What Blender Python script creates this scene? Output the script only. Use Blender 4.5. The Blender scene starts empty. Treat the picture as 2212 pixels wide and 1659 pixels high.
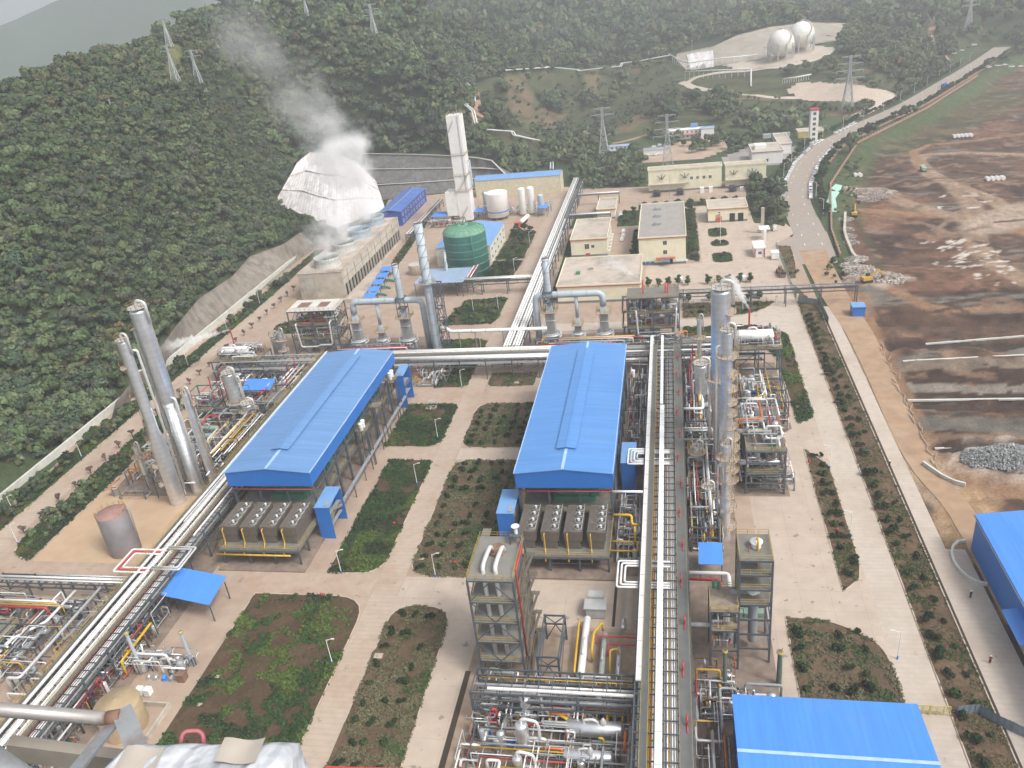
import bpy, math, random
import numpy as np
from mathutils import Vector, Matrix
S = bpy.context.scene
COL = S.collection
R_ = random.Random(7)
NR = np.random.default_rng(11)
# ---------------------------------------------------------------- camera
F = 1764.6                                   # focal length in pixels of a 2212 px wide picture
YAW, PITCH, ROLL = -.22226, .46272, -.12152
CAMZ = 120.0
cy, sy, cp, sp = math.cos(YAW), math.sin(YAW), math.cos(PITCH), math.sin(PITCH)
_f = Vector((sy*cp, cy*cp, -sp)); _r0 = Vector((cy, -sy, 0)); _u0 = _r0.cross(_f)
_r = math.cos(ROLL)*_r0 + math.sin(ROLL)*_u0
_u = -math.sin(ROLL)*_r0 + math.cos(ROLL)*_u0
cam_d = bpy.data.cameras.new('camera'); cam = bpy.data.objects.new('camera', cam_d); COL.objects.link(cam)
cam.matrix_world = Matrix(((_r.x, _u.x, -_f.x, 0), (_r.y, _u.y, -_f.y, 0), (_r.z, _u.z, -_f.z, CAMZ), (0, 0, 0, 1)))
cam_d.sensor_width = 36; cam_d.lens = 36*F/2212; cam_d.clip_start = .1; cam_d.clip_end = 20000
S.camera = cam
# ---------------------------------------------------------------- sky, sun, exposure
SUN_EL, SUN_AZ = math.radians(52), math.radians(118)      # azimuth from +Y towards +X
W = bpy.data.worlds.new('World'); S.world = W; W.use_nodes = True
nt = W.node_tree; nt.nodes.clear()
o = nt.nodes.new('ShaderNodeOutputWorld'); bg = nt.nodes.new('ShaderNodeBackground')
sky = nt.nodes.new('ShaderNodeTexSky'); sky.sky_type = 'NISHITA'; sky.sun_disc = False
sky.sun_elevation = SUN_EL; sky.sun_rotation = SUN_AZ; sky.air_density = 1.0; sky.dust_density = 5.0; sky.ozone_density = 1.0
hs = nt.nodes.new('ShaderNodeHueSaturation'); hs.inputs['Saturation'].default_value = .35
nt.links.new(sky.outputs[0], hs.inputs['Color']); nt.links.new(hs.outputs[0], bg.inputs[0])
bg.inputs[1].default_value = .15
nt.links.new(bg.outputs[0], o.inputs[0])
sd = bpy.data.lights.new('sun', 'SUN'); sd.energy = 1.75; sd.angle = math.radians(15); sd.color = (1, .97, .93)
sun = bpy.data.objects.new('sun', sd); COL.objects.link(sun)
_sd = Vector((math.sin(SUN_AZ)*math.cos(SUN_EL), math.cos(SUN_AZ)*math.cos(SUN_EL), math.sin(SUN_EL)))
sun.rotation_euler = _sd.to_track_quat('Z', 'Y').to_euler(); sun.location = (0, 200, 400)
S.view_settings.view_transform = 'Standard'; S.view_settings.look = 'None'
S.view_settings.exposure = EXPOSURE = 0.34; S.view_settings.gamma = 1
S.cycles.max_bounces = 7; S.cycles.diffuse_bounces = 2; S.cycles.glossy_bounces = 2; S.cycles.transmission_bounces = 2
S.cycles.volume_bounces = 3; S.cycles.transparent_max_bounces = 12; S.cycles.use_denoising = True
S.cycles.volume_max_steps = 96; S.cycles.volume_step_rate = 2

# ---------------------------------------------------------------- pixel helper: a pixel of the 2212 px picture on the plane z
def G(px, py, z=0.0):
    d = _f + _r*((px-1106)/F) - _u*((py-829.5)/F)
    t = (z-CAMZ)/d.z
    return Vector((0, 0, CAMZ)) + d*t
def RD(px, py, dist):
    d = _f + _r*((px-1106)/F) - _u*((py-829.5)/F)
    t = dist/math.hypot(d.x, d.y)
    return Vector((0, 0, CAMZ)) + d*t
def project(P):
    P = np.asarray(P, float) - np.array([0, 0, CAMZ]); q = P@np.array(_f)
    return 1106+F*(P@np.array(_r))/q, 829.5-F*(P@np.array(_u))/q, q
# ---------------------------------------------------------------- mesh builder
class MB:
    def __init__(s): s.v = []; s.f = []; s.s = []
    def add(s, vs, fs, sm=False):
        n = len(s.v); s.v += [tuple(v) for v in vs]
        s.f += [tuple(i+n for i in f) for f in fs]; s.s += [sm]*len(fs); return s
    def box(s, x0, x1, y0, y1, z0, z1):
        return s.add([(x0,y0,z0),(x1,y0,z0),(x1,y1,z0),(x0,y1,z0),(x0,y0,z1),(x1,y0,z1),(x1,y1,z1),(x0,y1,z1)],
            [(0,3,2,1),(4,5,6,7),(0,1,5,4),(1,2,6,5),(2,3,7,6),(3,0,4,7)])
    def cbox(s, c, d, rz=0):
        ca, sa = math.cos(rz), math.sin(rz); vs = []
        for z in (-1, 1):
            for x, y in ((-1,-1),(1,-1),(1,1),(-1,1)):
                X, Y = x*d[0]/2, y*d[1]/2; vs.append((c[0]+X*ca-Y*sa, c[1]+X*sa+Y*ca, c[2]+z*d[2]/2))
        return s.add(vs, [(0,3,2,1),(4,5,6,7),(0,1,5,4),(1,2,6,5),(2,3,7,6),(3,0,4,7)])
    def bar(s, p, q, w, h=None):
        h = h or w; p = Vector(p); q = Vector(q); d = (q-p)
        if d.length < 1e-6: return s
        d.normalize(); a = d.cross(Vector((0,0,1)))
        if a.length < 1e-3: a = Vector((1,0,0))
        a.normalize(); b = a.cross(d); vs = []
        for e in (p, q):
            for x, y in ((-1,-1),(1,-1),(1,1),(-1,1)): vs.append(e+a*x*w/2+b*y*h/2)
        return s.add(vs, [(0,3,2,1),(4,5,6,7),(0,1,5,4),(1,2,6,5),(2,3,7,6),(3,0,4,7)])
    def tube(s, pts, r, n=8, cap=True, bend=True):
        P = [Vector(p) for p in pts]
        if bend and len(P) > 2:
            Q = [P[0]]
            for i in range(1, len(P)-1):
                a, b, c = P[i-1], P[i], P[i+1]; u, v = (a-b), (c-b); L = min(u.length, v.length)
                if u.length < 1e-5 or v.length < 1e-5: continue
                k = min(r*2.2, L*.45); u.normalize(); v.normalize()
                for t in (0, .33, .67, 1): Q.append(b+u*k*(1-t)**2+v*k*t**2)
            Q.append(P[-1]); P = Q
        N = len(P); D = []
        for i in range(N):
            d = (P[min(i+1,N-1)]-P[max(i-1,0)]); d.normalize(); D.append(d)
        up = Vector((0,0,1)) if abs(D[0].z) < .9 else Vector((1,0,0))
        a = D[0].cross(up); a.normalize(); vs = []
        for i in range(N):
            a = a-D[i]*a.dot(D[i])
            if a.length < 1e-4: a = D[i].orthogonal()
            a.normalize(); b = D[i].cross(a)
            for k in range(n):
                t = 2*math.pi*k/n; vs.append(P[i]+a*(r*math.cos(t))+b*(r*math.sin(t)))
        fs = [(i*n+k, i*n+(k+1)%n, (i+1)*n+(k+1)%n, (i+1)*n+k) for i in range(N-1) for k in range(n)]
        s.add(vs, fs, n > 5)
        if cap:
            m = len(s.v)-len(vs); s.f += [tuple(m+k for k in range(n))[::-1], tuple(m+(N-1)*n+k for k in range(n))]; s.s += [False]*2
        return s
    def lathe(s, c, prof, n=20, smooth=True, a0=0, a1=2*math.pi):
        full = abs(a1-a0-2*math.pi) < 1e-6; m = n if full else n+1; vs = []
        for r, z in prof:
            for k in range(m):
                t = a0+(a1-a0)*k/n; vs.append((c[0]+r*math.cos(t), c[1]+r*math.sin(t), c[2]+z))
        fs = [(i*m+k, i*m+(k+1)%m, (i+1)*m+(k+1)%m, (i+1)*m+k) for i in range(len(prof)-1) for k in range(n)]
        return s.add(vs, fs, smooth)
    def cyl(s, c, r, z0, z1, n=16, r2=None):
        r2 = r if r2 is None else r2
        s.lathe((c[0], c[1], 0), [(r, z0), (r2, z1)], n)
        s.lathe((c[0], c[1], 0), [(r2, z1), (0.001, z1)], n, False); return s
    def capsule(s, p, q, r, n=12):      # vessel with dished ends
        p = Vector(p); q = Vector(q); d = (q-p).normalized(); L = (q-p).length
        a = d.orthogonal().normalized(); b = d.cross(a)
        prof = [(0.01,-r*.5),(r*.5,-r*.42),(r*.85,-r*.22),(r,0),(r,L),(r*.85,L+r*.22),(r*.5,L+r*.42),(0.01,L+r*.5)]
        vs = [p+d*t+a*(rr*math.cos(2*math.pi*k/n))+b*(rr*math.sin(2*math.pi*k/n)) for rr, t in prof for k in range(n)]
        return s.add(vs, [(i*n+k, i*n+(k+1)%n, (i+1)*n+(k+1)%n, (i+1)*n+k) for i in range(len(prof)-1) for k in range(n)], True)
    def prism(s, poly, z0, z1):
        n = len(poly); vs = [(p[0],p[1],z0) for p in poly]+[(p[0],p[1],z1) for p in poly]
        return s.add(vs, [tuple(range(n, 2*n))]+[(k,(k+1)%n,n+(k+1)%n,n+k) for k in range(n)])
    def quad(s, a, b, c, d): return s.add([a, b, c, d], [(0,1,2,3)])
    def slab(s, a, b, c, d, t=.12):     # thin roof sheet with thickness
        lo = [Vector(p)-Vector((0,0,t)) for p in (a,b,c,d)]
        return s.add([a,b,c,d]+lo, [(0,1,2,3),(7,6,5,4),(0,4,5,1),(1,5,6,2),(2,6,7,3),(3,7,4,0)])
    def rail(s, pts, h=1.1, step=1.8, w=.07, closed=False):
        P = [Vector(p) for p in pts]
        if closed: P = P+[P[0]]
        for a, b in zip(P, P[1:]):
            L = (b-a).length; k = max(1, round(L/step))
            for zz in (h, h*.5): s.bar(a+Vector((0,0,zz)), b+Vector((0,0,zz)), w)
            for i in range(k+1): p = a+(b-a)*(i/k); s.bar(p, p+Vector((0,0,h)), w)
        return s
    def ladder(s, x, y, z0, z1, w=.5, axis='x'):
        dx, dy = (w/2, 0) if axis == 'x' else (0, w/2)
        s.bar((x-dx,y-dy,z0),(x-dx,y-dy,z1),.07); s.bar((x+dx,y+dy,z0),(x+dx,y+dy,z1),.07)
        z = z0+.3
        while z < z1: s.bar((x-dx,y-dy,z),(x+dx,y+dy,z),.05); z += .45
        return s
WL = {}
def wloc(o): return WL.get(o.name, Vector((0,0,0))) if o else Vector((0,0,0))
def props(o, label=None, cat=None, group=None, kind=None):
    if label: o['label'] = label
    if cat: o['category'] = cat
    if group: o['group'] = group
    if kind: o['kind'] = kind
    return o
def thing(name, label, cat, loc=(0,0,0), group=None):
    o = bpy.data.objects.new(name, None); COL.objects.link(o); o.location = loc; o.empty_display_size = .5
    WL[o.name] = Vector(loc); return props(o, label, cat, group)
def part(name, mb, m, parent=None, loc=None):
    base = wloc(parent) if loc is None else Vector(loc)
    me = bpy.data.meshes.new(name); me.from_pydata([(v[0]-base.x, v[1]-base.y, v[2]-base.z) for v in mb.v], [], mb.f)
    me.polygons.foreach_set('use_smooth', mb.s); me.materials.append(m); me.update()
    o = bpy.data.objects.new(name, me); COL.objects.link(o)
    if parent: o.parent = parent; WL[o.name] = base
    else: o.location = base; WL[o.name] = base
    return o
def solo(name, mb, m, label, cat, loc=None, group=None):
    if loc is None:
        a = np.array(mb.v); loc = (float((a[:,0].min()+a[:,0].max())/2), float((a[:,1].min()+a[:,1].max())/2), float(a[:,2].min()))
    return props(part(name, mb, m, None, loc), label, cat, group)
def struct(name, mb, m, loc=(0,0,0)): return props(part(name, mb, m, None, loc), kind='structure')
KIDS = {}
def kids(o): return [c for c in o.children] if False else KIDS.get(o.name, [])
def index_kids():
    KIDS.clear()
    for c in bpy.data.objects:
        if c.parent: KIDS.setdefault(c.parent.name, []).append(c)
def dup(root, loc, rz=None, label=None, group=None, scale=None):
    r = root.copy(); COL.objects.link(r); r.location = loc
    if rz is not None: r.rotation_euler[2] = rz
    if scale is not None: r.scale = scale if hasattr(scale, '__len__') else (scale,)*3
    if label: r['label'] = label
    if group: r['group'] = group
    for ch in KIDS.get(root.name, []):
        c = ch.copy(); COL.objects.link(c); c.parent = r
        for g in KIDS.get(ch.name, []):
            d = g.copy(); COL.objects.link(d); d.parent = c
    WL[r.name] = Vector(loc)
    return r
def bigmesh(name, V, Fq, m, attr=None, parent=None, smooth=False):
    """numpy verts (N,3), quads (M,4)"""
    me = bpy.data.meshes.new(name); n, q = len(V), len(Fq)
    me.vertices.add(n); me.vertices.foreach_set('co', np.ascontiguousarray(V, np.float32).ravel())
    me.loops.add(q*4); me.loops.foreach_set('vertex_index', np.ascontiguousarray(Fq, np.int32).ravel())
    me.polygons.add(q); me.polygons.foreach_set('loop_start', np.arange(0, q*4, 4, dtype=np.int32))
    me.polygons.foreach_set('loop_total', np.full(q, 4, np.int32))
    if smooth: me.polygons.foreach_set('use_smooth', np.ones(q, bool))
    me.update(calc_edges=True)
    if attr:
        for k, a in attr.items():
            if a.ndim == 1:
                at = me.attributes.new(k, 'FLOAT', 'POINT'); at.data.foreach_set('value', np.ascontiguousarray(a, np.float32))
            else:
                at = me.attributes.new(k, 'FLOAT_COLOR', 'POINT')
                at.data.foreach_set('color', np.ascontiguousarray(np.hstack([a, np.ones((len(a),1))]), np.float32).ravel())
    me.materials.append(m); o = bpy.data.objects.new(name, me); COL.objects.link(o)
    if parent: o.parent = parent
    return o
ORD = ['first','second','third','fourth','fifth','sixth','seventh','eighth','ninth','tenth','eleventh','twelfth','thirteenth','fourteenth','fifteenth','sixteenth','seventeenth','eighteenth','nineteenth','twentieth']
def ordn(i):
    if i < 20: return ORD[i]
    tens = {2:'twenty',3:'thirty',4:'forty',5:'fifty',6:'sixty',7:'seventy',8:'eighty',9:'ninety'}
    i += 1
    if i % 10 == 0: return {2:'twentieth',3:'thirtieth',4:'fortieth',5:'fiftieth',6:'sixtieth',7:'seventieth',8:'eightieth',9:'ninetieth'}.get(i//10, 'last')
    return tens.get(i//10, 'ninety')+'-'+ORD[i%10-1]
# value noise
_tab = NR.random((256, 256))
def vnoise(x, y):
    x = np.asarray(x, float); y = np.asarray(y, float); xi = np.floor(x).astype(int); yi = np.floor(y).astype(int)
    fx = x-xi; fy = y-yi; fx = fx*fx*(3-2*fx); fy = fy*fy*(3-2*fy)
    g = lambda a, b: _tab[a & 255, b & 255]
    return (g(xi,yi)*(1-fx)+g(xi+1,yi)*fx)*(1-fy)+(g(xi,yi+1)*(1-fx)+g(xi+1,yi+1)*fx)*fy
def fbm(x, y, o=4):
    r = 0; a = .5
    for k in range(o): r = r+a*vnoise(x*2**k+k*17.3, y*2**k+k*9.1); a *= .5
    return r/(1-.5**o)
def inpoly(x, y, poly):
    x = np.asarray(x, float); y = np.asarray(y, float); c = np.zeros(x.shape, bool); n = len(poly)
    for i in range(n):
        x0, y0 = poly[i][:2]; x1, y1 = poly[(i+1)%n][:2]
        if y0 == y1: continue
        c ^= ((y0 > y) != (y1 > y)) & (x < (x1-x0)*(y-y0)/(y1-y0)+x0)
    return c
def pdist(x, y, line, closed=False):
    x = np.asarray(x, float); y = np.asarray(y, float); best = np.full(x.shape, 1e9)
    L = list(line)+([line[0]] if closed else [])
    for a, b in zip(L, L[1:]):
        ax, ay = a[:2]; bx, by = b[:2]; dx, dy = bx-ax, by-ay; t = np.clip(((x-ax)*dx+(y-ay)*dy)/(dx*dx+dy*dy+1e-9), 0, 1)
        best = np.minimum(best, np.hypot(x-ax-t*dx, y-ay-t*dy))
    return best
def sstep(a, b, x):
    t = np.clip((x-a)/(b-a), 0, 1); return t*t*(3-2*t)
# ---------------------------------------------------------------- materials
MATS = {}
def mat(name, col, rough=.6, metal=0, var=.12, scale=.6, bump=0, bscale=8, spec=.5, dirt=None, dscale=.15, damt=.3, stripe=None, objvar=0, stretch=None, spots=None, joints=None):
    """procedural surface: base colour varied by noise, optional dirt colour patches, optional stripes (axis, period, strength)"""
    if name in MATS: return MATS[name]
    m = bpy.data.materials.new(name); m.use_nodes = True; t = m.node_tree; b = t.nodes['Principled BSDF']
    b.inputs['Roughness'].default_value = rough; b.inputs['Metallic'].default_value = metal
    b.inputs['Specular IOR Level'].default_value = spec
    tc = t.nodes.new('ShaderNodeTexCoord'); nz = t.nodes.new('ShaderNodeTexNoise'); nz.inputs['Scale'].default_value = scale; nz.inputs['Detail'].default_value = 5
    src = tc.outputs['Object']
    if stretch:
        mp = t.nodes.new('ShaderNodeMapping'); mp.inputs['Scale'].default_value = stretch; t.links.new(src, mp.inputs[0]); src2 = mp.outputs[0]
    else: src2 = src
    t.links.new(src2, nz.inputs['Vector'])
    mr = t.nodes.new('ShaderNodeMapRange'); mr.inputs[1].default_value = .3; mr.inputs[2].default_value = .7
    mr.inputs[3].default_value = 1-var; mr.inputs[4].default_value = 1+var; t.links.new(nz.outputs[0], mr.inputs[0])
    mx = t.nodes.new('ShaderNodeVectorMath'); mx.operation = 'SCALE'; mx.inputs[0].default_value = col[:3]; t.links.new(mr.outputs[0], mx.inputs['Scale'])
    out = mx.outputs[0]
    def mixc(fac, c):
        nonlocal out
        k = t.nodes.new('ShaderNodeMix'); k.data_type = 'RGBA'; t.links.new(fac, k.inputs[0]); t.links.new(out, k.inputs[6]); k.inputs[7].default_value = (*c[:3], 1); out = k.outputs[2]
    if dirt:
        n2 = t.nodes.new('ShaderNodeTexNoise'); n2.inputs['Scale'].default_value = dscale; n2.inputs['Detail'].default_value = 7; n2.inputs['Roughness'].default_value = .65
        t.links.new(src, n2.inputs['Vector']); r2 = t.nodes.new('ShaderNodeMapRange'); r2.inputs[1].default_value = .48; r2.inputs[2].default_value = .72
        r2.inputs[3].default_value = 0; r2.inputs[4].default_value = damt; t.links.new(n2.outputs[0], r2.inputs[0]); mixc(r2.outputs[0], dirt)
    if joints:      # slab joints: (period, width, strength)
        sj = t.nodes.new('ShaderNodeSeparateXYZ'); t.links.new(src, sj.inputs[0]); prev = None
        for ax_ in (0, 1):
            d1 = t.nodes.new('ShaderNodeMath'); d1.operation = 'PINGPONG'; d1.inputs[1].default_value = joints[0]/2; t.links.new(sj.outputs[ax_], d1.inputs[0])
            d2 = t.nodes.new('ShaderNodeMath'); d2.operation = 'LESS_THAN'; d2.inputs[1].default_value = joints[1]/2; t.links.new(d1.outputs[0], d2.inputs[0])
            if prev: d3 = t.nodes.new('ShaderNodeMath'); d3.operation = 'MAXIMUM'; t.links.new(prev, d3.inputs[0]); t.links.new(d2.outputs[0], d3.inputs[1]); prev = d3.outputs[0]
            else: prev = d2.outputs[0]
        d4 = t.nodes.new('ShaderNodeMath'); d4.operation = 'MULTIPLY'; d4.inputs[1].default_value = joints[2]; t.links.new(prev, d4.inputs[0]); mixc(d4.outputs[0], (.2,.16,.13))
    if spots:
        n6 = t.nodes.new('ShaderNodeTexNoise'); n6.inputs['Scale'].default_value = spots[1]; n6.inputs['Detail'].default_value = 3; t.links.new(src, n6.inputs['Vector'])
        r6 = t.nodes.new('ShaderNodeMapRange'); r6.inputs[1].default_value = spots[2]; r6.inputs[2].default_value = spots[2]+.03; r6.inputs[3].default_value = 0; r6.inputs[4].default_value = spots[3]; t.links.new(n6.outputs[0], r6.inputs[0]); mixc(r6.outputs[0], spots[0])
    if stripe:
        ax, per, amt, sc = stripe
        sx = t.nodes.new('ShaderNodeSeparateXYZ'); t.links.new(src, sx.inputs[0])
        md = t.nodes.new('ShaderNodeMath'); md.operation = 'MULTIPLY'; md.inputs[1].default_value = 2*math.pi/per; t.links.new(sx.outputs[ax], md.inputs[0])
        sn = t.nodes.new('ShaderNodeMath'); sn.operation = 'SINE'; t.links.new(md.outputs[0], sn.inputs[0])
        r3 = t.nodes.new('ShaderNodeMapRange'); r3.inputs[1].default_value = .2; r3.inputs[2].default_value = 1; r3.inputs[3].default_value = 0; r3.inputs[4].default_value = amt
        t.links.new(sn.outputs[0], r3.inputs[0])
        n3 = t.nodes.new('ShaderNodeTexNoise'); n3.inputs['Scale'].default_value = .25; t.links.new(src, n3.inputs['Vector'])
        ml = t.nodes.new('ShaderNodeMath'); ml.operation = 'MULTIPLY'; t.links.new(r3.outputs[0], ml.inputs[0]); t.links.new(n3.outputs[0], ml.inputs[1])
        mixc(ml.outputs[0], sc)
    if objvar:
        oi = t.nodes.new('ShaderNodeObjectInfo'); r4 = t.nodes.new('ShaderNodeMapRange'); r4.inputs[3].default_value = 1-objvar; r4.inputs[4].default_value = 1+objvar
        t.links.new(oi.outputs['Random'], r4.inputs[0]); v4 = t.nodes.new('ShaderNodeVectorMath'); v4.operation = 'SCALE'; t.links.new(out, v4.inputs[0]); t.links.new(r4.outputs[0], v4.inputs['Scale']); out = v4.outputs[0]
    t.links.new(out, b.inputs['Base Color'])
    if bump:
        n5 = t.nodes.new('ShaderNodeTexNoise'); n5.inputs['Scale'].default_value = bscale; n5.inputs['Detail'].default_value = 4; t.links.new(src, n5.inputs['Vector'])
        bm_ = t.nodes.new('ShaderNodeBump'); bm_.inputs['Strength'].default_value = bump; bm_.inputs['Distance'].default_value = .3
        t.links.new(n5.outputs[0], bm_.inputs['Height']); t.links.new(bm_.outputs[0], b.inputs['Normal'])
    MATS[name] = m; return m
def attr_mat(name, rough=.9, nscale=1.2, namt=.25, bump=.3, objrand=0):
    """surface whose own colour is stored per vertex (soil, rock, leaves), broken up by noise"""
    m = bpy.data.materials.new(name); m.use_nodes = True; t = m.node_tree; b = t.nodes['Principled BSDF']
    b.inputs['Roughness'].default_value = rough; b.inputs['Specular IOR Level'].default_value = .2
    at = t.nodes.new('ShaderNodeAttribute'); at.attribute_name = 'col'; tc = t.nodes.new('ShaderNodeTexCoord')
    nz = t.nodes.new('ShaderNodeTexNoise'); nz.inputs['Scale'].default_value = nscale; nz.inputs['Detail'].default_value = 6; nz.inputs['Roughness'].default_value = .7
    t.links.new(tc.outputs['Object'], nz.inputs['Vector']); mr = t.nodes.new('ShaderNodeMapRange')
    mr.inputs[1].default_value = .3; mr.inputs[2].default_value = .7; mr.inputs[3].default_value = 1-namt; mr.inputs[4].default_value = 1+namt
    t.links.new(nz.outputs[0], mr.inputs[0]); v = t.nodes.new('ShaderNodeVectorMath'); v.operation = 'SCALE'
    t.links.new(at.outputs['Color'], v.inputs[0]); t.links.new(mr.outputs[0], v.inputs['Scale']); out = v.outputs[0]
    if objrand:
        oi = t.nodes.new('ShaderNodeObjectInfo'); r4 = t.nodes.new('ShaderNodeMapRange'); r4.inputs[3].default_value = 1-objrand; r4.inputs[4].default_value = 1+objrand
        t.links.new(oi.outputs['Random'], r4.inputs[0]); v4 = t.nodes.new('ShaderNodeVectorMath'); v4.operation = 'SCALE'; t.links.new(out, v4.inputs[0]); t.links.new(r4.outputs[0], v4.inputs['Scale']); out = v4.outputs[0]
    t.links.new(out, b.inputs['Base Color'])
    if bump:
        bm_ = t.nodes.new('ShaderNodeBump'); bm_.inputs['Strength'].default_value = bump; bm_.inputs['Distance'].default_value = .5
        t.links.new(nz.outputs[0], bm_.inputs['Height']); t.links.new(bm_.outputs[0], b.inputs['Normal'])
    MATS[name] = m; return m
M_conc = mat('concrete_paving', (.40,.305,.235), .85, var=.10, scale=.25, dirt=(.30,.19,.125), dscale=.045, damt=.6, bump=.1, spots=((.22,.17,.135),.35,.67,.6), joints=(6,.10,.25))
M_road = mat('concrete_road', (.45,.36,.285), .85, var=.08, scale=.5, dirt=(.34,.22,.145), dscale=.06, damt=.75, spots=((.24,.19,.16),.4,.67,.6), stripe=(1, 1.25, .55, (.36,.27,.19)))
M_roadx = mat('concrete_cross_road', (.42,.325,.25), .85, var=.08, scale=.5, dirt=(.33,.20,.13), dscale=.05, damt=.8, spots=((.22,.17,.14),.4,.65,.6))
M_roadr = mat('pale_concrete_road', (.50,.43,.36), .85, var=.08, scale=.5, dirt=(.36,.28,.21), dscale=.05, damt=.75, spots=((.3,.25,.21),.3,.68,.5), stripe=(1, 1.2, .5, (.40,.34,.27)))
M_pad = mat('pale_concrete_pad', (.475,.39,.315), .85, var=.09, scale=.3, dirt=(.40,.32,.25), dscale=.07, damt=.7, spots=((.20,.17,.15),.45,.66,.75), joints=(6,.10,.28))
M_floor = mat('dark_floor', (.24,.185,.145), .9, var=.25, scale=.5, dirt=(.12,.09,.07), dscale=.2, damt=.7)
M_wall = mat('aged_concrete', (.52,.47,.39), .9, var=.12, scale=.35, dirt=(.22,.18,.14), dscale=.25, damt=.6)
M_wallw = mat('pale_render_wall', (.62,.62,.56), .85, var=.08, scale=.5, dirt=(.38,.35,.28), dscale=.2, damt=.4)
M_kerb = mat('kerb_stone', (.50,.42,.33), .9, var=.15, scale=1.5)
M_asph = mat('dusty_asphalt', (.33,.285,.245), .9, var=.08, scale=.4, dirt=(.38,.29,.21), dscale=.03, damt=.7)
M_blue = mat('blue_roof_sheet', (.135,.275,.52), .36, var=.10, scale=.5, stretch=(.12,2.2,1), dirt=(.15,.30,.56), dscale=.06, damt=.35, stripe=(1, .9, .18, (.05,.17,.48)))
M_blue2 = mat('clean_blue_roof_sheet', (.10,.27,.60), .38, var=.09, scale=.5, stretch=(.12,2.2,1), dirt=(.16,.31,.56), dscale=.06, damt=.35, stripe=(1, .9, .18, (.06,.18,.46)))
M_bluex = mat('bright_blue_roof_sheet', (.075,.27,.74), .40, var=.09, scale=.5, stretch=(2.2,.12,1), dirt=(.16,.30,.55), dscale=.08, damt=.3, stripe=(0, .9, .2, (.04,.17,.55)))
M_bluer = mat('pale_blue_roof_sheet', (.17,.34,.62), .5, var=.07, scale=.2, stripe=(0, 1., .15, (.11,.24,.5)))
M_blueg = mat('greyblue_shed_roof', (.30,.40,.54), .5, var=.07, scale=.2)
M_bluew = mat('blue_wall_sheet', (.022,.17,.56), .45, var=.06, scale=.3, stripe=(2, .6, .12, (.02,.11,.46)))
M_steel = mat('grey_steel_frame', (.085,.10,.115), .55, var=.2, scale=.7)
M_steell = mat('light_grey_steel', (.30,.32,.33), .5, var=.15, scale=.7)
M_deck = mat('grey_floor_plate', (.19,.187,.165), .7, var=.12, scale=.4, dirt=(.17,.115,.08), dscale=.35, damt=.8)
M_grate = mat('grey_walkway', (.135,.14,.135), .8, var=.1, scale=.5)
M_alu = mat('aluminium_cladding', (.74,.75,.76), .30, metal=.75, var=.10, scale=.5, stripe=(2, 1.5, .25, (.35,.35,.35)))
M_alub = mat('bright_pipe_cladding', (.72,.72,.71), .42, metal=.35, var=.08, scale=.5)
M_pipeg = mat('grey_pipe_paint', (.30,.32,.32), .5, var=.1)
M_pipew = mat('white_pipe_cladding', (.78,.77,.75), .5, var=.06, scale=.4)
M_flue = mat('pale_blue_grey_duct', (.44,.50,.54), .5, var=.06, scale=.4)
M_yel = mat('yellow_paint', (.62,.38,.03), .5, var=.1)
M_yelr = mat('yellow_handrail', (.42,.30,.07), .55, var=.12)
M_red = mat('red_paint', (.50,.05,.055), .5, var=.1)
M_org = mat('orange_paint', (.62,.17,.04), .5, var=.1)
M_grn = mat('green_pipe_paint', (.03,.22,.15), .5, var=.1)
M_rust = mat('rusty_brown_steel', (.22,.13,.09), .75, var=.25, scale=1)
M_white = mat('white_paint', (.84,.83,.80), .5, var=.05, dirt=(.5,.45,.38), dscale=.3, damt=.3)
M_cream = mat('cream_wall_paint', (.78,.74,.55), .8, var=.05, scale=.4, dirt=(.5,.45,.3), dscale=.15, damt=.3)
M_roofc = mat('weathered_flat_roof', (.50,.43,.36), .9, var=.12, scale=.15, dirt=(.20,.175,.15), dscale=.09, damt=.9)
M_redt = mat('dark_red_trim', (.42,.09,.07), .7)
M_glass = mat('dark_window_glass', (.03,.035,.04), .15, var=.1)
M_dark = mat('dark_opening', (.025,.025,.025), .9)
M_greyb = mat('grey_plinth', (.16,.18,.20), .8)
M_tankg = mat('green_tank_paint', (.045,.185,.155), .5, var=.1, scale=.3, stripe=(2, 3.4, .3, (.02,.12,.09)))
M_tankd = mat('pale_green_dome', (.16,.34,.23), .6, var=.15, scale=.4)
M_green = mat('machine_green', (.08,.26,.17), .5)
M_fence = mat('green_grey_mesh_fence', (.22,.30,.28), .7)
M_galv = mat('galvanised_lattice', (.42,.45,.45), .5, var=.05)
M_tyre = mat('black_rubber', (.02,.02,.02), .8)
M_trunk = mat('bark', (.09,.065,.045), .9, var=.2)
# ================================================================ TERRAIN
P_FLAT = [(-192,30),(-192,396),(-186,425),(-172,463),(-180,499),(-131,508),(-98,512),(-62,560),(-70,660),(120,660),(120,640),(56,300),(56,30)]
WALLR = [(56,40),(56,290),(62,312),(67.4,330.5),(69.4,380.5),(82.7,462.3),(115.5,560.9),(181.8,660),(254.5,788),(330,900)]
P_SITE = WALLR+[(560,900),(560,40)]
ROADMID = [(67,466),(79,515),(96,561),(116,594),(135,624),(175,682),(230,777),(282,869),(330,960)]
_ctrl = []
def cz(px, py, z): v = G(px, py, z); _ctrl.append((v.x, v.y, z))
def cd(px, py, d, dz=0): v = RD(px, py, d); _ctrl.append((v.x, v.y, v.z+dz))
def cw(x, y, z): _ctrl.append((x, y, z))
for y in range(40, 400, 40): cw(-193, y, 0)
for p in P_FLAT[3:]: cw(*p, 0)
for p in ((240,885),(385,700),(410,660),(500,600),(540,555),(610,530)): cz(*p, 9)
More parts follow.
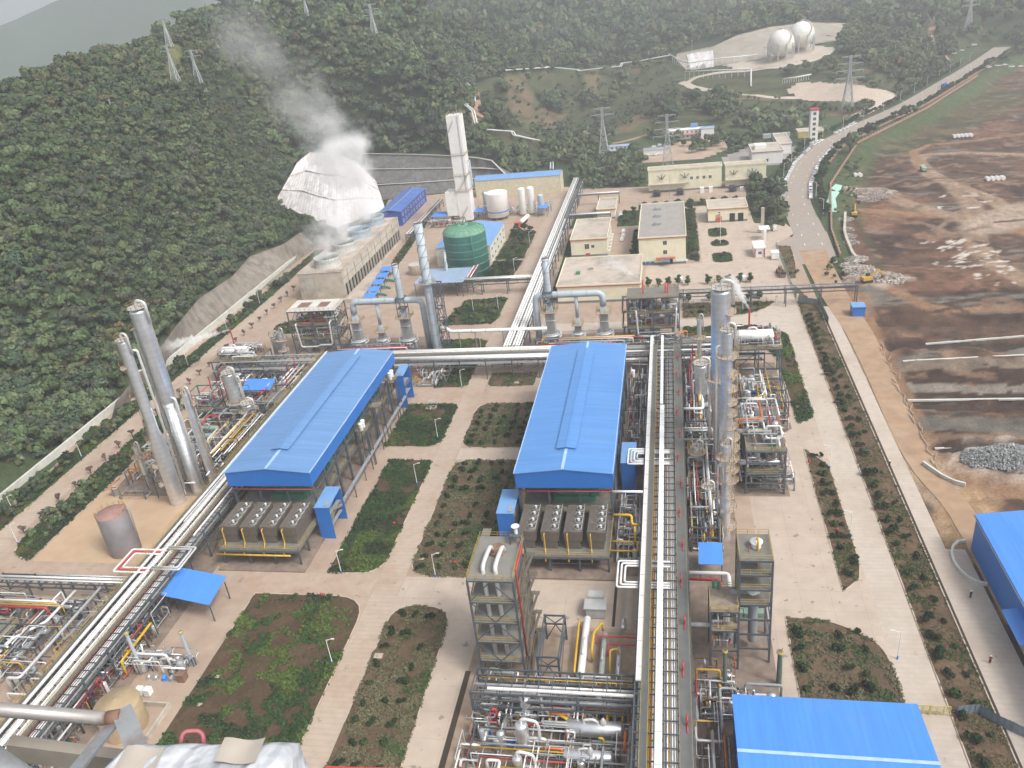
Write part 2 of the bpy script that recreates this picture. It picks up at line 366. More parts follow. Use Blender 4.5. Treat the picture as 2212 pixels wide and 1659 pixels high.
cz(640,480,14); cz(590,441,16); cw(-230,150,14); cw(-230,90,16); cw(-260,60,22)
for p in ((670,329,25),(725,331,25),(769,345,22)): cz(*p)
for p in ((790,333),(900,335),(976,337),(1060,345)): cz(*p, 18)
cz(1100,372,10); cz(1150,380,2)
RIDGE = [(-120,262,460),(0,222,480),(193,150,520),(331,103,560),(430,70,600),(523,37,640),(610,24,680),(720,-15,720),(850,-60,760)]
for px, py, d in RIDGE: cd(px, py, d); a = RD(px, py, d); cw(a.x*1.22, a.y*1.22, a.z-48)
for px, py, d in RIDGE: a = RD(px, py, d); cw(a.x*1.6, a.y*1.6, -40 if px < 650 else 60)
for p in ((60,700,270),(120,850,225),(250,500,340),(450,400,385),(330,300,430),(100,400,380),(450,220,490),(650,200,540),(560,420,400),(480,520,330),(700,110,640),(820,180,610),(880,90,720),(940,230,580),(960,300,550),(1000,160,820),(760,260,530)): cd(*p)
cz(1015,240,7); cz(1030,300,3)
for p in ((1200,165,14),(1450,130,20),(1200,200,9),(1450,180,12),(1250,300,2),(1450,330,1),(1380,250,4),(1650,190,10),(1900,215,8),(1800,110,22),(1650,60,40),(1500,80,34),(1200,120,36),(1050,120,52)): cz(*p)
for px, py, d in ((1000,20,1150),(1250,20,1250),(1500,20,1350),(1750,10,1450),(1000,-40,1350),(1300,-60,1500),(1700,-60,1700),(2000,-40,1500),(2212,-40,1300),(2000,30,1200),(2212,30,1080)): cd(px, py, d)
cz(2000,100,10); cz(2130,112,6); cz(2212,150,8); cw(400,900,6); cw(560,700,4); cw(560,300,0); cw(560,60,0); cw(130,660,3)
CT = np.array(_ctrl)
def _tps(C, smooth=6.0):
    n = len(C); X = C[:, :2]/500.0; d = np.hypot(X[:,None,0]-X[None,:,0], X[:,None,1]-X[None,:,1]); K = np.where(d > 0, d*d*np.log(d+1e-12), 0)
    P = np.hstack([np.ones((n,1)), X]); A = np.zeros((n+3, n+3)); A[:n,:n] = K+np.eye(n)*smooth*1e-4; A[:n,n:] = P; A[n:,:n] = P.T
    return np.linalg.solve(A, np.concatenate([C[:,2], np.zeros(3)])), X
_w, _X = _tps(CT)
def tps(x, y):
    q = np.stack([np.ravel(x), np.ravel(y)], 1)/500.0; out = np.empty(len(q))
    for i in range(0, len(q), 20000):
        s = q[i:i+20000]; d = np.hypot(s[:,None,0]-_X[None,:,0], s[:,None,1]-_X[None,:,1]); K = d*d*np.log(d+1e-12)
        out[i:i+20000] = K@_w[:-3]+_w[-3]+s@_w[-2:]
    return out.reshape(np.shape(x))
_res = CT[:,2]-tps(CT[:,0], CT[:,1])
ROCKB = [G(x,y,-.3) for x, y in ((235,925),(300,860),(385,770),(450,720),(520,660),(590,610),(655,556),(690,536))]
ROCKT = [G(x,y,z) for x, y, z in ((250,868,6),(330,770,9.6),(385,698,11),(430,645,11),(500,598,10.5),(540,553,11),(612,527,11),(650,500,9))]
TARPB = [G(*p) for p in ((592,441,6),(642,460,5),(690,480,4),(728,493,3),(790,470,3),(832,452,3))]
TARPT = [G(*p) for p in ((642,352,24.5),(670,329,28),(697,331,28.5),(728,331,28.5),(769,350,25),(812,392,16))]
TERRB = [Vector(p) for p in ((-188,494,-.3),(-160,500.5,-.3),(-131,507.5,-.3),(-112,512,-.3),(-92,512.5,-.3),(-74,508,-.3))]
TERRT = [G(*p) for p in ((786,333,19),(900,335,18.5),(976,338,18.5),(1030,342,18),(1062,348,16),(1098,384,6))]
def lerpline(L, u):
    k = min(int(u*(len(L)-1)), len(L)-2); t = u*(len(L)-1)-k; return Vector(L[k]).lerp(Vector(L[k+1]), t)
def _faces_z(x, y, z):
    # ground behind a built face: just under it, and meeting its top
    for Bl, Tl in ((ROCKB, ROCKT), (TARPB, TARPT), (TERRB, TERRT)):
        P = np.array([[*(lerpline(Bl, u).lerp(lerpline(Tl, u), v))] for u in np.linspace(0,1,36) for v in np.linspace(0,1,9)])
        sh = x.shape; X = x.ravel(); Y = y.ravel(); Zr = z.ravel().copy(); box = (X > P[:,0].min()-45) & (X < P[:,0].max()+45) & (Y > P[:,1].min()-45) & (Y < P[:,1].max()+45); idx = np.where(box)[0]
        if len(idx) == 0: continue
        q = np.stack([X[idx], Y[idx]], 1); d2 = ((q[:,None,:]-P[None,:,:2])**2).sum(2); k = d2.argmin(1); d = np.sqrt(d2[np.arange(len(idx)),k]); w = 1-sstep(6, 42, d); Zr[idx] = Zr[idx]*(1-w)+(P[k,2]-1.6)*w
        z = Zr.reshape(sh)
    return z
def height(x, y):
    x = np.asarray(x, float); y = np.asarray(y, float)
    z = tps(x, y); num = np.zeros(x.shape); den = np.full(x.shape, .15)
    for (cx_, cy_, _z), rr_ in zip(CT, _res): w = np.exp(-((x-cx_)**2+(y-cy_)**2)/(2*38**2)); num += w*rr_; den += w
    z = z+num/den; inside = inpoly(x, y, P_FLAT); d = pdist(x, y, P_FLAT, True)
    rough = (fbm(x/60, y/60, 4)-.5)*9+(fbm(x/18+9, y/18, 3)-.5)*2.5
    k = sstep(0, 60, d); z = np.maximum(z, -45)+rough*k
    z = _faces_z(x, y, z)
    z = np.where(inside, -.25, -.25+(z+.25)*sstep(-2, 14, d))
    dr = pdist(x, y, ROADMID); z = np.where((y > 420) & (dr < 60), -.3+(z+.3)*sstep(15, 45, dr), z)
    s = inpoly(x, y, P_SITE); ds = pdist(x, y, P_SITE, True)
    return np.where(s, np.where(ds > 5, -9.0, -.3), z)
xs = np.concatenate([np.arange(-1500,-620,22), np.arange(-620,420,4.5), np.arange(420,1300,22)])
ys = np.concatenate([np.arange(20,860,4.5), np.arange(860,2000,16)])
TX, TY = np.meshgrid(xs, ys, indexing='ij'); TZ = height(TX, TY)
def hz(x, y):       # bilinear lookup of the built terrain
    x = np.asarray(x, float); y = np.asarray(y, float)
    i = np.clip(np.searchsorted(xs, x)-1, 0, len(xs)-2); j = np.clip(np.searchsorted(ys, y)-1, 0, len(ys)-2)
    u = np.clip((x-xs[i])/(xs[i+1]-xs[i]), 0, 1); v = np.clip((y-ys[j])/(ys[j+1]-ys[j]), 0, 1)
    return (TZ[i,j]*(1-u)+TZ[i+1,j]*u)*(1-v)+(TZ[i,j+1]*(1-u)+TZ[i+1,j+1]*u)*v
def GT(px, py):     # where the sight line of a pixel meets the terrain
    d = _f + _r*((px-1106)/F) - _u*((py-829.5)/F); h = math.hypot(d.x, d.y)
    D = np.concatenate([np.arange(60, 900, 1.5), np.arange(900, 2500, 4)])/h
    X = d.x*D; Y = d.y*D; Z = CAMZ+d.z*D; T = np.maximum(hz(X, Y), -.25); k = np.argmax(Z < T)
    return Vector((X[k], Y[k], float(T[k])))
def grid_faces(n, m):
    a = (np.arange(n-1)[:,None]*m+np.arange(m-1)[None,:]).ravel(); return np.stack([a, a+m, a+m+1, a+1], 1)
FIELD_PX = [(1010,190),(1060,172),(1200,152),(1440,128),(1480,150),(1640,150),(1800,110),(1960,190),(1900,230),(1850,300),(1640,310),(1560,350),(1100,345),(1040,310),(1015,250)]
CLEAR_PX = [[(352,92),(395,98),(392,190),(358,190)],[(470,118),(560,112),(560,135),(470,135)]]
SCRUB_PX = [(1850,190),(2060,60),(2120,60),(2160,120),(2110,170),(1900,290)]
ppx, ppy, pq = project(np.stack([TX.ravel(), TY.ravel(), TZ.ravel()], 1))
fieldm = inpoly(ppx, ppy, FIELD_PX) & (TY.ravel() > 500)
clearm = inpoly(ppx, ppy, CLEAR_PX[0]) | inpoly(ppx, ppy, CLEAR_PX[1])
n1 = fbm(TX.ravel()/35, TY.ravel()/35, 4)[:,None]; n2 = fbm(TX.ravel()/9+50, TY.ravel()/9, 3)[:,None]
colT = np.array([.055,.075,.035])*(.7+.6*n2)
fc = np.array([.085,.125,.05])*n1*1.5+np.array([.12,.09,.06])*(1-n1)*.8; fc = fc*(.45+.45*n2)
bare = sstep(.60,.68,n1+.0*n2)*.7; fc = fc*(1-bare)+np.array([.20,.13,.085])*bare
ter = ((TY.ravel()*.05+TX.ravel()*.012+n1[:,0]) % 1 < .25)[:,None]; fc = np.where(ter, fc*.6, fc)
colT = np.where(fieldm[:,None], fc, colT); colT = np.where(clearm[:,None], np.array([.13,.13,.05])*(.7+.6*n2), colT)
inflat = inpoly(TX.ravel(), TY.ravel(), P_FLAT)
colT = np.where(inflat[:,None], np.array([.06,.085,.04])*(.6+.8*n2), colT)
M_terr = attr_mat('hill_soil_and_undergrowth', nscale=.5, namt=.35, bump=.5)
terrain = bigmesh('terrain', np.stack([TX.ravel(), TY.ravel(), TZ.ravel()], 1), grid_faces(*TX.shape), M_terr, {'col': colT}, smooth=True)
props(terrain, kind='structure')
# far mountain beyond the valley on the left, in the haze
def far_mountain():
    az = np.radians(np.linspace(-58, -4, 110)); rr = np.linspace(1900, 3300, 26)
    A, Rr = np.meshgrid(az, rr, indexing='ij'); X = Rr*np.sin(A); Y = Rr*np.cos(A)
    ad = np.degrees(A); t = (Rr-1900)/1400
    crest = np.interp(ad, [-58,-47,-43,-39.5,-38,-36.7,-32,-25,-4], [95,105,120,150,176,198,255,300,300])
    Z = -260+(crest+260)*sstep(0,.75,t)+(fbm(X/260, Y/260, 5)-.5)*120*sstep(0,.3,t)*(1-.75*sstep(.5,.75,t))-60*sstep(.75,1,t)
    V = np.stack([X.ravel(), Y.ravel(), Z.ravel()], 1); c = np.array([.05,.075,.045])*(.6+.8*fbm(X.ravel()/120, Y.ravel()/120, 4)[:,None])
    o = bigmesh('far_mountain', V, grid_faces(*X.shape), M_terr, {'col': c}, smooth=True); props(o, kind='structure')
    V2 = np.array([[-9000,-500,-300],[9000,-500,-300],[9000,9500,-300],[-9000,9500,-300]]); 
    g = bigmesh('valley_floor', V2, np.array([[0,1,2,3]]), M_terr, {'col': np.tile([.06,.08,.05], (4,1))}); props(g, kind='structure')
far_mountain()

# ================================================================ CONSTRUCTION GROUND (right)
def site():
    cs = 1.3; x = np.arange(53, 520, cs); y = np.arange(70, 900, cs); y = np.concatenate([y[y<520], np.arange(520, 900, 2.4)])
    X, Y = np.meshgrid(x, y, indexing='ij'); d = pdist(X, Y, WALLR); ins = inpoly(X, Y, P_SITE)
    px, py, q = project(np.stack([X.ravel(), Y.ravel(), np.zeros(X.size)], 1)); px = px.reshape(X.shape); py = py.reshape(X.shape)
    grade = sstep(300, 360, Y)                       # a bank below the road wall only in the north
    depth = -5.0*grade; bank = sstep(0, 20, d)
    lump = (fbm(X/22, Y/22, 5)-.5)*3.2*sstep(6, 20, d)+(np.abs(fbm(X/6+7, Y/7, 3)-.5))*1.4*sstep(8, 18, d)
    Z = depth*bank+lump
    n1 = fbm(X/30, Y/26, 5); n2 = fbm(X/7+31, Y/6, 4); n3 = fbm(X/50+5, Y/40+3, 3); n4 = fbm(X/2.5, Y/2.5+8, 3)
    C = np.zeros(X.shape+(3,)); 
    def mx(m, c):
        nonlocal C; m = np.clip(m, 0, 1)[...,None]; C = C*(1-m)+np.array(c)*m
    C[:] = (.13,.082,.06)
    mx(sstep(.47,.6,n1), (.07,.045,.036)); mx(sstep(.58,.7,n3)*.8, (.24,.135,.09)); mx(sstep(.60,.72,n2)*.7, (.30,.20,.14)); mx(sstep(.36,.28,n2)*.6, (.06,.042,.035))
    mx(sstep(.62,.74,fbm(X/18+70, Y/5, 4))*.8, (.22,.22,.20))
    # banks of grass below the road wall
    g = (1-sstep(9, 20, d+8*(n2-.5)))*sstep(318,350,Y); mx(g, (.075,.115,.05)); mx(g*sstep(.5,.65,n2)*.6, (.13,.13,.07))
    top = sstep(130, 90, py)*sstep(0,30,d)*1.0; mx(top*(.4+.6*n1), (.10,.14,.065))
    gg = inpoly(px, py, [(1900,290),(2120,170),(2212,180),(2212,210),(2080,270),(1930,330)]); mx(gg*(.2+.4*n2), (.10,.14,.06))
    track = np.zeros(X.shape)
    def tr(pts, w, c, a=1.0, wet=0):
        L = [tuple(G(*p)[:2]) for p in pts]; dd = pdist(X, Y, L)+(n4-.5)*w*.35; m = 1-sstep(w*.5, w*.85, dd); mx(m*a, c)
        mx(m*a*.5*(np.sin(dd*4.2) > .35), (c[0]*.72, c[1]*.68, c[2]*.62)); nonlocal Z; Z = Z*(1-m*.85)+(-.9*m*grade*5)*.85*(d>6)
    pale = (.40,.30,.225); ochre = (.36,.23,.145)
    tr([(1845,640),(1870,720),(1930,850),(1985,960),(2040,1030),(2120,1050),(2240,1060)], 7, ochre, .9)
    tr([(2212,470),(2150,410),(2080,385),(2010,360),(1985,330),(2000,318),(2080,312),(2230,316)], 6, pale, .9)
    tr([(1990,345),(1975,310),(2010,296),(2080,290),(2160,280),(2230,270)], 4, ochre, .8)
    tr([(1870,435),(1950,440),(2050,445),(2130,455),(2220,480)], 6, ochre, .8)
    tr([(1900,400),(1980,425),(2060,445),(2110,460),(2110,500),(2150,560),(2230,610)], 7, pale, .85)
    tr([(2110,460),(2100,420),(2060,380),(2000,350)], 7, pale, .8); tr([(2230,430),(2170,450),(2130,470)], 16, (.50,.42,.35), .8)
    tr([(1870,605),(1930,625),(2000,660),(2080,670),(2230,665)], 4, ochre, .8); tr([(1790,690),(1850,690)], 6, ochre, .8)
    tr([(1840,465),(1868,540),(1870,590),(1845,615)], 5, (.17,.10,.075), .9)
    tr([(1760,560),(1790,640),(1830,720),(1890,850),(1960,980),(2040,1070),(2090,1100)], 8, (.45,.35,.26), .9)
    tr([(2100,1085),(2080,1130),(2095,1180)], 9, (.45,.32,.2), .9)
    for k in range(16):
        a = (R_.uniform(1880,2190), R_.uniform(330,700)); tr([a,(a[0]+R_.uniform(25,70),a[1]+R_.uniform(-18,18)),(a[0]+R_.uniform(80,150),a[1]+R_.uniform(-30,30))], R_.uniform(1.6,3), R_.choice([(.22,.15,.11),(.07,.05,.04),(.30,.23,.18)]), .75)
    # white plastic sheets, rubble and rows of dug trenches
    for k in range(46):
        cx, cy_ = R_.choice([(2010,500),(2040,520),(2110,530),(2150,600),(2060,550),(2190,560),(2000,420),(2080,415),(2150,540),(1990,555)]); cx += R_.uniform(-45,45); cy_ += R_.uniform(-22,22)
        a = G(cx, cy_); an = R_.choice([.3,.8,1.2,-.4,0]); L = R_.uniform(2, 9); b = (a.x+L*math.cos(an), a.y+L*math.sin(an)); dd = pdist(X, Y, [(a.x,a.y), b])
        mx((dd < R_.uniform(.7, 1.3))*(n4 > .42)*.9, (.66,.63,.60))
    for cx, cy_, r in ((1890,600,11),(1880,400,13),(2160,1000,12),(1865,1110,0)):
        if r: a = G(cx, cy_); m = 1-sstep(r*.7, r, np.hypot((X-a.x)*.8, Y-a.y)+(n2-.5)*8); mx(m*(.5+.5*(n4>.5)), (.46,.40,.35)); Z += m*.9*(.5+n4)
    for py0, py1, c in ((735,752,(.06,.045,.04)),(775,800,(.24,.20,.16)),(830,850,(.30,.28,.25)),(868,885,(.08,.055,.045)),(900,935,(.17,.17,.15)),(942,955,(.30,.21,.15)),(958,975,(.06,.045,.04)),(690,705,(.10,.065,.05))):
        m = (py > py0+6*(n2-.5)*4) & (py < py1+6*(n2-.5)*4) & (px > 1895+(py-700)*.42+40*(n1-.5)); mx(m*.85, c); Z = np.where(m & (c[0] < .11), Z-1.2, Z)
    C *= np.array([.84,.79,.73])*((.55+.85*n4)*(.8+.4*fbm(X/1.6+3, Y/4.5, 2)))[...,None]
    keep = (inpoly(X, Y, [(53,60)]+[(p[0]-1.5 if p[1] < 320 else p[0]+.2, p[1]) for p in WALLR]+[(520,900),(520,60)]))
    idx = -np.ones(X.size, int); fq = grid_faces(*X.shape); k = keep.ravel(); ok = k[fq].all(1); fq = fq[ok]; use = np.unique(fq); idx[use] = np.arange(len(use))
    Z = np.where(d < 2, np.minimum(Z, -.05), Z)-.06
    V = np.stack([X.ravel(), Y.ravel(), Z.ravel()], 1)[use]
    o = bigmesh('construction_ground', V, idx[fq], attr_mat('dug_red_earth', nscale=1.5, namt=.35, bump=.6), {'col': C.reshape(-1,3)[use]}, smooth=True); props(o, kind='structure')
    return X, Y, Z, x, y
_SX, _SY, _SZ, _sx, _sy = site()
def hs_(x, y):
    i = int(np.clip(np.searchsorted(_sx, x)-1, 0, len(_sx)-2)); j = int(np.clip(np.searchsorted(_sy, y)-1, 0, len(_sy)-2)); return float(_SZ[i, j])
# ================================================================ PAVING, BEDS, ROADS
def rnd(poly, r, n=5):
    """round the corners of a plan polygon; r is one radius or one per corner"""
    out = []; N = len(poly); rs = r if hasattr(r, '__len__') else [r]*N
    for i in range(N):
        a, b, c = (Vector(poly[i-1]), Vector(poly[i]), Vector(poly[(i+1)%N])); u = a-b; v = c-b; k = min(rs[i], u.length*.48, v.length*.48)
        if k < .05: out.append(tuple(b)); continue
        u.normalize(); v.normalize()
        for j in range(n+1): t = j/n; out.append(tuple(b+u*k*(1-t)**2+v*k*t**2))
    return out
def ribbon(name, pts, w, m, z=0.0, terr=False, lift=.25, step=6):
    P = [Vector((p[0], p[1])) for p in pts]; Q = []
    for i in range(len(P)-1):            # Catmull-Rom
        p0, p1, p2, p3 = P[max(i-1,0)], P[i], P[i+1], P[min(i+2,len(P)-1)]; k = max(2, int((p2-p1).length/step))
        for j in range(k): t = j/k; Q.append(.5*((2*p1)+(p2-p0)*t+(2*p0-5*p1+4*p2-p3)*t*t+(3*p1-p0-3*p2+p3)*t**3))
    Q.append(P[-1]); L = []; Rr = []
    ws = w if hasattr(w, '__len__') else [w, w]
    for i, q in enumerate(Q):
        d = (Q[min(i+1,len(Q)-1)]-Q[max(i-1,0)]).normalized(); nrm = Vector((-d.y, d.x)); ww = ws[0]+(ws[1]-ws[0])*i/(len(Q)-1)
        L.append(q+nrm*ww/2); Rr.append(q-nrm*ww/2)
    mb = MB(); zz = lambda q: (float(hz(q.x, q.y))+lift if terr else z)
    for i in range(len(Q)-1):
        mb.quad((Rr[i].x,Rr[i].y,zz(Rr[i])),(Rr[i+1].x,Rr[i+1].y,zz(Rr[i+1])),(L[i+1].x,L[i+1].y,zz(L[i+1])),(L[i].x,L[i].y,zz(L[i])))
        if terr:
            for A in (L, Rr): mb.quad((A[i].x,A[i].y,zz(A[i])),(A[i+1].x,A[i+1].y,zz(A[i+1])),(A[i+1].x,A[i+1].y,zz(A[i+1])-1.2),(A[i].x,A[i].y,zz(A[i])-1.2))
    return struct(name, mb, m), Q, L, Rr
def sheet(name, poly, m, z):
    mb = MB(); mb.prism(poly, z-.15, z); return struct(name, mb, m)
sheet('paving', [(-192,40),(-192,398),(-184,424),(-171,462),(-178,497),(-131,506),(-98,510),(-62,498),(-60,492),(-18,486),(40,486),(58,470),(52,440),(52,40)], M_conc, 0)
# roads on top of the paving
Z1, Z2, Z3 = .004, .008, .012
sheet('road', [(-67.9,60),(-61.7,60),(-61.7,470),(-67.9,470)], M_road, Z1)
sheet('cross_road', rnd([(-172,132.0),(-68.2,132.0),(-68.2,139.3),(-172,139.3)], 0), M_roadx, Z2)
sheet('cross_road', [(-85,188.6),(-68.2,188.6),(-68.2,195.3),(-85,195.3)], M_roadx, Z2)
sheet('cross_road', [(-85,221.8),(-68.2,221.8),(-68.2,232.4),(-85,232.4)], M_roadx, Z2)
sheet('pale_yard', [(-61.6,60),(-41,60),(-41,139),(-61.6,139)], M_pad, Z2)
sheet('pale_yard', [(-61.4,188.6),(-38,188.6),(-38,194.6),(-61.4,194.6)], M_pad, Z2)
sheet('pale_yard', [(-40.6,125),(-10,125),(-10,139),(-40.6,139)], M_pad, Z2)
sheet('pale_yard', rnd([(17,60),(38,60),(38,216),(30,246),(17,246)], 0), M_pad, Z1)
sheet('east_road', [(37.8,60),(44.3,60),(44.3,300),(37.2,300),(33,292),(26,287),(20,284),(-60,284),(-60,277),(24,277.5),(33,274),(38,268)], M_roadr, Z2)
sheet('east_strip', [(52.3,60),(59.8,60),(59.8,152.4),(56,152.4),(56,291.5),(52.3,291.5)], M_roadr, .02)
ribbon('dirt_track', [(58.5,356),(58.5,330),(58.8,300),(60.5,270),(60.5,240),(59.5,190),(63,165),(63,130)], [11,5], mat('ochre_dirt_track', (.36,.24,.15), .95, var=.15, scale=.3, dirt=(.45,.34,.24), dscale=.1, damt=.6), .055)
sheet('plaza', rnd([(-12,300),(44.4,300),(44.4,366),(56,383),(52,398),(37.5,434),(11.8,434.5),(11.8,346),(-12,345)], 0), M_pad, Z2)
sheet('west_road', [(-181.5,150),(-174.6,150),(-174.6,395),(-181.5,395)], M_road, Z1)
sheet('south_west_road', rnd([(-182,128),(-120,128),(-120,131.5),(-172.5,131.5),(-174,133),(-174,149.5),(-182,149.5)], 3), M_road, Z2)
sheet('west_pad', rnd([(-162.5,141),(-118,141),(-118,250),(-162.5,250)], 1), mat('tan_concrete_pad', (.48,.345,.225), .85, var=.1, scale=.2, dirt=(.44,.27,.16), dscale=.06, damt=.8), Z1)
def kerbline(pts, closed=True, h=.14, w=.22):
    mb = MB(); P = list(pts)+([pts[0]] if closed else [])
    for a, b in zip(P, P[1:]): mb.bar((a[0],a[1],h/2), (b[0],b[1],h/2), w, h)
    return struct('kerb', mb, M_kerb)
# planting beds: soil sheet, kerb, ground cover
M_soil = attr_mat('bed_soil', nscale=1.4, namt=.3, bump=.6)
M_leafy = attr_mat('ground_cover_leaves', nscale=3, namt=.2, bump=0)
cover = {'V': [], 'F': [], 'C': [], 'n': 0}
def tufts(pts, size, cols, nq=6, flat=.55, zf=None, jit=.5, rng=NR):
    """numpy clumps of small leaf faces: pts (N,2), size (N,), cols (N,3)"""
    N = len(pts)
    if N == 0: return
    M = N*nq; c = np.repeat(pts, nq, 0); s = np.repeat(size, nq)
    z0 = np.repeat(zf, nq) if zf is not None else np.zeros(M)
    th = rng.random(M)*2*np.pi; rad = rng.random(M)**.6; hh = (1-rad**2)**.5
    C = np.stack([c[:,0]+s*rad*np.cos(th), c[:,1]+s*rad*np.sin(th), z0+s*(.12+flat*hh*rng.random(M)*1.6)], 1)
    nrm = np.stack([rad*np.cos(th)*1.1, rad*np.sin(th)*1.1, .25+hh], 1)+rng.normal(0, jit, (M,3)); nrm /= np.linalg.norm(nrm, axis=1)[:,None]
    a = np.cross(nrm, rng.normal(0, 1, (M,3))); a /= np.linalg.norm(a, axis=1)[:,None]; b = np.cross(nrm, a)
    q = (s*rng.uniform(.22,.48,M))[:,None]
    V = np.stack([C-a*q-b*q*.7, C+a*q-b*q*.7, C+a*q+b*q*.7, C-a*q+b*q*.7], 1).reshape(-1,3)
    col = np.repeat(np.repeat(cols, nq, 0)*rng.uniform(.75,1.3,(M,1)), 4, 0)
    return V, np.arange(M*4).reshape(-1,4), col
def sample_poly(poly, dens, rng=NR):
    P = np.array([p[:2] for p in poly]); x0, y0 = P.min(0); x1, y1 = P.max(0); n = int((x1-x0)*(y1-y0)*dens)
    q = rng.random((n,2))*[x1-x0, y1-y0]+[x0, y0]; return q[inpoly(q[:,0], q[:,1], poly)]
def bed(poly, style, r=0, dens=1.6, kerb=True, z=.05, seed=0, soil='soil'):
    P = rnd(poly, r) if (hasattr(r,'__len__') or r) else poly
    xy = np.array(P); x0, y0 = xy.min(0); x1, y1 = xy.max(0); cs = .8
    X, Y = np.meshgrid(np.arange(x0-cs, x1+cs, cs), np.arange(y0-cs, y1+cs, cs), indexing='ij')
    k = inpoly(X.ravel(), Y.ravel(), P); fq = grid_faces(*X.shape); fq = fq[k[fq].all(1)]; u = np.unique(fq); ix = -np.ones(X.size, int); ix[u] = np.arange(len(u))
    n = fbm(X.ravel()/7+seed*3.1, Y.ravel()/7+seed, 4)[:,None]; n2 = fbm(X.ravel()/1.7, Y.ravel()/1.7+seed, 3)[:,None]
    base = {'green': (.095,.065,.04), 'dry': (.135,.095,.06), 'strip': (.14,.095,.06), 'lawn': (.05,.075,.03)}[style]
    Cc = np.array(base)*(.65+.6*n2)*(.8+.4*n)
    fill = MB(); fill.prism(P, -.1, z-.02); struct(soil, fill, mat('flat_bed_soil', tuple(np.array(base)*.9), .95, var=.3, scale=2))
    if len(fq):
        V = np.stack([X.ravel(), Y.ravel(), z+.14*n.ravel()+.05*n2.ravel()], 1)[u]
        o = bigmesh(soil, V, ix[fq], M_soil, {'col': Cc[u]}, smooth=True); props(o, kind='structure')
    if kerb: kerbline(P)
    q = sample_poly(P, dens*2.3); 
    if len(q) == 0: return P
    n = fbm(q[:,0]/6+seed*3.1, q[:,1]/6+seed, 4); m = fbm(q[:,0]/2.2+seed, q[:,1]/2.2+7, 3)
    if style == 'green':
        keep = ((n > (.44 if seed == 5 else .38)) | (m > .57)) & ((seed != 5) | (q[:,0] > -82+14*(n-.5)) | (m > .54)); g1 = np.array([.042,.078,.03]); g2 = np.array([.085,.125,.035]); g3 = np.array([.036,.056,.028])
        t = sstep(.45,.6,fbm(q[:,0]/4+40, q[:,1]/9+seed, 3))[:,None]; cols = g1*(1-t)+g2*t; t2 = sstep(.52,.66,fbm(q[:,0]/9+80, q[:,1]/5+seed, 3))[:,None]; cols = cols*(1-t2)+g3*t2; size = .45+.55*n
    elif style == 'lawn':
        keep = n > .2; cols = np.array([.045,.085,.028])*(.7+.6*n[:,None]); size = .3+.3*n
    elif style == 'strip':
        keep = (m > .45); cols = np.where((n > .5)[:,None], np.array([.055,.08,.028]), np.array([.14,.12,.065])); size = .22+.35*m
    else:
        keep = (m > .40); t = sstep(.50,.66,n)[:,None]; cols = np.array([.14,.13,.075])*(1-t)+np.array([.065,.10,.038])*t; size = .3+.5*m
    q = q[keep]; cols = cols[keep]*(.7+.6*m[keep][:,None]); size = size[keep]
    V, Fq, C = tufts(q, size*.68, cols, 7, zf=np.full(len(q), z+.04))
    o = bigmesh('ground_cover', V, Fq, M_leafy, {'col': C}); props(o, kind='stuff')
    return P
B = {}
B['A'] = bed([(-85.2,195.6),(-67.9,195.6),(-67.9,221.4),(-84.6,221.4)], 'green', [0,5,4,0], 2.2, seed=1)
B['B'] = bed([(-61.5,194.9),(-37.5,194.9),(-37.5,221.3),(-61.5,221.3)], 'dry', [4.5,0,0,4.5], 3, seed=2)
B['C'] = bed([(-81,139.6),(-67.9,139.6),(-67.9,188.4),(-81,188.4)], 'green', [0,9,3,0], 2.2, seed=3)
B['D'] = bed([(-61.5,139.2),(-42,139.2),(-42,188.2),(-61.5,188.2)], 'dry', [6,0,0,4.5], 3, seed=4)
B['E'] = bed([(-95.8,60),(-68.2,60),(-68.2,131.9),(-95.8,131.9)], 'green', [0,0,8,0], 2.4, seed=5)
B['F'] = bed([(-61.6,60),(-48.1,60),(-48.1,129.6),(-61.6,129.6)], 'dry', [0,0,6.5,5.5], 3.6, seed=6)
B['G'] = bed([(-79.6,232.9),(-68,232.9),(-68,252),(-79.6,252)], 'green', [0,3,0,0], 1.8, seed=7)
B['H'] = bed([(-61.2,232.9),(-45.5,232.9),(-45.5,243),(-61.2,243)], 'dry', [2.5,0,0,0], 2, seed=8)
B['I'] = bed([(-90,254),(-68,254),(-68,272),(-90,272)], 'green', [0,5,5,0], 1.8, seed=9)
B['J'] = bed([(-90.6,286),(-68.2,286),(-68.2,315),(-86,312)], 'green', [3,6,3,0], 1.8, seed=10)
B['K'] = bed([(-83.4,334.5),(-70.8,332.6),(-69.2,362),(-83.2,362)], 'green', [3,5,0,0], 1.6, seed=11)
B['L'] = bed([(-83,364),(-69.4,364),(-69.2,410),(-82.8,410)], 'green', [0,0,6,2], 1.6, seed=12)
B['R1'] = bed([(33.0,206.5),(37.7,210),(37.7,268),(33,274),(26.6,276.6),(3,276.6),(3,268),(27,266),(31.8,250)], 'green', [1,2,4,4,2,0,0,4,2], 1.8, seed=13)
B['R2'] = bed([(32.7,138),(36.6,142),(37.6,147),(37.6,185.4),(32.7,193.8)], 'strip', [0,1,1,1,0], 2.4, seed=14)
B['R3'] = bed([(20.4,60),(37.8,60),(37.8,118),(36.6,124),(28.8,129.6),(20.4,130)], 'dry', [0,0,4,3,4,0], 2.2, seed=15)
B['S'] = bed([(44.6,60),(51.8,60),(51.4,290),(44.6,320)], 'strip', 0, 2.6, seed=16)
B['T'] = bed([(-172,152),(-170.5,143.5),(-163,141),(-163,215),(-172.5,232)], 'green', [2,4,1,0,1], 1.8, seed=17)
B['U'] = bed([(-188.5,120),(-181.8,120),(-181.8,395),(-187,395)], 'green', 0, 1.6, seed=18)
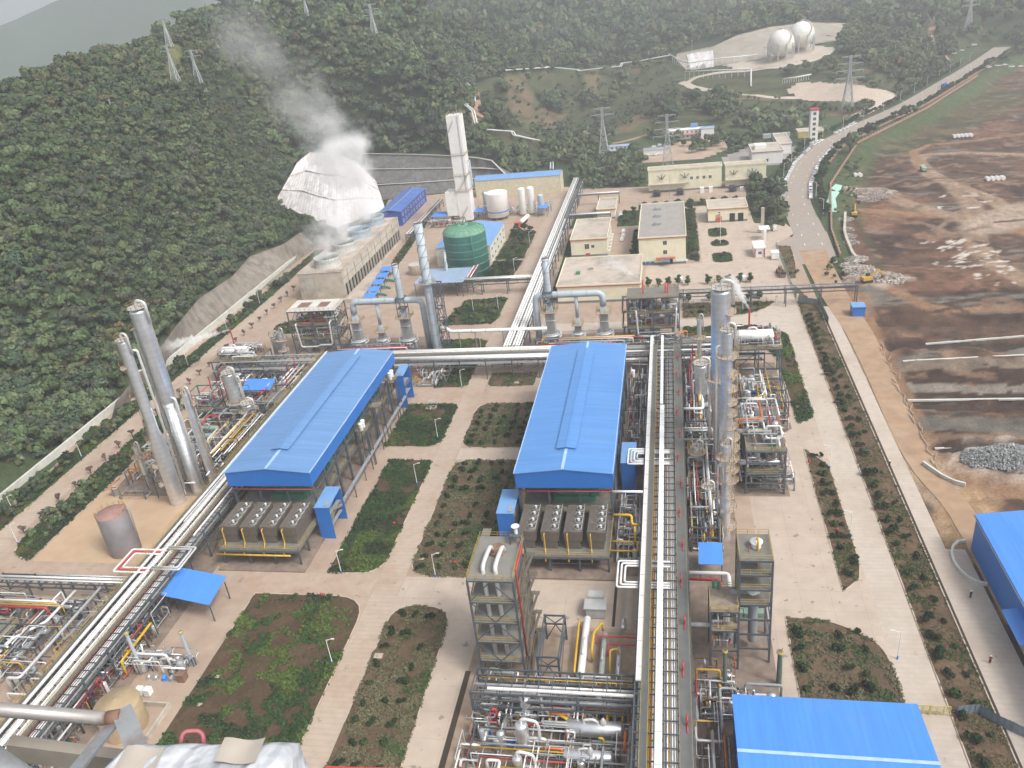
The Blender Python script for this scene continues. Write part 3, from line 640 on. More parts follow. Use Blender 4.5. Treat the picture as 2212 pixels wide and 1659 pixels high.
B['V'] = bed([(3,285),(20,285.5),(27,287.5),(33,292),(37,298),(3,299.5)], 'dry', [0,1,2,2,1,0], 2, seed=19)
B['W'] = bed([(-160,297),(-145,297),(-138,290),(-145,283),(-160,283),(-164,290)], 'green', 4, 1.6, seed=20)
for i, (cx, cy_, rx, ry) in enumerate(((20.6,388.5,4.3,7),(20.8,371.5,4,4.2),(20.8,351.5,4.2,6.5))):
    B['o%d'%i] = bed([(cx-rx,cy_-ry),(cx+rx,cy_-ry),(cx+rx,cy_+ry),(cx-rx,cy_+ry)], 'lawn', rx*.8, 2, seed=21+i)
bed([(5.5,352),(11,347),(11.6,433),(5.5,433)], 'green', 1, 1.4, seed=30); bed([(-19,352),(-16,352),(-16,398),(-19,398)], 'green', 1, 1.6, seed=31)
bed([(-50,309),(-47,309),(-47,400),(-51,400)], 'lawn', 0, 1.2, seed=32); bed([(-28,407),(-17,407),(-17,436),(-28,436)], 'lawn', 1, 1.2, seed=33); bed([(-52,408),(-41,408),(-41,436),(-52,436)], 'lawn', 1, 1.2, seed=34)
bed([(44.6,322),(47.5,322),(49.5,340),(50.5,362),(44.6,365)], 'strip', 0, 1.4, kerb=False, seed=35)
bed([(38.6,400),(46,399),(51.5,392),(54,404),(54,432),(58,468),(40,468),(38,436)], 'lawn', 1, 1.4, kerb=False, seed=36)
bed([(-18,436.5),(38,436.5),(38,446),(-18,446)], 'lawn', 0, 1.2, seed=37)
bed([(-136,362),(-131,362),(-136,438),(-140,438)], 'green', 0, 1.2, seed=38)
# darker mottled ground under the process units
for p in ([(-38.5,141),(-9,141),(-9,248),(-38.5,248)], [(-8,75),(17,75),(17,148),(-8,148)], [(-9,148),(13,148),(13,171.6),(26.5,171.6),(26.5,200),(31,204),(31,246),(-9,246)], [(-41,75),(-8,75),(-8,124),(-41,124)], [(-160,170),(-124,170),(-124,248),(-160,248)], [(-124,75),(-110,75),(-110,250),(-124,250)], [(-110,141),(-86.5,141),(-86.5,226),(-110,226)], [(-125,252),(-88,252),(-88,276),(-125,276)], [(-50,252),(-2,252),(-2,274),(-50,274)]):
    sheet('dark_floor', p, M_floor if p[0][0] not in (-41,) else mat('tan_mottled_floor', (.33,.25,.185), .9, var=.15, dirt=(.2,.14,.1), dscale=.12, damt=.6), .016)
# public road with its markings
ROADL = [(40,300),(54.3,383.5),(54.8,431.6),(59.6,468.8),(73.3,528.2),(93.9,584.6),(109.9,610.6),(205.2,751.2),(307.7,936.1)]
ROADC = [(59.6,346),(60.2,362),(61,383),(62,431),(67,466),(79,515),(96,561),(116,594),(135,624),(175,682),(230,777),(282,869),(330,960)]
rd = ribbon('public_road', ROADC, [14,15.5], M_asph, .03, step=5)
sheet('junction', [(44.6,366),(53,376),(56,386),(60,395),(68.5,380),(67,350),(66,338),(51,338),(51,364)], M_asph, .02)
mk = MB()
Q = rd[1]
for i in range(0, len(Q)-1, 3):
    for off in (-3.6, 3.6):
        d = (Q[i+1]-Q[i]).normalized(); n_ = Vector((-d.y, d.x)); a = Q[i]+n_*off; b = a+d*3; mk.quad((a.x-n_.x*.12,a.y-n_.y*.12,.036),(b.x-n_.x*.12,b.y-n_.y*.12,.036),(b.x+n_.x*.12,b.y+n_.y*.12,.036),(a.x+n_.x*.12,a.y+n_.y*.12,.036))
struct('road_marking', mk, M_white)
ribbon('footway', [(x+10.5, y-5) for x, y in ROADC[4:-1]], 2.6, mat('red_brown_paving', (.36,.20,.13), .9, var=.15), .04)
# valley roads
for pts, w in (([(1482,182),(1500,170),(1560,158),(1640,150),(1700,143),(1770,125),(1797,106)],7), ([(1472,178),(1500,190),(1600,205),(1680,213),(1740,212)],7), ([(1740,212),(1800,190),(1860,196),(1930,206),(1890,232),(1850,252)],9), ([(1185,330),(1250,322),(1340,308),(1400,292),(1440,285)],4), ([(2062,0),(2040,30),(2012,62),(2010,85),(2030,110),(2045,130)],7), ([(1025,200),(1035,225),(1030,250),(1045,275)],9)):
    ribbon('track', [tuple(GT(*p)[:2]) for p in pts], w, mat('pale_track', (.50,.43,.36), .9, var=.12) if w in (7,9) and pts[0][0] not in (2062,1025) else mat('red_earth_track', (.36,.22,.15), .95, var=.2), terr=True)
def drape(name, poly, m, lift=.3, cs=4):
    P = np.array([p[:2] for p in poly]); X, Y = np.meshgrid(np.arange(P[:,0].min()-cs, P[:,0].max()+cs, cs), np.arange(P[:,1].min()-cs, P[:,1].max()+cs, cs), indexing='ij')
    k = inpoly(X.ravel(), Y.ravel(), poly); fq = grid_faces(*X.shape); fq = fq[k[fq].any(1)]; u = np.unique(fq); ix = -np.ones(X.size, int); ix[u] = np.arange(len(u))
    V = np.stack([X.ravel(), Y.ravel(), hz(X.ravel(), Y.ravel())+lift], 1)[u]; o = bigmesh(name, V, ix[fq], m, smooth=True); return props(o, kind='structure')
drape('gravel_yard', [tuple(GT(*p)[:2]) for p in ((1700,196),(1740,181),(1800,185),(1880,197),(1935,206),(1900,228),(1840,222),(1740,216))], M_pad, .5)
drape('sphere_platform', [tuple(GT(*p)[:2]) for p in ((1600,152),(1690,142),(1775,122),(1797,106),(1740,96),(1650,112),(1560,140))], mat('pale_platform', (.44,.38,.31), .9, var=.12, scale=.1), .4)
drape('site_yard', [tuple(GT(*p)[:2]) for p in ((1390,330),(1480,308),(1560,300),(1570,322),(1500,345),(1400,352))], mat('reddish_yard', (.42,.31,.23), .95, var=.2, scale=.1), .06)
drape('grey_yard', [tuple(GT(*p)[:2]) for p in ((1560,345),(1620,318),(1720,318),(1700,352),(1600,362))], mat('grey_yard_gravel', (.30,.28,.26), .95, var=.15, scale=.2), .06)
# ================================================================ COMPRESSOR HALLS
def hall(x0, x1, y0, y1, label, side):
    M_blue = globals()['M_blue'] if side == 'left' else M_blue2
    t = thing('compressor_hall', label, 'industrial hall', ((x0+x1)/2, (y0+y1)/2, 0), 'twin blue roofed compressor halls')
    xc = (x0+x1)/2; ze, zr = 18.0, 19.15
    rf = MB()
    rf.slab((x0-.2,y0-.2,ze),(xc,y0-.2,zr),(xc,y1+.2,zr),(x0-.2,y1+.2,ze),.15); rf.slab((xc,y0-.2,zr),(x1+.2,y0-.2,ze),(x1+.2,y1+.2,ze),(xc,y1+.2,zr),.15)
    r = part('roof', rf, M_blue, t)
    rc = MB(); rc.bar((xc,y0,zr+.03),(xc,y1,zr+.03),.7,.06)
    for xx in (x0-.2, x1+.2): rc.bar((xx,y0,ze-.02),(xx,y1,ze-.02),.22,.22)
    part('ridge_cap', rc, mat('pale_blue_flashing', (.38,.55,.8), .5), r)
    v = MB(); vy0, vy1 = y0+8.5, y1-5.5
    v.slab((xc-2.4,vy0,zr+.28),(xc,vy0,zr+.62),(xc,vy1,zr+.62),(xc-2.4,vy1,zr+.28),.08); v.slab((xc,vy0,zr+.62),(xc+2.4,vy0,zr+.28),(xc+2.4,vy1,zr+.28),(xc,vy1,zr+.62),.08)
    v.box(xc-1.7,xc+1.7,vy0+.3,vy1-.3,zr-.3,zr+.26); v.bar((xc,vy0,zr+.66),(xc,vy1,zr+.66),.5,.05); part('ridge_vent', v, M_blue, r)
    fa = MB(); zb = 14.0
    fa.add([(x0,y0,zb),(x1,y0,zb),(x1,y0,ze-.15),(xc,y0,zr-.15),(x0,y0,ze-.15)], [(0,1,2,3,4)]); part('gable', fa, M_bluew, t); fa = MB(); fa.add([(x0,y1,zb),(x1,y1,zb),(x1,y1,ze-.15),(xc,y1,zr-.15),(x0,y1,ze-.15)], [(4,3,2,1,0)]); part('gable', fa, M_bluew, t)
    for xx, zb2 in ((x0, 13.5), (x1, 14.2)): f2 = MB(); f2.box(xx-.06,xx+.06,y0,y1,zb2,ze-.1); part('side_cladding', f2, M_bluew, t)
    n = 9
    for i in range(n+1):
        yy = y0+1+(y1-y0-2)*i/n
        for xx in (x0+.5, x1-.5): c = MB(); c.bar((xx,yy,0),(xx,yy,ze-.3),.5,.7); part('column', c, M_steel, t)
    for z in (7.0,):
        d = MB(); d.box(x0+.8,x1-.8,y0+.5,y1-.5,z-.3,z); part('floor', d, M_deck, t)
    bm = MB()
    for xx in (x0+.5, x1-.5):
        for z in (6.7, 11.5): bm.bar((xx,y0+1,z),(xx,y1-1,z),.3,.4)
        for i in (1, 4, 7):
            a = y0+1+(y1-y0-2)*i/n; b = y0+1+(y1-y0-2)*(i+1)/n; bm.bar((xx,a,.2),(xx,b,6.7),.2); bm.bar((xx,b,.2),(xx,a,6.7),.2); bm.bar((xx,a,7),(xx,b,13),.2)
    for z in (6.7, 12.5): bm.bar((x0+.5,y0+1,z),(x1-.5,y0+1,z),.3,.4)
    for k in (.33, .66): bm.bar((x0+(x1-x0)*k,y0+1,0),(x0+(x1-x0)*k,y0+1,15),.4)
    part('frame', bm, M_steel, t)
    rl = MB(); rl.rail([(x0+.9,y0+.6,7),(x1-.9,y0+.6,7),(x1-.9,y1-.6,7),(x0+.9,y1-.6,7)], closed=True); part('handrail', rl, M_yelr, t)
    hr = MB(); hr.tube([(x0+.5,y0-.1,13.2),(x1,y0-.1,13.2)], .09, 6); part('fire_pipe', hr, M_red, t)
    for i in range(5):       # machines seen under the roof edge
        yy = y0+6+i*13.5; m_ = MB(); cx = xc+1.5; m_.box(cx-5,cx+5,yy-1.4,yy+1.6,7.01,8.3); m_.capsule((cx-3.6,yy,9.2),(cx+3.4,yy,9.2),1.1,12); m_.box(cx+4,cx+6,yy-1,yy+1,8.3,10.2); m_.cyl((cx-1,yy+2.6),.5,7.01,11)
        solo('compressor', m_, M_green, f'{ordn(i)} green compressor from the near end inside the {side} blue roofed hall', 'compressor', group='compressors under the blue roofs')
    return t
hall(-110.0,-87.7,154.6,224.2,'long blue roofed open-sided hall beside the green shrub beds, nearer the hill','left')
hall(-36.9,-14.6,154.4,224.0,'long blue roofed hall between the brown shrub bed and the straight pipe rack','right')
def cooler_bank(x0, label, sfx, yel_below):
    y0, y1, x1, zd = 141.5, 155.0, x0+20.6, 4.7
    t = thing('cooler_platform', f'raised steel platform carrying {sfx} four cooler boxes', 'platform', ((x0+x1)/2,(y0+y1)/2,0), 'cooler platforms in front of the halls')
    d = MB(); d.box(x0,x1,y0,y1,zd-.35,zd); part('deck', d, M_deck, t)
    for xx in (x0+.4, (x0+x1)/2-3, (x0+x1)/2+3.6, x1-.4):
        for yy in (y0+.4, y0+5.5): l = MB(); l.bar((xx,yy,0),(xx,yy,zd-.3),.38); part('leg', l, M_steel, t)
    b = MB(); b.bar((x0,y0,zd-.45),(x1,y0,zd-.45),.3,.5); b.bar((x1-.2,y0,zd-.45),(x1-.2,y1,zd-.45),.3,.5)
    b.bar((x0+.4,y0+.4,.2),(x0+5,y0+.4,zd-.5),.16); b.bar((x1-5,y0+5.5,.2),(x1-.4,y0+5.5,zd-.5),.16); b.bar((x0+7.3,y0+.4,2.5),(x1-.4,y0+.4,2.5),.12); part('beam', b, M_steel, t)
    rl = MB(); rl.rail([(x0,y0+8,zd),(x0,y0+.1,zd),(x1,y0+.1,zd),(x1,y1,zd)]); part('handrail', rl, M_yelr, t)
    if yel_below: p = MB(); p.tube([(x0-1,y0-.3,zd-1.3),(x1-2.2,y0-.3,zd-1.3)], .22, 8); part('pipe', p, M_yel, t)
    pl = MB(); pl.box(x0-.3,x1+1.4,y0-2.2,y0+14,.0,.35); struct('plinth', pl, M_floor)
    for i in range(4):
        bx = x0+.3+i*5.15; w = 3.9; by0, by1 = y0+2.6, y0+12.4; h = zd+4.9
        c = thing('cooler', f'{ordn(i)} fan cooler box from the left on the {sfx} platform', 'cooler', (bx+w/2,(by0+by1)/2,zd), 'fan cooler boxes in front of the halls')
        m = MB(); m.box(bx+.15,bx+w-.45,by0+.1,by1,zd,zd+3.2)
        m.add([(bx,by0,zd+2.2),(bx+w,by0,zd+2.2),(bx+w,by1+.1,zd+2.2),(bx,by1+.1,zd+2.2),(bx-.1,by0-.1,h-.1),(bx+w+.05,by0-.1,h-.1),(bx+w+.05,by1+.2,h-.1),(bx-.1,by1+.2,h-.1)],[(0,1,5,4),(1,2,6,5),(2,3,7,6),(3,0,4,7),(4,5,6,7)])
        for k in range(7): m.bar((bx+w+.03,by0+k*1.4,zd+2.2),(bx+w+.08,by0+k*1.4,h-.1),.07)
        m.bar((bx-.05,by0-.05,zd+2.3),(bx+w,by0-.05,zd+2.3),.06)
        for k in (.33,.66): m.bar((bx+w*k,by0-.03,zd+.2),(bx+w*k,by0-.12,h-.15),.04)
        part('casing', m, mat('galvanised_brown_casing', (.17,.15,.125), .6, metal=.25, var=.15, dirt=(.16,.11,.07), dscale=.4, damt=.6), c)
        g = MB()
        for k in range(7): g.bar((bx+.12+k*.27,by0,h+.03),(bx+.12+k*.27,by1,h+.03),.12,.1)
        for k in range(4): g.bar((bx,by0+k*3.2,h+.01),(bx+2.0,by0+k*3.2,h+.01),.12)
        part('coil', g, mat('dull_coil', (.24,.21,.18), .6, metal=.3), c)
        for k in range(4):
            cx, cy_ = bx+2.95, by0+1.4+k*2.35; fr = MB(); fr.lathe((cx,cy_,h-.1), [(.95,0),(.95,.32),(.86,.32),(.86,0)], 18); fr.lathe((cx,cy_,h-.02), [(.95,.33),(.86,.34)], 18, False)
            fw = MB(); fw.lathe((cx,cy_,h+.02), [(.86,0),(.001,0)], 18, False); fo = part('fan_ring', fr, mat('grey_fan_ring', (.26,.25,.23), .6), c)
            part('fan_well', fw, M_dark, fo); bl = MB()
            for q in range(6): a = q*math.pi/3+k; bl.bar((cx,cy_,h+.12),(cx+.8*math.cos(a),cy_+.8*math.sin(a),h+.12),.2,.05)
            part('blades', bl, mat('grey_fan_blade', (.16,.16,.15), .6), fo); mo = MB(); mo.cyl((cx,cy_),.26,h+.1,h+.75,8); part('motor', mo, mat('white_motor', (.75,.75,.73), .5), fo)
        rr = MB(); rr.tube([(bx+3.85,by0+.3,h+.3),(bx+3.85,by1,h+.3)], .06, 5); part('cage_rail', rr, M_galv, c)
        y_ = MB(); y_.tube([(bx+.7,by0+.2,h-.5),(bx+.7,by0-.7,h-.6),(bx+.8,by0-.9,zd+1.0),(bx+.9,by0-1.5,zd+.4),(bx+1.0,y0-.4,zd-1.2)], .14, 8); part('feed_pipe', y_, M_yel, c)
    return t
cooler_bank(-108.6, '', 'left hall', True); cooler_bank(-35.6, '', 'right hall', False)
def stair_block(x0, x1, y0, y1, h, mirror, label):
    t = thing('stair_enclosure', label, 'stair enclosure', ((x0+x1)/2,(y0+y1)/2,0), 'blue stair enclosures beside the halls')
    r = MB(); r.slab((x0-.1,y0-.1,h),(x1+.1,y0-.1,h),(x1+.1,y1,h+.5),(x0-.1,y1,h+.5)); part('roof', r, M_bluer, t)
    for q in (y0, y1-.12): w = MB(); w.box(x0,x1,q,q+.12,0,h-.12); part('wall', w, M_bluew, t)
    w = MB(); w.box(x0,x0+.1,y0+.13,y1-.13,0 if mirror else h*.5,h-.12) ; part('side_wall', w, M_bluew, t)
    s = MB(); 
    for k in range(3): z = k*h/3; s.bar((x0+1,y0+.4,z+.1),(x0+1,y1-.6,z+h/3),.9,.12); s.bar((x1-1,y1-.6,z+h/3),(x1-1,y0+.4,z+h/3+.2),.9,.1)
    part('stairs', s, M_steell, t)
    k = MB(); k.rail([(x1-.4,y0+.4,h*.55),(x1-.4,y1-.6,h*.55)]); part('handrail', k, M_yelr, t)
stair_block(-87.4,-83.6,152.3,160.6,9.4,False,'blue stair enclosure beside the green shrub bed at the left hall corner')
stair_block(-41.4,-37.4,150.5,159.5,9.6,True,'blue stair enclosure at the near left corner of the right hall')
stair_block(-87.0,-84.2,219.5,226.5,11.5,False,'blue stair enclosure at the far end of the left hall')
stair_block(-13.9,-10.4,172,181,9.5,True,'blue stair enclosure between the right hall and the pipe rack')
def silencer_platform(x, y, z, n, label, side=1):
    t = thing('silencer_platform', label, 'platform', (x,y,0), 'small platforms with vent silencers beside the halls')
    d = MB(); d.box(x-1.4,x+1.6,y-1.6,y+1.6,z-.15,z); part('deck', d, M_deck, t)
    for dx, dy in ((1.4,-1.4),(1.4,1.4),(-1.2,-1.4),(-1.2,1.4)): l = MB(); l.bar((x+dx,y+dy,0),(x+dx,y+dy,z),.22); part('leg', l, M_steel, t)
    r = MB(); r.rail([(x-1.4,y-1.6,z),(x+1.6,y-1.6,z),(x+1.6,y+1.6,z)]); part('handrail', r, M_yelr, t)
    for k in range(n): v = MB(); yy = y-.8+k*1.7; v.cyl((x+.1,yy),.52,z,z+1.9,12); v.cyl((x+.1,yy),.68,z+2.0,z+2.2,12,.55); v.cyl((x+.1,yy),.2,z+1.9,z+2.05,8); part('silencer', v, M_white, t)
for x, y, z, n, l in ((-85.6,213,14,2,'pair of white vent silencers on a platform by the far part of the left hall'),(-85.4,197,13.5,0,'empty grating platform halfway along the left hall side'),(-85.6,185,12.5,2,'pair of white vent silencers on a platform mid way along the left hall side'),
        (-38.6,218,9,1,'vent silencer platform at the far left side of the right hall'),(-38.4,209,8.5,0,'small grey platform on the left side of the right hall'),(-38.4,197,8.5,1,'vent silencer platform near the middle left side of the right hall'),(-12.6,219,10,1,'vent silencer platform between the right hall and the rack at the far end')):
    silencer_platform(x, y, z, n, l)
# long inclined cable trough along the left hall
mb = MB(); mb.bar((-84.4,160,4.5),(-84.4,219,4.5),.7,.5); mb.bar((-84.4,160,4.5),(-86.5,156,5.5),.7,.5)
ct = thing('cable_trough', 'long grey cable trough on posts along the right side of the left hall', 'cable trough', (-84.4,190,0)); part('trough', mb, M_steell, ct)
for yy in range(162,220,8): l = MB(); l.bar((-84.4,yy,0),(-84.4,yy,4.3),.2); part('post', l, M_steel, ct)

# ================================================================ PIPE RACKS
def rack(name, label, axis, a0, a1, s0, s1, levels, step, pipes, ducts=(), walks=(), rails=True, cross=2.0, brace=True, sub=None):
    """axis 'y': runs along y, s = x extent; pipes: (s, z, r, material, a0, a1)"""
    P = (lambda s, a, z: (s, a, z)) if axis == 'y' else (lambda s, a, z: (a, s, z))
    mid = P((s0+s1)/2, (a0+a1)/2, 0); t = thing(name, label, 'pipe rack', mid)
    n = max(1, int(round((a1-a0)/step))); zt = max(levels)
    posts = [(a0+(a1-a0)*i/n, s) for i in range(n+1) for s in (s0, s1)]
    for a, s in posts: c = MB(); c.bar(P(s,a,0), P(s,a,zt+.15), .32); part('post', c, M_steel, t)
    b = MB()
    for z in levels:
        for s in (s0, s1): b.bar(P(s,a0,z-.2), P(s,a1,z-.2), .22, .35)
    if brace:
        for i in range(0, n, 3):
            p, q = a0+(a1-a0)*i/n, a0+(a1-a0)*(i+1)/n
            for s in (s0, s1): b.bar(P(s,p,.2), P(s,q,levels[0]-.3), .14); b.bar(P(s,q,.2), P(s,p,levels[0]-.3), .14)
    part('side_beam', b, M_steel, t)
    k = 0; a = a0
    for z in levels:
        b = MB(); a = a0; stp = cross if z == zt else cross*2
        while a <= a1+.01: b.bar(P(s0,a,z-.15), P(s1,a,z-.15), .16, .22); a += stp
        part('cross_beam', b, M_steel, t)
    for s, z, r, m, p0, p1 in pipes: pb = MB(); pb.tube([P(s,p0,z), P(s,p1,z)], r, 8); part('pipe', pb, m, t)
    for s, w, z, h, m, p0, p1 in ducts:
        d = MB(); 
        if axis == 'y': d.box(s-w/2,s+w/2,p0,p1,z,z+h)
        else: d.box(p0,p1,s-w/2,s+w/2,z,z+h)
        dd = part('cable_duct', d, m, t)
        j = MB(); q = p0+3
        while q < p1: j.bar(P(s-w/2-.02,q,z+h+.01), P(s+w/2+.02,q,z+h+.01), .07, .05); q += 6
        part('joint', j, M_steell, dd)
    for s, w, z, p0, p1 in walks:
        d = MB()
        if axis == 'y': d.box(s-w/2,s+w/2,p0,p1,z-.06,z)
        else: d.box(p0,p1,s-w/2,s+w/2,z-.06,z)
        wk = part('walkway', d, M_grate, t); rl = MB(); rl.rail([P(s-w/2,p0,z),P(s-w/2,p1,z)], step=3, w=.05); rl.rail([P(s+w/2,p0,z),P(s+w/2,p1,z)], step=3, w=.05)
        part('handrail', rl, M_yelr, wk)
    return t
rr = random.Random(3)
pal = [M_pipew]*5+[M_alub]*4+[M_pipeg]*3+[M_yel,M_org,M_grn,M_steell]
def pipeset(s0, s1, zs, a0, a1, r=(.08,.2), gap=(.12,.35), skip=(), pal=pal, full=.75):
    out = []
    for z in zs:
        s = s0+.3
        while s < s1-.25:
            q = rr.uniform(*r); s += q
            if rr.random() < .88 and not any(a < s < b for a, b in skip):
                p0 = a0 if rr.random() < full else rr.uniform(a0, (a0+a1)/2); p1 = a1 if rr.random() < full else rr.uniform((a0+a1)/2, a1)
                out.append((s, z+q+.02, q, rr.choice(pal), p0, p1))
            s += q+rr.uniform(*gap)
    return out
fix = [(-5.55,9.0,.2,M_yel,76,232),(-5.15,8.9,.13,M_org,76,200),(-4.75,8.9,.1,M_grn,90,228),(-3.0,8.9,.24,M_pipeg,76,235),(-2.35,8.9,.1,M_yel,76,215),(-2.0,8.95,.2,M_pipew,76,238),(-1.5,8.95,.2,M_pipew,76,238),(-1.1,8.95,.14,M_pipew,76,238)]
rack('pipe_rack', 'straight pipe rack with white ducts and dark walkways right of the right hall', 'y', 76, 246, -8.0, 1.6, [4.6,6.7,8.7,10.4], 8, fix+[(-5.3+k*.27,9.6+.1*(k%2),.09,(M_alub,M_pipew,M_pipeg)[k%3],76,240) for k in range(0)]+pipeset(-3.0,-.7,[9.3],76,238,(.11,.17),(.08,.16),pal=[M_pipew,M_pipew,M_alub],full=.95)+pipeset(-8,1.6,[4.6,6.7],76,244,(.09,.2),(.15,.4)),
    [(-7.4,.95,10.4,.35,M_white,102,246),(-3.9,1.15,11.1,.35,M_white,82,198),(-4.1,.8,10.5,.3,M_white,200,246)], [(-6.25,1.25,10.45,76,240),(.35,2.0,10.45,76,240)], cross=2.6)
pur = mat('purple_grey_cladding', (.24,.20,.26), .5)
palL = [M_alub]*5+[M_pipew]*4+[pur,M_steell,M_pipeg,M_pipeg]
rack('pipe_rack', 'pipe rack on the left running from the lower left corner past the left hall', 'y', 74, 246, -122.6, -113.4, [4.6,6.4,8.0], 8,
    pipeset(-122,-114.4,[8.0],74,246,(.12,.24),(.2,.5),skip=((-119.2,-117.6),(-116.4,-115)),pal=palL)+pipeset(-122,-113.6,[4.6,6.4],74,246,(.09,.2),(.2,.45),pal=palL+[M_org,M_yel]),
    [(-118.4,.8,8.5,.3,M_white,74,240),(-120.6,.4,8.6,.25,M_white,74,246)], [(-115.7,.9,8.5,74,240),(-122.0,.8,8.4,74,246)], cross=2.0)
fx = [(239.2,7.6,.42,M_alub,-88,-36),(240.3,7.6,.36,M_pipew,-96,-37),(246.6,7.7,.35,M_pipew,-96,-37),(245.8,7.7,.28,M_alub,-160,-37)]
rack('pipe_rack', 'cross pipe rack behind both halls carrying bright pipes over the central road', 'x', -160, 27, 238.6, 247.4, [5.0,7.2], 9, fx+pipeset(239,247,[5.0],-160,27,(.1,.26),(.15,.4))+pipeset(241,245.5,[7.2],-160,27,(.12,.28),(.15,.4)),
    [(244.6,.7,7.6,.3,M_white,-96,-30)], [(242.6,1.1,7.7,-96,27)], cross=2.4)
rack('pipe_rack', 'bright white pipe rack running away from the cross rack beside the flat roofed buildings', 'y', 247.6, 487, -57.8, -51.8, [5.2,7.2], 10,
    [(-57.2,7.7,.4,M_pipew,248,487),(-56.3,7.7,.35,M_pipew,248,487),(-53.1,7.7,.45,M_pipew,248,400),(-52.2,7.6,.3,M_alub,248,380),(-54.4,7.5,.25,M_alub,248,487)]+pipeset(-57.5,-52,[5.2],248,487,(.12,.3),(.2,.4)),
    [(-55.3,.6,7.7,.3,M_white,248,487),(-53.9,.5,7.8,.25,M_white,248,330)], [], cross=2.0)
rack('pipe_bridge', 'thin truss pipe bridge crossing the east road to the dug ground', 'x', -9, 64.5, 292.6, 295.8, [5.6,7.2], 12.2, [(293.4,7.35,.12,M_steell,-9,64),(295.0,7.35,.1,M_pipeg,-9,64)], cross=2.2, brace=False)
rack('pipe_bridge', 'narrow pipe bridge beside the green tank leading to the white pipe rack', 'x', -91, -58, 318.5, 322, [4.8,6.4], 11, [(319,6.9,.25,M_alub,-91,-58),(320,6.9,.2,M_pipew,-91,-58),(321.4,6.8,.2,M_alub,-91,-58)], [], [], cross=2.2)
rack('pipe_bridge', 'narrow pipe bridge along the right side of the green tank', 'y', 322, 366, -87.2, -84.6, [5.2,6.6], 11, [(-86.7,6.9,.22,M_pipew,322,366),(-86,6.9,.18,M_red,322,350),(-85.2,6.9,.22,M_alub,322,366)], [], [], cross=2.2)
rack('pipe_bridge', 'green and white pipe bridge north of the small pump building', 'x', -52, -29, 452, 454, [6.0], 11, [(452.5,6.5,.35,M_pipew,-52,-29),(453.5,6.4,.25,M_alub,-52,-29)], brace=False)
rack('pipe_bridge', 'pipe bridge from the white rack to the small cream building', 'x', -52, -31, 408, 410.5, [5.8,7.0], 10, [(408.6,7.3,.3,M_pipew,-52,-31),(409.6,7.3,.2,M_alub,-52,-31)], brace=False)
rack('pipe_bridge', 'pipe rack behind the blue walled building beside the paved lane', 'y', 400, 470, -137.5, -134.6, [3.2,4.6], 9, [(-137,4.9,.2,M_alub,400,470),(-136,4.9,.25,M_pipeg,400,470),(-135.2,4.9,.2,M_pipew,400,470)], brace=False)
rack('pipe_bridge', 'low pipe bridge at the left edge near the lower left pad', 'x', -160, -124, 127.5, 130.5, [3.8,5.0], 9, [(128,5.4,.25,M_alub,-160,-124),(129,5.4,.3,M_pipew,-160,-124),(130,5.3,.2,M_alub,-150,-124)], brace=True, cross=2)
rack('pipe_bridge', 'long white pipe gallery crossing low over the lower centre between tower and rack', 'x', -37, -8.5, 100.2, 105.8, [4.4,6.0,7.6], 9.5, [(101.2,6.3,.25,M_pipew,-37,-8),(102.3,6.3,.2,M_yel,-20,-8),(103.3,6.3,.25,M_alub,-37,-8),(104.4,4.8,.3,M_alub,-37,-8),(101.6,4.8,.25,M_alub,-30,-8),(105,6.3,.1,M_yel,-36,-8)], [(101.0,.5,7.7,.3,M_white,-34,-8)], [], cross=2.4)
# expansion loops standing out of the racks
def loop(label, xa, xb, ya, yb, z, k, mats, r=.22, step=.75):
    t = thing('expansion_loop', label, 'expansion loop', ((xa+xb)/2,(ya+yb)/2,z), 'pipe expansion loops on the racks')
    for i in range(k):
        o = i*step; p = MB(); p.tube([(xa,ya+o,z),(xb+(o if xb < xa else -o),ya+o,z),(xb+(o if xb < xa else -o),yb-o,z),(xa,yb-o,z)], r, 8); part('pipe', p, mats[i % len(mats)], t)
    return t
loop('three nested white loops standing left of the rack beyond the steel tower', -2, -12.5, 126.5, 134.5, 9.6, 3, [M_pipew])
loop('nested white loops above the rack near the right hall side', -2, -12.2, 171, 178, 9.8, 4, [M_pipew,M_alub])
loop('white and red loops on the left rack beside the rusty tank', -118, -127, 128, 136, 8.6, 3, [M_pipew,M_red])
loop('bright loop on the left rack above the blue shed', -118, -110.8, 129, 137, 8.8, 2, [M_alub])
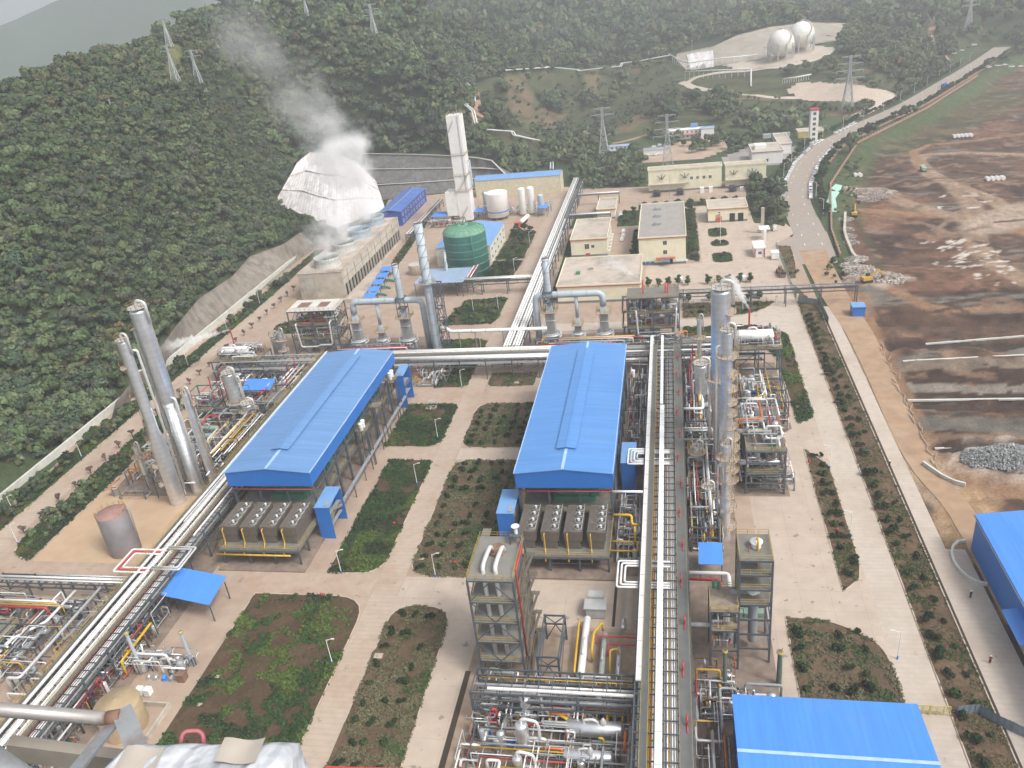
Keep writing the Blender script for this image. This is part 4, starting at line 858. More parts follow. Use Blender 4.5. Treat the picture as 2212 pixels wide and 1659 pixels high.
# ================================================================ PROCESS UNITS
_nd = Vector((0,0,-1)); NADIR = (1106+F*_nd.dot(_r)/_nd.dot(_f), 829.5-F*_nd.dot(_u)/_nd.dot(_f))
M_cage = mat('ochre_platform_steel', (.38,.27,.15), .7, var=.2); M_plat = mat('buff_platform_plate', (.42,.34,.26), .8, var=.15)
def column(name, label, x, y, segs, m=M_alu, plats=(), lad=None, group=None, risers=(), cat='column', skirt=0, neck=True, top=True):
    """segs: (radius, z0, z1) from the ground up; cones join them"""
    t = thing(name, label, cat, (x, y, 0), group); pr = []
    for i, (r, a, b) in enumerate(segs): pr += [(r, a), (r, b)]
    R1, zt = segs[-1][0], segs[-1][2]; pr += [(R1*.98, zt+R1*.12), (R1*.8, zt+R1*.32), (R1*.45, zt+R1*.46), (.01, zt+R1*.5)]
    s = MB(); s.lathe((x,y,0), pr, 24); sh = part('shell', s, m, t)
    sm = MB(); z = 4
    while z < zt: 
        rad = [r for r, a, b in segs if a <= z <= b]
        if rad: sm.lathe((x,y,0), [(rad[0]+.015,z),(rad[0]+.04,z+.05),(rad[0]+.015,z+.1)], 24)
        z += 2.6
    if sm.v: part('seam', sm, m, sh)
    if skirt: k = MB(); k.cyl((x,y), segs[0][0]+.25, 0, skirt, 20); part('skirt', k, M_wall, t)
    def ringplat(z, r, a0, a1, w=1.35):
        p = MB(); p.lathe((x,y,0), [(r+.05,z-.1),(r+w,z-.1),(r+w,z),(r+.05,z)], 14, False, a0, a1); pl = part('platform', p, M_plat, t)
        q = MB(); n = max(4, int((a1-a0)*2.2)); pts = [(x+(r+w)*math.cos(a0+(a1-a0)*i/n), y+(r+w)*math.sin(a0+(a1-a0)*i/n), z) for i in range(n+1)]
        q.rail(pts, 1.2, 1.2, .07); part('handrail', q, M_cage, pl)
    for z, a0, a1 in plats:
        rad = [r for r, a, b in segs if a <= z <= b] or [R1]; ringplat(z, rad[0], a0, a1)
    if top:
        p = MB(); p.lathe((x,y,0), [(.3,zt+R1*.55),(R1+.35,zt+R1*.55),(R1+.35,zt+R1*.55+.12),(.3,zt+R1*.55+.12)], 18, False); tp = part('top_platform', p, mat('pale_top_plate', (.5,.47,.42), .7), t)
        q = MB(); n = 12; q.rail([(x+(R1+.3)*math.cos(i*math.pi/6), y+(R1+.3)*math.sin(i*math.pi/6), zt+R1*.55+.1) for i in range(n)], 1.2, 1.4, .07, True); part('handrail', q, M_cage, tp)
        nz = MB(); nz.tube([(x,y,zt+.3),(x,y,zt+R1*.5+1.3),(x+.6,y,zt+R1*.5+1.9),(x+R1+.5,y-.3,zt+R1*.5+1.5),(x+R1+.5,y-.3,zt-3)], R1*.14+.08, 8); part('overhead_pipe', nz, M_alub, t)
    if lad is not None:
        l = MB(); r0 = segs[0][0]+.25; a = lad; l.ladder(x+(r0+.1)*math.cos(a), y+(r0+.1)*math.sin(a), 1, zt+1, .5); part('ladder', l, M_cage, t)
    for a, r, z0, z1, off in risers:
        p = MB(); q0 = max(q[0] for q in segs)+off; X, Y = x+q0*math.cos(a), y+q0*math.sin(a); rt = segs[-1][0]*.9
        p.tube([(x+rt*math.cos(a)*.8,y+rt*math.sin(a)*.8,z1),(X,Y,z1),(X,Y,z0)], r, 8); part('riser_pipe', p, M_alub, t)
    return t
pi = math.pi
g = 'tall silver columns of the left unit'
column('column', 'shorter of the two very tall silver columns on the left, with a bright cone', -135.6, 167, [(2.05,0,19.5),(1.38,23,48.5)], plats=[(42,2.2,4.6),(33,2.2,3.9),(20,2.4,4.4),(13,2.3,4.3),(7,2.3,4.3)], lad=3.0, group=g, risers=[(.4,.35,4,46,.6),(.9,.25,4,40,.5)])
column('column', 'tallest silver column of the left unit, widest at its top', -132.6, 172.5, [(1.65,0,28),(1.65,28,29),(2.15,31,54.5)], plats=[(50,2.2,3.6),(29.5,.2,2.4)], lad=2.6, group=g, risers=[(pi,.45,4,50,.7),(2.7,.3,4,45,.9),(-.3,.35,3,30,.8)])
column('column', 'slim dull column standing just right of the tallest left column', -128.2, 174, [(1.0,0,30)], plats=[(27,-.5,1.5)], lad=0, group=g, risers=[(.2,.2,3,28,.4)])
column('column', 'short thin column with a ring deck at the foot of the left columns', -150.5, 176, [(.8,0,12.0)], plats=[(9.5,0,2*pi)], lad=pi, group=g)
column('column', 'thin column with ladders behind the shorter left column', -141.5, 172.5, [(.6,0,20)], plats=[(18,0,2*pi),(12,2,5),(6,2,5)], lad=pi, group=g)
column('column', 'squat silver vessel with a hooked pipe between the left columns and hall', -138.8, 211.8, [(2.4,0,7),(1.9,9,17)], plats=[(7.5,0,2*pi)], group=g, risers=[(.3,.3,2,16,.5),(0,.2,2,14,.4)])
column('column', 'low domed silver vessel beside the squat vessel near the left rack', -132.8, 208, [(1.9,0,8)], plats=[(6.5,0,2*pi)], group=g)
column('column', 'pale column with ring decks behind the left hall near the cross rack', -141.5, 254.5, [(.9,0,12.5)], plats=[(10,0,2*pi),(6,0,2*pi)], group=g)
column('column', 'small domed vessel left of the pale column near the cross rack', -145.5, 257, [(1.5,0,10)], group=g)
g = 'tall silver columns of the right unit'
column('column', 'tallest polished column of the right unit, broad from top to middle', 10.6, 184, [(1.6,0,22),(2.25,24.5,48.8)], plats=[(44,-1.1,.9),(38,-1.1,.9),(32,-1,1),(26.5,-3.2,1.2)], lad=-.3, group=g, risers=[(3.4,.3,2,30,.5),(-.7,.4,26,40,.1)])
column('column', 'middle polished column of the right unit with half ring decks up its right side', 11.4, 173.5, [(1.9,0,18.5),(1.3,22,43)], plats=[(37.5,-3.1,.9),(33,-1.4,.9),(29,-1.5,.9),(25.5,-1.4,.9),(22.5,-1.4,.9),(19,-1.5,.8),(16,-1.5,.8),(13,-1.5,.8),(10,-1.5,.9),(7,-1.5,1),(4,-3,3)], lad=-.2, group=g, risers=[(3.3,.28,2,40,.5)])
column('column', 'shortest slim column of the right unit with a white cap and widening foot', 10.1, 154.8, [(1.2,0,11),(.75,13,24.7)], plats=[(22,-pi,pi),(19.5,-1.6,1.3),(16,-1.4,1.2),(12,-1.4,1.2),(9,-1.3,1),(4,-1.3,1)], lad=.2, group=g, risers=[(pi,.16,2,20,.4)])
column('column', 'slender grey column with a ring deck left of the tall right columns', 7.0, 229.5, [(.65,0,22.5)], plats=[(17,0,2*pi),(10,-.5,2.2)], lad=0, group=g)
column('column', 'fat short silver vessel tucked behind the tall right columns', 6.8, 212, [(1.9,0,16)], group=g, risers=[(pi,.3,2,14,.5),(3.6,.25,2,12,.6)])
column('column', 'small vessel with handrailed ring decks beside the right rack', 4.6, 178, [(1.0,0,10)], plats=[(9,0,2*pi),(6,0,2*pi)], group=g)
column('column', 'small vessel wrapped in curled pipes left of the right columns', 6.6, 164.5, [(1.1,0,7)], plats=[(5.6,0,2*pi)], group=g, risers=[(2,.25,1,6,.4)])
# steel structures
def frame(name, label, x0, x1, y0, y1, levels, nx=1, ny=1, decks=None, brace=True, roof=False, pw=.36, stair=None, group=None, mb_=M_steel, deckm=None, bays=None):
    t = thing(name, label, 'steel structure', ((x0+x1)/2,(y0+y1)/2,0), group); zt = levels[-1]
    for i in range(nx+1):
        for j in range(ny+1):
            x = x0+(x1-x0)*i/nx; y = y0+(y1-y0)*j/ny; c = MB(); c.bar((x,y,0),(x,y,zt),pw); part('post', c, mb_, t)
    zs = [0]+list(levels)
    for k, z in enumerate(levels):
        b = MB()
        for i in range(nx+1): x = x0+(x1-x0)*i/nx; b.bar((x,y0,z-.2),(x,y1,z-.2),.2,.35)
        for j in range(ny+1): y = y0+(y1-y0)*j/ny; b.bar((x0,y,z-.2),(x1,y,z-.2),.2,.35)
        part('floor_beam', b, mb_, t)
        if decks is None or k in decks:
            d = MB(); d.box(x0-.1,x1+.1,y0-.1,y1+.1,z-.02,z+.06); dk = part('deck', d, deckm or M_deck, t)
            r = MB(); r.rail([(x0,y0,z+.06),(x1,y0,z+.06),(x1,y1,z+.06),(x0,y1,z+.06)], closed=True); part('handrail', r, M_yelr, dk)
    if brace:
        b = MB()
        for k in range(len(levels)):
            a, c = zs[k]+.1, zs[k+1]-.3
            for yy in (y0, y1):
                if (k % 2 == 0) or brace == 2: b.bar((x0,yy,a),((x0+x1)/2,yy,c),.16) if nx == 1 else b.bar((x0,yy,a),(x0+(x1-x0)/nx,yy,c),.16)
                if (k % 2 == 0) or brace == 2: b.bar((x1,yy,a),((x0+x1)/2,yy,c),.16) if nx == 1 else b.bar((x1,yy,a),(x1-(x1-x0)/nx,yy,c),.16)
                if k % 2 and brace == 1 and nx == 1: b.bar(((x0+x1)/2,yy,a),(x0,yy,c),.16); b.bar(((x0+x1)/2,yy,a),(x1,yy,c),.16)
            for xx in (x0, x1): b.bar((xx,y0,a),(xx,y1,c),.16)
        part('brace', b, mb_, t)
    if stair:
        s = MB(); sx, sy0, sy1 = stair; up = True
        for k in range(len(levels)):
            a, c = zs[k], zs[k+1]; m = (a+c)/2
            for (p, q, dx) in (((sx,sy0,a),(sx,sy1,m),0), ((sx+.9,sy1,m),(sx+.9,sy0,c),.9)): s.bar(p, q, .5, .1); s.bar((p[0]-.4,p[1],p[2]+1),(q[0]-.4,q[1],q[2]+1),.06); s.bar((p[0]+.4,p[1],p[2]+1),(q[0]+.4,q[1],q[2]+1),.06)
            s.box(sx-.4,sx+1.3,sy1-.1,sy1+.9,m-.08,m)
        part('stairs', s, mat('dusty_stair_steel', (.15,.13,.10), .7), t)
    return t
st = frame('reactor_tower', 'tall open steel tower with grey floors and two pipes bent over its roof', -37.6,-29.2,110.4,123,[4.8,9.6,14.4,19.2,24.2], decks=(0,1,2,3,4), stair=(-28.3,112,121), deckm=mat('pale_floor_plate', (.23,.23,.21), .7, var=.15, scale=.4, dirt=(.2,.15,.11), dscale=.4, damt=.8))
for xx in (-34.9,-32.6):
    p = MB(); p.tube([(xx+.6,118.2,24.8),(xx+.5,117.6,26.3),(xx,114.6,25.7),(xx-.1,112.6,25.4),(xx,112.3,23.8),(xx,112.3,1)], .42, 10); part('riser_pipe', p, M_alub, st)
h = MB(); h.lathe((-33.4,118.5,0), [(1.7,24.25),(1.7,25.0),(1.5,25.0),(1.45,24.4),(.01,24.4)], 20); part('hatch', h, M_rust, st)
v = MB(); v.lathe((-33.4,118.3,0), [(1.3,0),(1.6,2),(1.6,22),(1.2,23.5)], 18); part('reactor', v, mat('dull_vessel', (.30,.29,.27), .5, metal=.4), st)
v = MB(); v.cyl((-30.2,121.6),.35,26.2,27.6,10); v.cyl((-30.2,121.6),.65,27.6,27.9,12,.8); part('vent', v, M_white, st)
v = MB(); v.box(-31.4,-29.2,120.6,122.8,26,26.15); [v.bar((a,b,24.2),(a,b,26),.2) for a in (-31.3,-29.3) for b in (120.7,122.7)]; part('vent_stand', v, M_steel, st)
p = MB(); p.tube([(-29.4,120.5,25),(-28.9,119,25),(-29.0,113,24.8),(-29,112.8,4)], .2, 8); part('fire_riser', p, M_red, st)
ro = MB(); ro.box(-37.6,-35.9,123,125.6,24.1,24.2); r2 = part('landing', ro, M_deck, st)
t2 = frame('vent_tower', 'narrow steel tower with a white capped vessel, near the pale yard', 10.3,15.9,117.8,125.2,[3.5,7,10.5,14,17.5,20.8,24], decks=(3,4,5,6), brace=0)
v = MB(); v.cyl((13.4,121.6),.85,24,25.2,16); v.lathe((13.4,121.6,0), [(1.15,25.2),(1.15,25.35),(.01,25.5)], 16); part('vessel', v, M_white, t2)
p = MB(); p.tube([(13.6,122,25.5),(13.6,121.2,26.4),(13.6,120.5,26.2),(13.6,120.4,20)], .2, 8); part('pipe', p, M_yel, t2)
p = MB(); p.tube([(12.3,120.6,25),(12,120.2,25),(12,120,24)], .08, 6); part('pipe', p, M_red, t2)
v = MB(); v.cyl((13.2,121.5),.9,2,13,14); part('vessel', v, M_pipeg, t2); v = MB(); v.cyl((12.9,120),.1,14.1,15.6,8); v.lathe((12.9,120,0), [(.95,15.0),(.4,15.6),(.01,15.7)], 14); part('cone_cap', v, M_white, t2)
p = MB(); p.capsule((9.2,121,13.6),(14,121,13.6),.75,12); part('vessel', p, M_pipeg, t2)
t3 = frame('exchanger_structure', 'three storey steel structure left of the narrow tower, with oily decks', 5.2,10.1,115.8,122.4,[4.6,9.4,13.9], decks=(1,2), brace=0, deckm=mat('oily_deck', (.30,.25,.19), .8, var=.2, dirt=(.12,.07,.04), dscale=.5, damt=.9))
for xx in (6.0, 6.9): p = MB(); p.cyl((xx,122),.28,9.4,15.4,10); p.cyl((xx,122),.36,15.2,15.5,10); part('column_pipe', p, M_grn, t3)
mb = MB(); mb.cbox((13.6,127.4,13.2),(5.5,3.8,.1)); tarp = MB()
# process unit structures
s1 = frame('reformer_structure', 'braced steel structure with a pale roof plate left of the left furnaces', -141,-122.6,262.5,273.5,[6.5,12,17.6], 2, 1, decks=(0,1), stair=(-121.6,263,271))
d = MB(); d.box(-141.4,-122.2,262.2,273.8,17.65,17.85); rp = part('roof_plate', d, mat('pale_roof_plate', (.66,.64,.6), .7, dirt=(.3,.24,.2), dscale=.3, damt=.5), s1)
for a, b in ((-138.5,-134),(-130.5,-126.5)): d = MB(); d.box(a,b,266,271,17.86,17.9); part('opening', d, M_rust, rp)
r = MB(); r.rail([(-141.2,262.4,17.85),(-122.4,262.4,17.85),(-122.4,273.6,17.85),(-141.2,273.6,17.85)], closed=True); part('handrail', r, M_yelr, s1)
s2 = frame('reformer_structure', 'braced steel structure with red pipes right of the right furnaces', -16,1.4,262.0,271.8,[6.5,12,17.6], 2, 1, decks=(0,1,2), stair=(-17.8,263,271))
for a, s_ in ((-139,s1),(-14,s2)):
    for k, (dx, dy, z0, z1, rr_, m) in enumerate(((2,3,0.3,6,1.5,M_pipeg),(7,4,.3,11,1.8,M_pipeg),(12,4,7,12,1.4,M_alu),(4,6,12.1,16,1.1,M_steell),(11,5,12.1,16.5,1.6,M_green),(14,3,.4,6,1.2,M_alu))):
        v = MB(); v.cyl((a+dx,264+dy-1),rr_,z0,z1,14); v.lathe((a+dx,264+dy-1,0), [(rr_,z1),(rr_*.7,z1+rr_*.3),(.01,z1+rr_*.45)], 14); part('vessel', v, m, s_)
    p = MB(); p.tube([(a+1,261.7,13),(a+1,261,13),(a+1.5,261,4),(a+8,261,4),(a+9,261,4.6),(a+14,261,4.6),(a+14.5,261,13.5),(a+14.5,264,13.5)], .32, 8); part('pipe', p, M_alub, s_)
    p = MB(); p.tube([(a+5,266,17),(a+5,265.5,15.5),(a+7,265.5,15.5),(a+7,265.5,12.5)], .4, 8); part('pipe', p, M_red if a < -100 else M_steell, s_)
for dx, z0, z1 in ((-10.5,12.2,22.6),(-3,14,21.4),(-2.2,14,21)): p = MB(); p.tube([(dx,266,z0),(dx,266,z1)], .26, 8); part('red_pipe', p, M_red, s2)
frame('pump_structure', 'green tinted open frame with pipes beside the tall left columns', -154.4,-146.2,209.5,216.8,[5.5,11.2], decks=(0,), brace=0, mb_=mat('greenish_steel', (.10,.18,.165), .6))
frame('exchanger_deck', 'two bay steel structure carrying grey exchangers beside the tall right columns', 16.2,25.2,172.6,195,[3.4,6.0,9.2,12.3], 1, 3, decks=(1,3), stair=(22.5,181,187))
frame('exchanger_deck', 'small grey steel deck behind the exchanger structure in the right unit', 17.5,23.5,199,214,[5.5,10.5], 1, 2, decks=(0,1), brace=1, stair=(24.2,202,209))
frame('drum_deck', 'raised deck carrying the steaming white drum in the right unit', 17.6,31,229.6,240.4,[6.0,12.5], 2, 1, decks=(1,), brace=1)
frame('drum_deck', 'raised deck carrying the white drum behind the left hall', -163.8,-145.8,242,253,[4,7.6], 2, 1, decks=(1,), brace=1)
frame('pipe_stand', 'small braced steel stand with pipes right of the tall tower', -26.6,-22.6,110.5,121.5,[4.2,6.4], 1, 1, decks=(), brace=1)
frame('pump_structure', 'low steel deck with pumps at the left picture edge', -160,-144,104,116,[4.0], 2, 1, decks=(0,), brace=1)
frame('pump_structure', 'steel frame over pumps near the blue shed roof of the left unit', -131,-125,214,222,[5.5], 1, 1, decks=(0,), brace=0)
frame('pump_structure', 'low frame beside the right furnaces with small vessels', 2,16,250,258,[4.5], 2, 1, decks=(0,), brace=1)
for nm, a, b, c, d, lv, nx, ny in (('long open pipe frame between the rack and the tall right columns',2.6,9,196,240,[4.5,7.5],1,6),('long open pipe frame between the rack and the shortest right column',2.6,8.6,150,190,[4.0,6.8],1,6),('open pipe frame along the left rack beside the tall left columns',-131,-124.4,176,206,[4.2,7.6],1,4),('open pipe frame along the left rack by the squat vessel',-131,-124.4,224,240,[4.2,7],1,2),
   ('open pipe frame between the left hall and the left furnaces',-122,-92,250,257,[4.0,6.4],4,1),('open pipe frame between the right hall and the right furnaces',-48,-8,250,257,[4.0,6.4],5,1),('open pipe frame at the left edge yard',-158,-134,108,122,[4.4],4,2),('open pipe frame in front of the right drum deck',15,30,205,226,[4.6,8],2,3),('open pipe frame behind the straight rack end',2,16,242,249,[5,8.5],2,1),('low pipe frame under the long white gallery',-36,-12,86,97,[2.8],3,2)):
    frame('pipe_trestle', nm, a, b, c, d, lv, nx, ny, decks=(), brace=0, pw=.26, group='open pipe frames')
    s_ = random.Random(int(a*7+c)); k_ = thing('process_piping', 'level pipes carried by the '+nm.replace('open pipe frame','frame').replace('long frame','frame'), 'pipework', ((a+b)/2,(c+d)/2,0), 'pipes on the open frames')
    for z in lv:
        alx = (b-a) > (d-c)
        for i in range(7):
            r = s_.choice([.1,.14,.2,.28]); m = s_.choice([M_alub,M_alub,M_pipew,M_pipew,M_alu,M_pipeg,M_red,M_yel]); v = MB(); q_ = s_.uniform(c,d) if alx else s_.uniform(a,b); e0 = s_.uniform(0,.25); e1 = s_.uniform(.7,1)
            if alx: pts = [(a+(b-a)*e0,q_,z+.2),(a+(b-a)*e1,q_,z+.2)]
            else: pts = [(q_,c+(d-c)*e0,z+.2),(q_,c+(d-c)*e1,z+.2)]
            if s_.random() < .6: pts.append((pts[-1][0],pts[-1][1],.3))
            v.tube(pts, r, 7); part('pipe', v, m, k_)
def drum(label, x0, x1, y, z, r, m=M_white, group='horizontal drums and exchangers', axis='x', stack=True, name='drum', cat='vessel'):
    P = (lambda a, b, c: (a, b, c)) if axis == 'x' else (lambda a, b, c: (b, a, c))
    t = thing(name, label, cat, P((x0+x1)/2, y, z-r-.3), group); v = MB(); v.capsule(P(x0,y,z), P(x1,y,z), r, 18); part('shell', v, m, t)
    for k in (.2,.8): s = MB(); c = P(x0+(x1-x0)*k, y, z-r*.75); s.cbox(c, (.4 if axis=='x' else r*1.6, r*1.6 if axis=='x' else .4, r*1.1)); part('saddle', s, M_wall, t)
    n = MB(); n.tube([P(x0+(x1-x0)*.3,y,z+r*.9),P(x0+(x1-x0)*.3,y,z+r+.6),P(x0+(x1-x0)*.5,y,z+r+.9),P(x0+(x1-x0)*.6,y,z+r*.9)], r*.16+.03, 8); part('nozzle_pipe', n, M_alub, t)
    return t
drum('big white drum on the raised deck, with steam rising beside it', 18.6,28.2,233.6,15.4,1.7)
drum('white drum on the raised deck behind the left hall, near a steam vent', -160.5,-151.5,246.5,9.9,1.5)
drum('long grey exchanger on the upper deck of the right unit', 14.5,22.2,185.0,13.6,.8,M_pipeg); drum('grey exchanger parallel in front on the upper right deck', 14.5,21.5,180.2,13.4,.65,M_pipeg); drum('thin grey exchanger at the back of the upper right deck', 15,21,189.4,13.4,.7,M_pipeg)
drum('silver exchanger on the middle deck below the grey exchangers', 14.5,24,175.6,7.3,.7,M_alu)
drum('greenish exchanger between the left columns and the green frame', -146,-140,200,4.5,.8,mat('pale_green_exchanger', (.26,.34,.31), .5)); drum('second greenish exchanger nearer the left columns', -146,-140,196.3,3.8,.9,mat('pale_green_exchanger', (.26,.34,.31), .5))
drum('thick bright horizontal vessel left of the straight rack near the bottom', -19.6,-10.6,98.3,2.4,1.45,M_alu); drum('bright horizontal vessel at the very bottom near the straight rack', -19.5,-12.0,92.7,2.3,1.15,M_alu)
for a, b, rr2, l in ((98.6,2.4,.55,'thick'),(92.7,2.3,.5,'lower')): v = MB(); v.lathe((-13.5 if rr2 > .5 else -15.2, a-.3, 0), [(rr2,b+.8),(rr2,b+2.0),(.15,b+2.7),(.01,b+2.8)], 14); solo('steam_dome', v, M_alub, f'small domed boss on the {l} bright horizontal vessel', 'vessel dome')
drum('long bright pipe shaped exchanger lying left of the rack by the grey cabinet', 110.6,125.6,-18.7,1.9,.72,M_pipew,axis='y'); drum('long grey green exchanger beside the bright one near the rack', 110.8,121.6,-14.9,1.7,.55,mat('pale_grey_green', (.33,.36,.33), .5),axis='y')
drum('short silver exchanger with a blue end near the rack', 111,118,-11.8,1.8,.5,M_alu,axis='y'); drum('silver exchanger at the far left of the lower piping', 95,103,-34.2,1.6,.45,M_alu,axis='y'); drum('second silver exchanger at the lower left piping', 94.6,101,-31.2,1.6,.5,M_alu,axis='y')
drum('small upright looking silver filter near the rack end of the yard', 123.5,126,-11.4,1.5,.55,M_alu,axis='y'); drum('silver exchanger at the left edge beside the pipe rack', 106,118,-138.5,2.4,.6,M_alu,axis='y'); drum('short silver exchanger right of the stacked coils', 112,117,-141.6,2.2,.75,M_alu,axis='y')
for x, y, r, z, l in ((-27.5,101,1.0,6.0,'rear'),(-27,94.6,1.15,6.6,'middle'),(-27.2,90,.8,4.2,'front')):
    t = column('separator', f'{l} bright upright separator with a bent top pipe near the bottom', x, y, [(r,0,z)], M_alu, top=False, cat='vessel', group='upright separators by the lower gallery')
    p = MB(); p.tube([(x,y,z+.3),(x,y,z+1.3),(x+.5,y+.1,z+1.5),(x+2.6,y+.2,z+.9),(x+3,y,z-.2),(x+3,y-.3,1)], .28, 8); part('overhead_pipe', p, M_alub, t)
    p = MB(); p.tube([(x+r,y,z*.55),(x+r+2.8,y,z*.55),(x+r+3.4,y-.5,z*.3),(x+r+3.4,y-.5,.4)], .3, 8); part('outlet_pipe', p, M_alub, t)
# furnaces with the arching flue ducts and stacks
def furnace(label, x, y, w, h, big, group='reformer furnaces behind the halls'):
    t = thing('furnace', label, 'furnace', (x,y,0), group)
    b = MB(); b.cyl((x,y), w*.85, 1.5, 4.6, 18); b.lathe((x,y,0), [(w*.85,4.6),(w*.6,5.6),(w*.55,5.6)], 18); part('base', b, M_pipeg, t)
    l = MB()
    for k in range(6): a = k*pi/3; l.bar((x+w*.75*math.cos(a),y+w*.75*math.sin(a),0),(x+w*.75*math.cos(a),y+w*.75*math.sin(a),1.6),.25)
    part('legs_frame', l, M_steel, t)
    s = MB(); s.box(x-w*.45,x+w*.45,y-w*.45,y+w*.45,5.4,h); part('shaft', s, mat('furnace_casing', (.36,.37,.38), .55, metal=.3), t)
    d = MB(); d.box(x-w*.8,x+w*.8,y-w*.8,y+w*.8,h,h+.15); dk = part('deck', d, M_plat, t); r = MB(); r.rail([(x-w*.8,y-w*.8,h+.1),(x+w*.8,y-w*.8,h+.1),(x+w*.8,y+w*.8,h+.1),(x-w*.8,y+w*.8,h+.1)], closed=True); part('handrail', r, M_yelr, dk)
    c = MB(); c.lathe((x,y,0), [(w*.5,h+.1),(w*.42,h+1.6),(w*.2,h+3.2),(w*.2,h+4)], 4, False, pi/4, pi/4+2*pi); part('hood', c, M_flue, t)
    q = MB(); R0 = w*.98
    for k, zz in enumerate((5.2, 4.3)): q.tube([(x+(R0+k*.2)*math.cos(a),y+(R0+k*.2)*math.sin(a),zz) for a in [i*pi/8 for i in range(17)]], .2, 6, bend=False)
    part('ring_main', q, M_alub, t)
    for a in (-2.4,-1.2,-.4,3.6): p = MB(); X, Y = x+R0*math.cos(a), y+R0*math.sin(a); p.tube([(X,Y,5),(X+.3,Y-.4,4.2),(X+.3,Y-.4,.4)], .16, 6); part('downpipe', p, M_alub, t)
    p = MB(); p.tube([(x-w*.55,y-w*.5,h-1),(x-w*.55,y-w*.5,6)], .12, 6); p.tube([(x-w*.5,y-w*.55,h-3),(x+w*.5,y-w*.55,h-3),(x+w*.6,y-w*.2,h-3)], .12, 6); part('side_pipe', p, M_alub, t)
    l = MB(); l.ladder(x+.2, y-w*.5, 1, h+.5); part('ladder', l, M_cage, t)
    return t
for xs_, lr in (((-115.2,-106,-96.2),'left'),((-43,-33.4,-24.2),'right')):
    order = (('leftmost',3.1,12.6),('small middle',2.4,8.2),('rightmost',3.4,13.6)) if lr == 'left' else (('leftmost, tallest',3.4,13.6),('small middle',2.4,8.2),('rightmost',3.1,12.6))
    for (x, (nm, w, h)) in zip(xs_, order): furnace(f'{nm} furnace of the {lr} trio behind the {lr} hall', x, 263.5, w, h, 0)
def flue(name, label, pts, r, m=M_flue, cat='duct'):
    t = thing(name, label, cat, (pts[0][0],pts[0][1],0)); p = MB(); p.tube(pts, r, 14); d = part('duct', p, m, t)
    f = MB(); 
    for a, b in zip(pts, pts[1:]):
        a = Vector(a); b = Vector(b); L = (b-a).length; k = 3
        while k < L-3: c = a+(b-a)*(k/L); e = (b-a).normalized()*.08; f.tube([c-e,c+e], r+.06, 14); k += 5
    if f.v: part('flange', f, M_steell, d)
    return t
flue('flue_duct', 'thick pale duct arching over the left furnaces and down beside the tall stack', [(-115.2,263.5,15.5),(-115.2,263.5,20),(-88.6,263.5,20),(-88.6,263.5,.3)], 1.15)
flue('flue_duct', 'thick pale duct arching over the right furnaces', [(-47.6,263.5,.3),(-47.6,263.5,19.6),(-24.2,263.5,19.6),(-24.2,263.5,15)], 1.15)
for x, l in ((-106,'left'),(-33.4,'right')): flue('flue_pipe', f'thin vertical flue over the small middle {l} furnace', [(x,263.5,11),(x,263.5,18.9)], .62)
def stack(label, x, y, z0, z1, r, plat=None, base=True, tint=None):
    t = thing('chimney', label, 'chimney', (x,y,0), 'chimneys'); m = tint or M_flue
    s = MB(); s.lathe((x,y,0), [(r*1.12,z0),(r*1.05,z0+(z1-z0)*.4),(r,z1),(r-.12,z1),(r-.12,z1-1)], 20); part('shaft', s, m, t)
    i = MB(); i.lathe((x,y,0), [(r-.13,z1-.3),(.01,z1-.35)], 20, False); part('mouth', i, M_dark, t)
    c = MB(); c.lathe((x,y,0), [(r+.01,z1-.25),(r+.05,z1+.05),(r-.05,z1+.05)], 20); part('rim', c, M_rust, t)
    h = MB(); zs0 = max(z0, z1-(z1-z0)*.45)          # wind strakes
    for ph in (0, 2*pi/3, 4*pi/3):
        pts = []; k = 0
        while zs0+k*.35 < z1-.5: a = ph+k*.16; pts.append((x+(r+.12)*math.cos(a), y+(r+.12)*math.sin(a), zs0+k*.35)); k += 1
        for a, b in zip(pts, pts[1:]): h.bar(a, b, .16, .1)
    part('strake', h, mat('dark_strake', (.16,.17,.19), .6), t)
    f = MB(); z = z0+3
    while z < z1: f.lathe((x,y,0), [(r*1.09+.02,z),(r*1.09+.1,z+.08),(r*1.09+.02,z+.16)], 20); z += 4.2
    part('flange', f, M_steell, t)
    if plat:
        p = MB(); p.lathe((x,y,0), [(r+.1,plat-.1),(r+1.5,plat-.1),(r+1.5,plat+.05),(r+.1,plat+.05)], 18, False); pl = part('platform', p, M_steell, t)
        q = MB(); q.rail([(x+(r+1.4)*math.cos(i*pi/6), y+(r+1.4)*math.sin(i*pi/6), plat) for i in range(12)], 1.1, 1.4, .07, True); part('handrail', q, M_yelr, pl)
        l = MB(); l.ladder(x+r+.6, y+.5, 1, plat); part('ladder', l, M_steell, t)
    return t
stack('tallest pale blue chimney with spiral strakes right of the left furnaces', -84.9, 261.5, 0, 48.5, 1.5, 27)
stack('short striped chimney standing on the duct over the left furnaces', -96.4, 263.5, 21.2, 33.6, 1.1)
stack('short striped chimney standing on the duct over the right furnaces', -43, 263.5, 20.8, 33.2, 1.1)
for x in (-96.4,-43): 
    m = MB(); m.box(x-1.7,x+1.7,261.8,265.2,17,17.15); m.box(x-1.7,x+1.7,261.8,265.2,21.1,21.25)
    for a in (x-1.6,x+1.6):
        for b in (261.9,265.1): m.bar((a,b,13.8),(a,b,21.2),.2)
    m.bar((x-1.6,261.9,13.8),(x+1.6,261.9,17),.14); m.bar((x+1.6,261.9,17),(x-1.6,261.9,21),.14)
    solo('chimney_stand', m, M_steel, 'steel stand holding the short chimney over the '+('left' if x < -90 else 'right')+' furnaces', 'steel stand')
